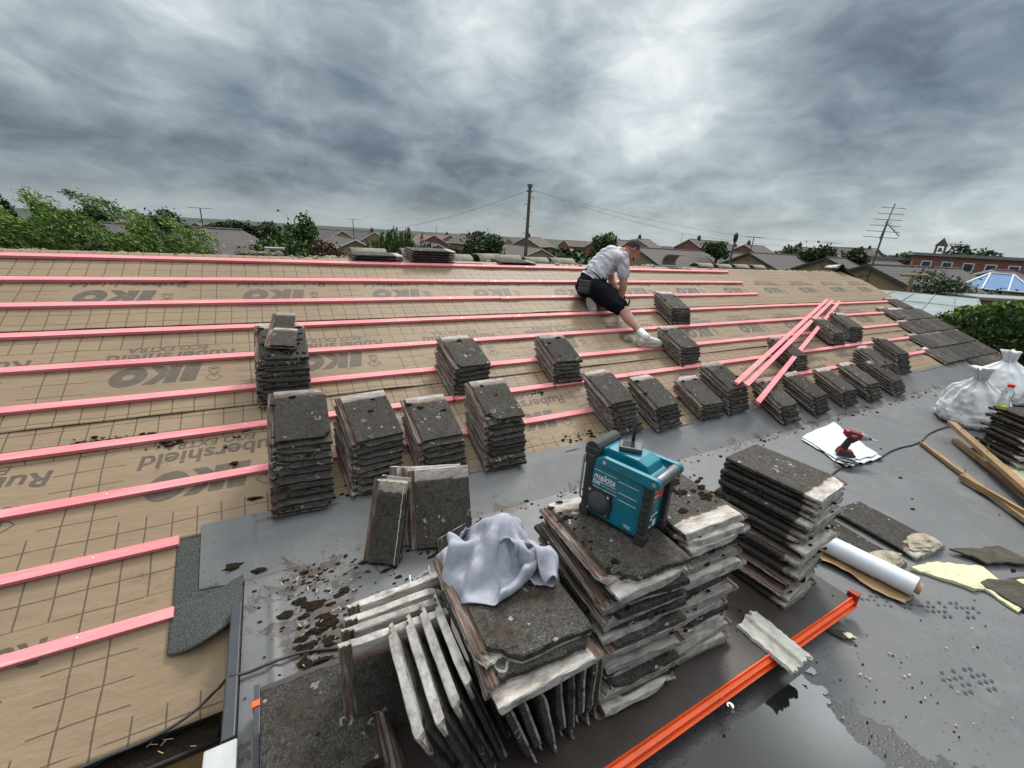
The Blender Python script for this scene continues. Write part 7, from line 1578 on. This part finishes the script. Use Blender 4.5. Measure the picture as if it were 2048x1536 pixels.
40,-139,26,27,-148,32,30,-152,49,31,-166,59,26,-175,46,19,-177,29,15,-177,14,6,-189,4,-6,-201,7,-18,-212,14,-33,-217,24,-49,-216,32,-65,-211,34,-82,-205,31,-98,-203,24,-114,-198,21,-131,-193,18,163,143,-253,154,128,-246,151,118,-232,
155,106,-220,161,93,-210,162,81,-197,160,69,-184,155,58,-171,148,49,-158,138,41,-146,130,32,-133,124,23,-119,119,12,-106,116,1,-92,115,-10,-78,117,-20,-63,119,-30,-48,119,-41,-34,116,-51,-20,114,-61,-6,105,-72,6,96,-81,17,93,-93,31,
78,-101,36,61,-108,32,48,-118,33,32,-126,34,18,-135,39,15,-149,51,15,-162,65,8,-168,51,5,-168,34,3,-166,16,-7,-176,4,-18,-189,4,-30,-202,4,-42,-215,8,-55,-224,16,-70,-226,26,-86,-223,33,-103,-217,33,-119,-212,29,-136,-209,24,
146,150,-248,152,142,-232,158,130,-222,162,118,-210,163,105,-198,165,93,-185,164,81,-172,162,69,-160,156,58,-147,148,49,-134,138,43,-121,129,35,-108,122,25,-94,117,15,-81,114,4,-67,114,-7,-53,114,-17,-38,114,-27,-24,114,-37,-9,108,-48,4,
101,-58,16,91,-68,26,85,-78,39,69,-87,41,54,-95,42,39,-103,43,26,-113,46,15,-124,52,15,-139,64,2,-151,69,-4,-155,52,-7,-155,35,-9,-155,17,-19,-164,5,-31,-177,4,-43,-190,4,-54,-203,4,-66,-216,4,-78,-228,10,-92,-235,20,
-107,-234,30,-124,-229,33,-141,-224,31,132,137,-245,136,138,-227,144,135,-211,153,128,-198,161,118,-185,166,106,-173,165,94,-160,163,81,-147,162,69,-135,157,59,-121,147,51,-108,137,44,-96,128,37,-83,120,28,-70,117,17,-56,117,6,-41,114,-4,-27,
114,-14,-12,110,-24,4,98,-34,11,92,-45,24,86,-55,37,77,-65,48,63,-74,52,47,-79,50,31,-91,52,20,-101,58,13,-114,66,10,-128,77,-8,-137,70,-13,-140,53,-15,-140,36,-21,-142,20,-32,-150,8,-43,-165,5,-55,-178,4,-67,-191,4,
-79,-204,4,-90,-217,4,-102,-230,6,-114,-241,14,-128,-245,25,-145,-242,32,126,121,-242,127,122,-225,131,123,-208,138,123,-191,147,121,-175,156,116,-161,166,106,-148,170,93,-136,170,80,-123,166,68,-110,158,58,-96,148,50,-83,137,46,-71,125,40,-58,
117,31,-45,114,20,-31,116,10,-16,114,-1,-2,103,-11,10,93,-21,20,83,-31,31,77,-41,44,70,-52,57,58,-62,63,42,-69,63,29,-78,68,16,-89,72,13,-104,82,-3,-117,85,-14,-120,70,-16,-120,52,-22,-123,35,-34,-130,22,-45,-141,15,
-55,-155,12,-68,-166,5,-80,-179,4,-92,-192,4,-103,-206,4,-115,-219,4,-126,-232,4,-138,-245,9,-151,-253,19,129,104,-242,130,104,-224,131,105,-207,132,106,-189,136,107,-172,142,108,-155,150,107,-139,160,102,-125,168,92,-111,170,80,-97,167,67,-84,
159,57,-70,147,50,-57,134,47,-45,121,43,-33,114,33,-20,114,22,-5,103,12,5,95,3,18,86,-8,30,76,-18,41,68,-28,53,62,-38,66,52,-49,75,37,-58,78,23,-66,80,16,-80,88,5,-93,94,-10,-100,88,-15,-102,69,-24,-105,54,
-35,-112,41,-46,-122,32,-58,-134,24,-69,-145,17,-80,-154,5,-92,-167,4,-104,-181,4,-116,-194,4,-128,-207,4,-139,-220,4,-151,-234,4,-162,-247,6,139,89,-242,139,90,-224,139,90,-207,140,90,-189,140,89,-172,140,90,-154,141,91,-137,145,93,-119,
152,94,-103,160,90,-87,165,80,-72,164,68,-58,157,58,-45,145,51,-32,130,50,-20,117,46,-9,106,36,4,96,26,12,85,16,23,77,6,35,69,-5,49,61,-15,61,54,-25,75,45,-36,86,32,-46,91,19,-56,95,9,-69,101,-5,-79,100,
-15,-82,86,-24,-89,72,-37,-97,61,-48,-105,50,-59,-115,41,-71,-124,31,-82,-133,19,-93,-144,9,-105,-156,5,-117,-169,4,-129,-182,4,-141,-196,4,-153,-209,4,-164,-222,4,-176,-236,4,141,72,-242,141,73,-223,145,73,-207,146,73,-189,147,73,-171,
147,74,-154,147,74,-136,147,75,-119,146,77,-102,144,81,-85,147,83,-68,153,81,-51,155,73,-34,150,63,-19,139,55,-6,127,48,6,114,41,18,100,34,27,85,28,36,74,19,46,63,9,58,54,-2,71,47,-12,86,38,-23,98,26,-34,106,
13,-44,110,-1,-55,110,-14,-64,104,-26,-70,92,-37,-79,82,-50,-89,70,-61,-96,59,-72,-104,46,-83,-113,35,-95,-123,25,-106,-134,17,-119,-144,5,-130,-157,4,-142,-171,4,-154,-184,4,-166,-198,4,-177,-211,4,-189,-224,4,140,54,-241,139,54,-224,
140,56,-206,141,56,-188,140,57,-171,139,58,-153,138,59,-135,137,60,-118,136,63,-100,136,66,-82,136,69,-65,136,73,-49,138,79,-32,140,77,-15,136,70,2,126,63,15,114,55,27,101,47,38,89,38,49,76,30,59,63,21,70,51,12,81,
41,1,94,32,-9,107,19,-21,117,5,-32,121,-10,-43,120,-25,-53,112,-38,-62,100,-49,-69,87,-58,-75,71,-72,-84,61,-83,-92,49,-95,-101,38,-107,-112,29,-119,-123,20,-131,-134,13,-143,-146,7,-155,-160,4,-167,-173,4,-179,-186,4,-191,-200,4,
-202,-213,4,125,45,-241,124,48,-223,124,50,-206,123,53,-188,122,55,-171,121,58,-154,120,60,-136,120,63,-118,119,66,-101,118,69,-83,119,72,-65,119,75,-48,121,78,-31,122,81,-14,125,84,3,116,78,17,105,70,30,94,62,42,82,54,54,
70,45,66,58,35,78,46,26,89,33,15,100,22,6,113,8,-5,124,-6,-17,129,-22,-30,128,-36,-41,120,-49,-50,107,-60,-57,92,-72,-64,79,-84,-75,66,-96,-84,57,-108,-94,47,-120,-104,37,-132,-114,28,-144,-125,19,-156,-136,11,-168,-148,6,
-180,-162,4,-192,-175,4,-204,-188,4,-216,-201,4,114,59,-243,114,62,-225,114,65,-208,114,68,-191,114,70,-173,114,73,-156,114,76,-139,114,79,-121,114,82,-104,114,86,-86,114,89,-68,114,92,-51,114,94,-33,114,96,-15,114,97,3,105,91,16,
94,83,28,83,75,41,72,67,53,60,58,65,48,48,78,35,39,89,23,29,101,11,19,114,-2,8,125,-17,-4,131,-33,-16,129,-47,-28,122,-60,-38,110,-73,-49,99,-85,-59,88,-97,-70,78,-108,-80,68,-120,-90,58,-132,-100,48,-144,-110,39,
-157,-119,29,-169,-128,20,-181,-138,11,-193,-150,5,-205,-164,4,-217,-177,4,-229,-190,4,114,77,-245,114,79,-228,114,82,-211,114,85,-194,114,88,-176,114,91,-159,114,94,-141,114,97,-124,114,100,-106,114,103,-89,114,106,-71,115,108,-53,116,111,-35,
114,114,-17,106,113,4,94,105,14,83,96,26,72,88,38,60,79,50,48,70,62,36,60,73,24,50,84,11,40,96,-1,33,110,-15,23,120,-30,12,126,-45,-1,125,-59,-14,118,-72,-26,110,-85,-38,102,-98,-49,93,-110,-60,84,-122,-71,74,
-134,-82,66,-146,-92,57,-158,-103,48,-170,-113,39,-182,-123,30,-194,-133,21,-206,-141,11,-218,-153,4,-230,-166,4,-244,-178,-1,114,94,-248,114,97,-231,114,99,-214,115,102,-196,116,105,-179,118,108,-162,119,110,-144,119,113,-127,120,116,-109,119,119,-92,
119,122,-74,116,125,-56,110,127,-38,103,126,-21,93,124,-4,82,115,8,71,107,21,59,97,32,47,86,42,36,76,53,24,65,63,12,57,75,-1,49,89,-13,43,102,-26,34,112,-41,23,117,-55,11,116,-67,-2,110,-81,-14,103,-94,-25,97,
-108,-36,89,-121,-47,82,-133,-58,74,-145,-69,66,-158,-80,58,-170,-91,50,-182,-102,43,-194,-112,35,-207,-123,28,-219,-133,19,-231,-143,11,-244,-153,1,-248,-164,-12,114,111,-251,114,114,-234,116,117,-216,119,119,-199,123,121,-182,125,123,-165,125,126,-147,
124,130,-130,122,133,-112,119,136,-95,114,139,-78,107,140,-61,98,138,-44,89,134,-29,79,129,-14,69,124,0,58,111,10,47,100,20,35,89,30,24,80,41,12,72,53,0,65,66,-12,58,78,-25,51,89,-37,44,99,-51,34,104,-64,22,103,
-76,10,98,-85,-4,89,-98,-15,83,-113,-24,77,-127,-34,71,-141,-45,65,-154,-56,58,-166,-67,51,-179,-77,44,-192,-88,38,-204,-99,31,-217,-109,23,-229,-120,15,-239,-130,4,-246,-140,-10,-249,-150,-23,116,128,-254,118,131,-236,121,133,-219,126,135,-202,
129,137,-185,128,140,-168,126,143,-150,122,146,-133,117,149,-116,110,150,-100,101,149,-83,93,146,-68,84,141,-53,75,134,-39,66,127,-25,56,124,-11,45,119,4,34,106,11,22,97,22,11,89,34,-1,82,46,-12,73,57,-24,66,68,-36,62,80,
-48,56,91,-61,46,94,-72,33,91,-81,20,84,-90,7,77,-99,-6,68,-113,-17,61,-127,-27,56,-142,-35,51,-157,-44,45,-170,-55,38,-182,-66,31,-194,-77,24,-207,-88,17,-220,-97,11,-233,-106,4,-244,-116,-5,-246,-125,-20,-250,-135,-34,125,143,-257,
124,147,-240,128,149,-223,132,151,-206,130,154,-188,126,157,-172,120,159,-155,112,160,-139,104,159,-123,95,157,-108,86,151,-93,78,144,-79,72,134,-65,64,127,-51,53,124,-37,43,124,-22,32,124,-8,21,115,4,10,108,15,-1,100,26,-13,89,35,
-25,80,45,-36,77,58,-46,75,73,-59,69,81,-72,57,83,-82,44,79,-86,30,70,-95,16,63,-104,4,54,-115,-8,47,-129,-18,40,-144,-27,35,-158,-36,30,-173,-45,25,-186,-55,19,-199,-65,13,-213,-74,9,-229,-83,9,-244,-92,0,-250,-102,-14,
-252,-111,-29,-251,-119,-44,136,156,-260,135,160,-243,134,165,-226,130,168,-209,123,170,-193,115,170,-177,106,169,-162,97,166,-147,89,161,-132,81,153,-117,74,144,-103,69,134,-90,61,127,-76,50,124,-62,40,124,-47,29,124,-33,19,124,-19,8,124,-5,
-3,115,6,-14,105,16,-25,94,24,-37,90,37,-45,90,52,-56,88,66,-70,80,72,-82,68,72,-91,54,68,-95,40,58,-108,28,59,-113,17,46,-124,5,40,-136,-4,32,-149,-14,25,-163,-23,19,-178,-32,14,-192,-41,10,-207,-51,7,-222,-60,4,
-237,-69,4,-244,-78,-10,-249,-87,-24,-256,-96,-37,-253,-104,-53,138,173,-264,134,177,-247,127,180,-231,118,180,-215,109,178,-200,100,175,-186,91,169,-171,83,162,-157,76,154,-143,71,144,-129,66,134,-115,58,126,-101,47,124,-87,37,124,-73,26,124,-59,
16,125,-45,7,130,-30,-4,127,-17,-15,124,-3,-26,113,5,-38,103,15,-46,103,30,-54,105,46,-67,101,57,-80,91,61,-91,78,60,-98,64,54,-105,49,47,-119,40,52,-126,28,43,-138,15,47,-150,6,38,-162,0,27,-174,-9,18,-188,-18,11,
-202,-27,6,-217,-37,4,-232,-46,4,-245,-56,-3,-254,-65,-15,-257,-73,-30,-261,-81,-45,-255,-86,-61,130,188,-269,122,189,-254,112,187,-239,103,183,-224,94,177,-210,86,170,-196,79,162,-181,73,153,-168,69,142,-154,63,133,-140,55,126,-126,44,124,-112,
34,124,-98,23,126,-84,13,129,-69,4,134,-55,-6,135,-41,-17,133,-27,-28,128,-14,-38,124,-1,-50,112,8,-55,117,24,-63,119,39,-77,112,47,-90,101,50,-101,87,48,-106,73,40,-115,59,36,-129,52,43,-139,37,38,-150,28,48,-162,15,47,
-174,5,38,-186,1,26,-199,-5,16,-212,-13,7,-227,-23,4,-244,-32,2,-248,-41,-13,-259,-51,-22,-267,-60,-35,-265,-65,-52,-256,-69,-67,116,195,-277,107,191,-263,98,185,-249,90,178,-235,83,170,-221,77,161,-207,72,151,-193,67,141,-179,61,132,-165,
51,126,-151,41,124,-137,30,125,-123,20,128,-109,11,132,-94,2,138,-80,-8,140,-66,-20,137,-52,-30,131,-39,-39,124,-26,-51,124,-14,-61,124,0,-63,131,15,-74,131,29,-87,123,36,-100,110,38,-110,96,35,-116,82,29,-126,68,25,-140,60,32,
-151,46,31,-163,39,41,-174,27,47,-187,14,47,-200,6,38,-212,0,27,-224,-3,15,-236,-9,4,-247,-17,-8,-257,-27,-18,-269,-38,-25,-274,-44,-41,-268,-48,-58,-258,-51,-71,-249,-55,-86,102,192,-287,94,185,-273,87,176,-259,81,167,-245,76,158,-231,
71,148,-218,66,139,-204,58,131,-190,48,126,-176,38,124,-162,27,126,-148,17,130,-133,9,137,-119,0,141,-105,-11,142,-91,-22,137,-77,-30,129,-64,-41,124,-51,-53,124,-38,-64,126,-25,-71,133,-9,-72,143,6,-85,141,18,-97,130,23,-110,119,27,
-119,106,23,-127,92,18,-137,78,15,-150,67,18,-163,56,23,-175,46,31,-187,37,39,-199,27,49,-212,16,45,-224,7,37,-237,-1,27,-250,-8,15,-261,-13,2,-272,-18,-12,-278,-23,-28,-276,-27,-46,-269,-31,-62,-258,-34,-75,-249,-37,-90,91,183,-298,
85,174,-284,80,164,-270,76,154,-256,71,145,-242,64,137,-229,55,130,-215,45,126,-201,34,125,-187,24,128,-173,16,134,-158,7,140,-144,-3,143,-130,-14,143,-116,-24,137,-102,-31,128,-89,-42,124,-76,-54,124,-62,-64,130,-49,-71,137,-35,-73,150,-20,
-82,154,-5,-95,147,4,-104,132,7,-119,128,15,-130,115,15,-138,102,9,-149,88,7,-162,78,14,-174,69,23,-185,60,33,-198,51,40,-209,41,50,-222,30,49,-236,19,43,-249,11,33,-261,5,18,-270,2,3,-276,-2,-15,-278,-6,-32,-275,-10,-49,
-268,-14,-65,-259,-17,-79,-249,-20,-93,85,171,-309,80,161,-295,75,152,-281,69,143,-267,61,135,-253,52,129,-239,41,127,-225,31,127,-211,21,131,-197,13,137,-183,4,142,-169,-6,145,-154,-17,143,-140,-27,138,-127,-33,128,-114,-44,124,-100,-55,128,-87,
-64,135,-73,-65,145,-59,-80,151,-45,-80,160,-30,-93,161,-17,-105,150,-11,-114,135,-8,-128,136,2,-142,127,7,-151,113,4,-162,100,4,-171,93,19,-181,86,28,-193,75,40,-204,65,48,-218,55,53,-233,44,49,-244,34,39,-251,26,25,-257,20,12,
-264,16,-4,-271,14,-19,-276,11,-36,-277,7,-54,-268,4,-68,-258,1,-83,-247,-3,-96,80,158,-319,73,149,-306,66,141,-292,58,134,-278,48,129,-264,38,128,-250,27,129,-236,18,134,-222,10,140,-207,1,144,-193,-10,146,-179,-20,143,-165,-29,137,-152,
-37,129,-138,-47,125,-124,-58,130,-111,-60,141,-97,-74,145,-85,-78,154,-70,-80,164,-55,-90,170,-41,-104,164,-31,-111,148,-28,-123,137,-22,-137,140,-13,-152,137,-4,-163,124,-3,-175,113,4,-184,104,16,-192,98,30,-199,90,44,-214,80,51,-228,68,45,
-234,56,34,-233,41,26,-233,24,20,-240,19,4,-248,20,-12,-256,22,-27,-266,24,-41,-274,25,-56,-266,22,-71,-255,18,-85,-245,15,-98,70,148,-330,63,140,-316,55,133,-302,45,129,-289,34,129,-274,24,131,-260,15,136,-246,7,142,-232,-3,146,-218,
-13,147,-204,-24,144,-190,-33,138,-176,-41,130,-163,-51,126,-149,-61,129,-135,-67,138,-122,-72,150,-108,-77,159,-94,-81,168,-80,-90,173,-66,-102,174,-53,-114,165,-45,-119,149,-43,-133,139,-37,-147,140,-27,-162,142,-18,-176,133,-10,-188,124,-1,-196,119,17,
-201,112,32,-212,103,43,-222,90,37,-220,75,28,-218,59,26,-216,41,25,-220,32,9,-237,37,4,-244,37,-12,-254,39,-26,-266,41,-39,-269,42,-57,-260,38,-72,-250,35,-85,-244,32,-101,-202,77,31,-200,59,28,-202,47,14,-217,49,4,-234,52,4,
-244,55,-10,-257,56,-21,-264,58,-38,-261,58,-55,-254,55,-71,-245,52,-86,-182,74,34,-185,63,19,-196,63,5,-214,66,4,-231,70,4,-246,71,-5,-256,73,-20,-257,74,-37,-251,72,-54,-248,72,-71,-161,86,40,-168,80,26,-177,78,10,-194,80,4,
-211,83,4,-228,86,4,-245,88,-2,-251,90,-19,-248,89,-36,-248,90,-54,-250,90,-71,-138,96,44,-147,92,30,-158,92,16,-174,94,6,-191,97,4,-208,100,4,-226,103,4,-244,106,-1,-245,106,-19,-248,107,-36,-254,106,-53,-126,107,36,-139,107,23,
-155,108,15,-172,111,15,-188,114,7,-205,117,7,-223,121,4,-239,124,-4,-252,122,-17,-260,120,-33,-266,119,-49,-107,124,40,-122,124,31,-137,125,22,-153,126,16,-169,128,9,-185,133,8,-202,134,0,-217,134,-7,-232,136,-14,-248,139,-22,-262,138,-33,
-102,140,32,-117,139,24,-132,140,15,-148,141,9,-164,143,2,-180,145,-5,-194,142,-14,-210,141,-21,-224,138,-30,-239,146,-36,-254,151,-43,-85,158,33,-98,153,22,-111,150,11,-126,150,3,-141,151,-5,-157,153,-12,-173,152,-20,-187,149,-28,-202,146,-37,
-216,141,-45,-232,146,-52,-78,168,20,-93,167,11,-106,164,0,-118,158,-11,-134,156,-20,-149,157,-27,-165,158,-34,-180,155,-43,-194,150,-52,-208,145,-61,-224,146,-68,-62,152,10,-70,167,4,-85,175,-3,-100,174,-12,-113,169,-23,-127,166,-33,-143,166,-40,
-158,165,-49,-172,159,-58,-186,154,-67,-201,150,-76,-66,145,-6,-66,162,-12,-76,175,-18,-91,180,-26,-106,179,-36,-121,177,-45,-136,174,-54,-149,168,-64,-163,162,-73,-177,157,-82,-86,132,-13,-73,138,-21,-65,155,-28,-70,171,-34,-82,182,-42,-97,186,-50,
-113,182,-60,-127,177,-69,-140,170,-78,-155,165,-88,-168,160,-97,-109,125,-21,-94,129,-28,-84,140,-36,-67,147,-43,-67,164,-50,-75,178,-57,-89,187,-66,-104,184,-75,-118,179,-84,-132,174,-93,-146,169,-102,-117,124,-37,-100,124,-44,-86,132,-51,-78,142,-59,
-65,157,-65,-69,172,-73,-80,184,-81,-95,186,-90,-109,182,-99,-123,176,-108,-137,172,-117,-139,125,-46,-123,124,-53,-107,124,-60,-91,127,-67,-78,136,-74,-64,149,-79,-65,165,-88,-72,179,-96,-86,186,-105,-101,185,-114,-114,178,-123,-146,128,-62,-130,125,-69,
-114,124,-76,-98,125,-83,-83,132,-90,-72,143,-97,-63,157,-103,-66,173,-111,-77,184,-120,-91,186,-129,-105,180,-138,-168,134,-72,-152,131,-79,-136,129,-85,-121,125,-92,-105,126,-99,-89,129,-106,-76,137,-112,-64,150,-120,-61,166,-126,-68,180,-134,-82,185,-144,
-175,134,-88,-160,127,-94,-144,124,-101,-128,124,-108,-112,126,-115,-96,129,-122,-81,134,-129,-68,144,-136,-60,158,-142,-60,175,-149,-72,184,-158,-195,141,-100,-182,130,-104,-167,124,-110,-151,124,-117,-135,124,-124,-119,125,-131,-103,128,-138,-89,135,-145,-75,142,-152,
-62,153,-159,-54,168,-164,-203,136,-116,-190,126,-119,-174,124,-126,-158,124,-133,-142,126,-140,-126,124,-147,-110,127,-154,-98,137,-160,-84,144,-167,-71,154,-174,-59,165,-180])
def cloth_faces():
    """the quads of the garment's cut-out: a body with two sleeves on a 17.5 mm grid, numbered in the order of the points above"""
    h = .0175; us = np.arange(-.68, .681, h); vs_ = np.arange(-.39, .391, h); U, V = np.meshgrid(us, vs_, indexing='ij')
    t = .38-V-.55*(abs(U)-.30); ins = ((abs(U) < .30) & (abs(V) < .38)) | ((abs(U) < .66) & (t > 0) & (t < .19) & (abs(U) >= .2))
    num = -np.ones(ins.shape, int); num[ins] = np.arange(ins.sum()); F = []
    for i in range(len(us)-1):
        for j in range(len(vs_)-1):
            c4 = [num[i, j], num[i+1, j], num[i+1, j+1], num[i, j+1]]
            if min(c4) >= 0: F.append(c4)
    F = np.array(F); used = np.unique(F); new = -np.ones(ins.sum(), int); new[used] = np.arange(len(used)); return new[F]
cv_ = CLOTH_MM.reshape(-1, 3)/1000.0; cf_ = cloth_faces()
me = bpy.data.meshes.new('sweatshirt'); me.from_pydata([(a*.80+.012*fbm(a*9, c_*9, e*9), c_*.80, e*(1.2 if e > 0 else 1)+(.036*abs(math.sin(3.5*math.atan2(c_+.01, a+.02)+3*fbm(a*5, c_*5, 2)))*min(1, max(0, math.hypot(a, c_)-.03)*9)+.010*abs(fbm(a*18, c_*18, 4)))*(e > .02)) for a, c_, e in cv_.tolist()], [], cf_.tolist()); me.polygons.foreach_set('use_smooth', [True]*len(me.polygons))
def m_fleece(N):
    P = N.tc(); a = N.noise(P, 46, 4, .65); b_ = N.noise(N.mapping(P, (1, 1, 1)), 420, 2); k = N.noise(P, 5, 3)
    c = N.ramp(a, [(.3, (.29, .30, .355)), (.7, (.39, .40, .455))]); c = N.mix(N.math('MULTIPLY', N.ss(k, .60, .72), .35), c, (.33, .30, .24))
    return dict(col=c, rough=.95, spec=.1, n=N.bump(N.math('ADD', N.math('MULTIPLY', b_, .5), N.noise(P, 30, 4, .6)), .22, .006))
me.materials.append(mat('fleece', m_fleece)); sw = link('sweatshirt', me, None, (.600, 1.020, -1.016), (0, 0, .0))
tx_ = bpy.data.textures.new('crumple', 'CLOUDS'); tx_.noise_scale = .055; tx_.noise_depth = 1
for nm_, ty in (('smooth', 'SMOOTH'), ('thickness', 'SOLIDIFY'), ('fine', 'SUBSURF'), ('crumple', 'DISPLACE')):
    md = sw.modifiers.new(nm_, ty)
    if ty == 'SMOOTH': md.iterations = 2; md.factor = .4
    elif ty == 'DISPLACE': md.texture = tx_; md.strength = .006; md.mid_level = .5
    elif ty == 'SOLIDIFY': md.thickness = .005; md.offset = 1
    else: md.levels = md.render_levels = 2
tag(sw, 'crumpled pale grey sweatshirt heaped on the dark tiles left of the radio', 'sweatshirt')
loose((3.752, 2.289, -1.202), (8.255, 3.81, -.721), 'loose pink batten, left of the two lying close together over the stacks')
loose((3.851, 2.248, -1.22), (8.361, 3.778, -.735), 'loose pink batten, right of the two lying close together over the stacks')
loose((3.851, 2.102, -1.34), (8.529, 3.745, -.75), 'loose pink batten lying apart, its near end overhanging the lowest stack')
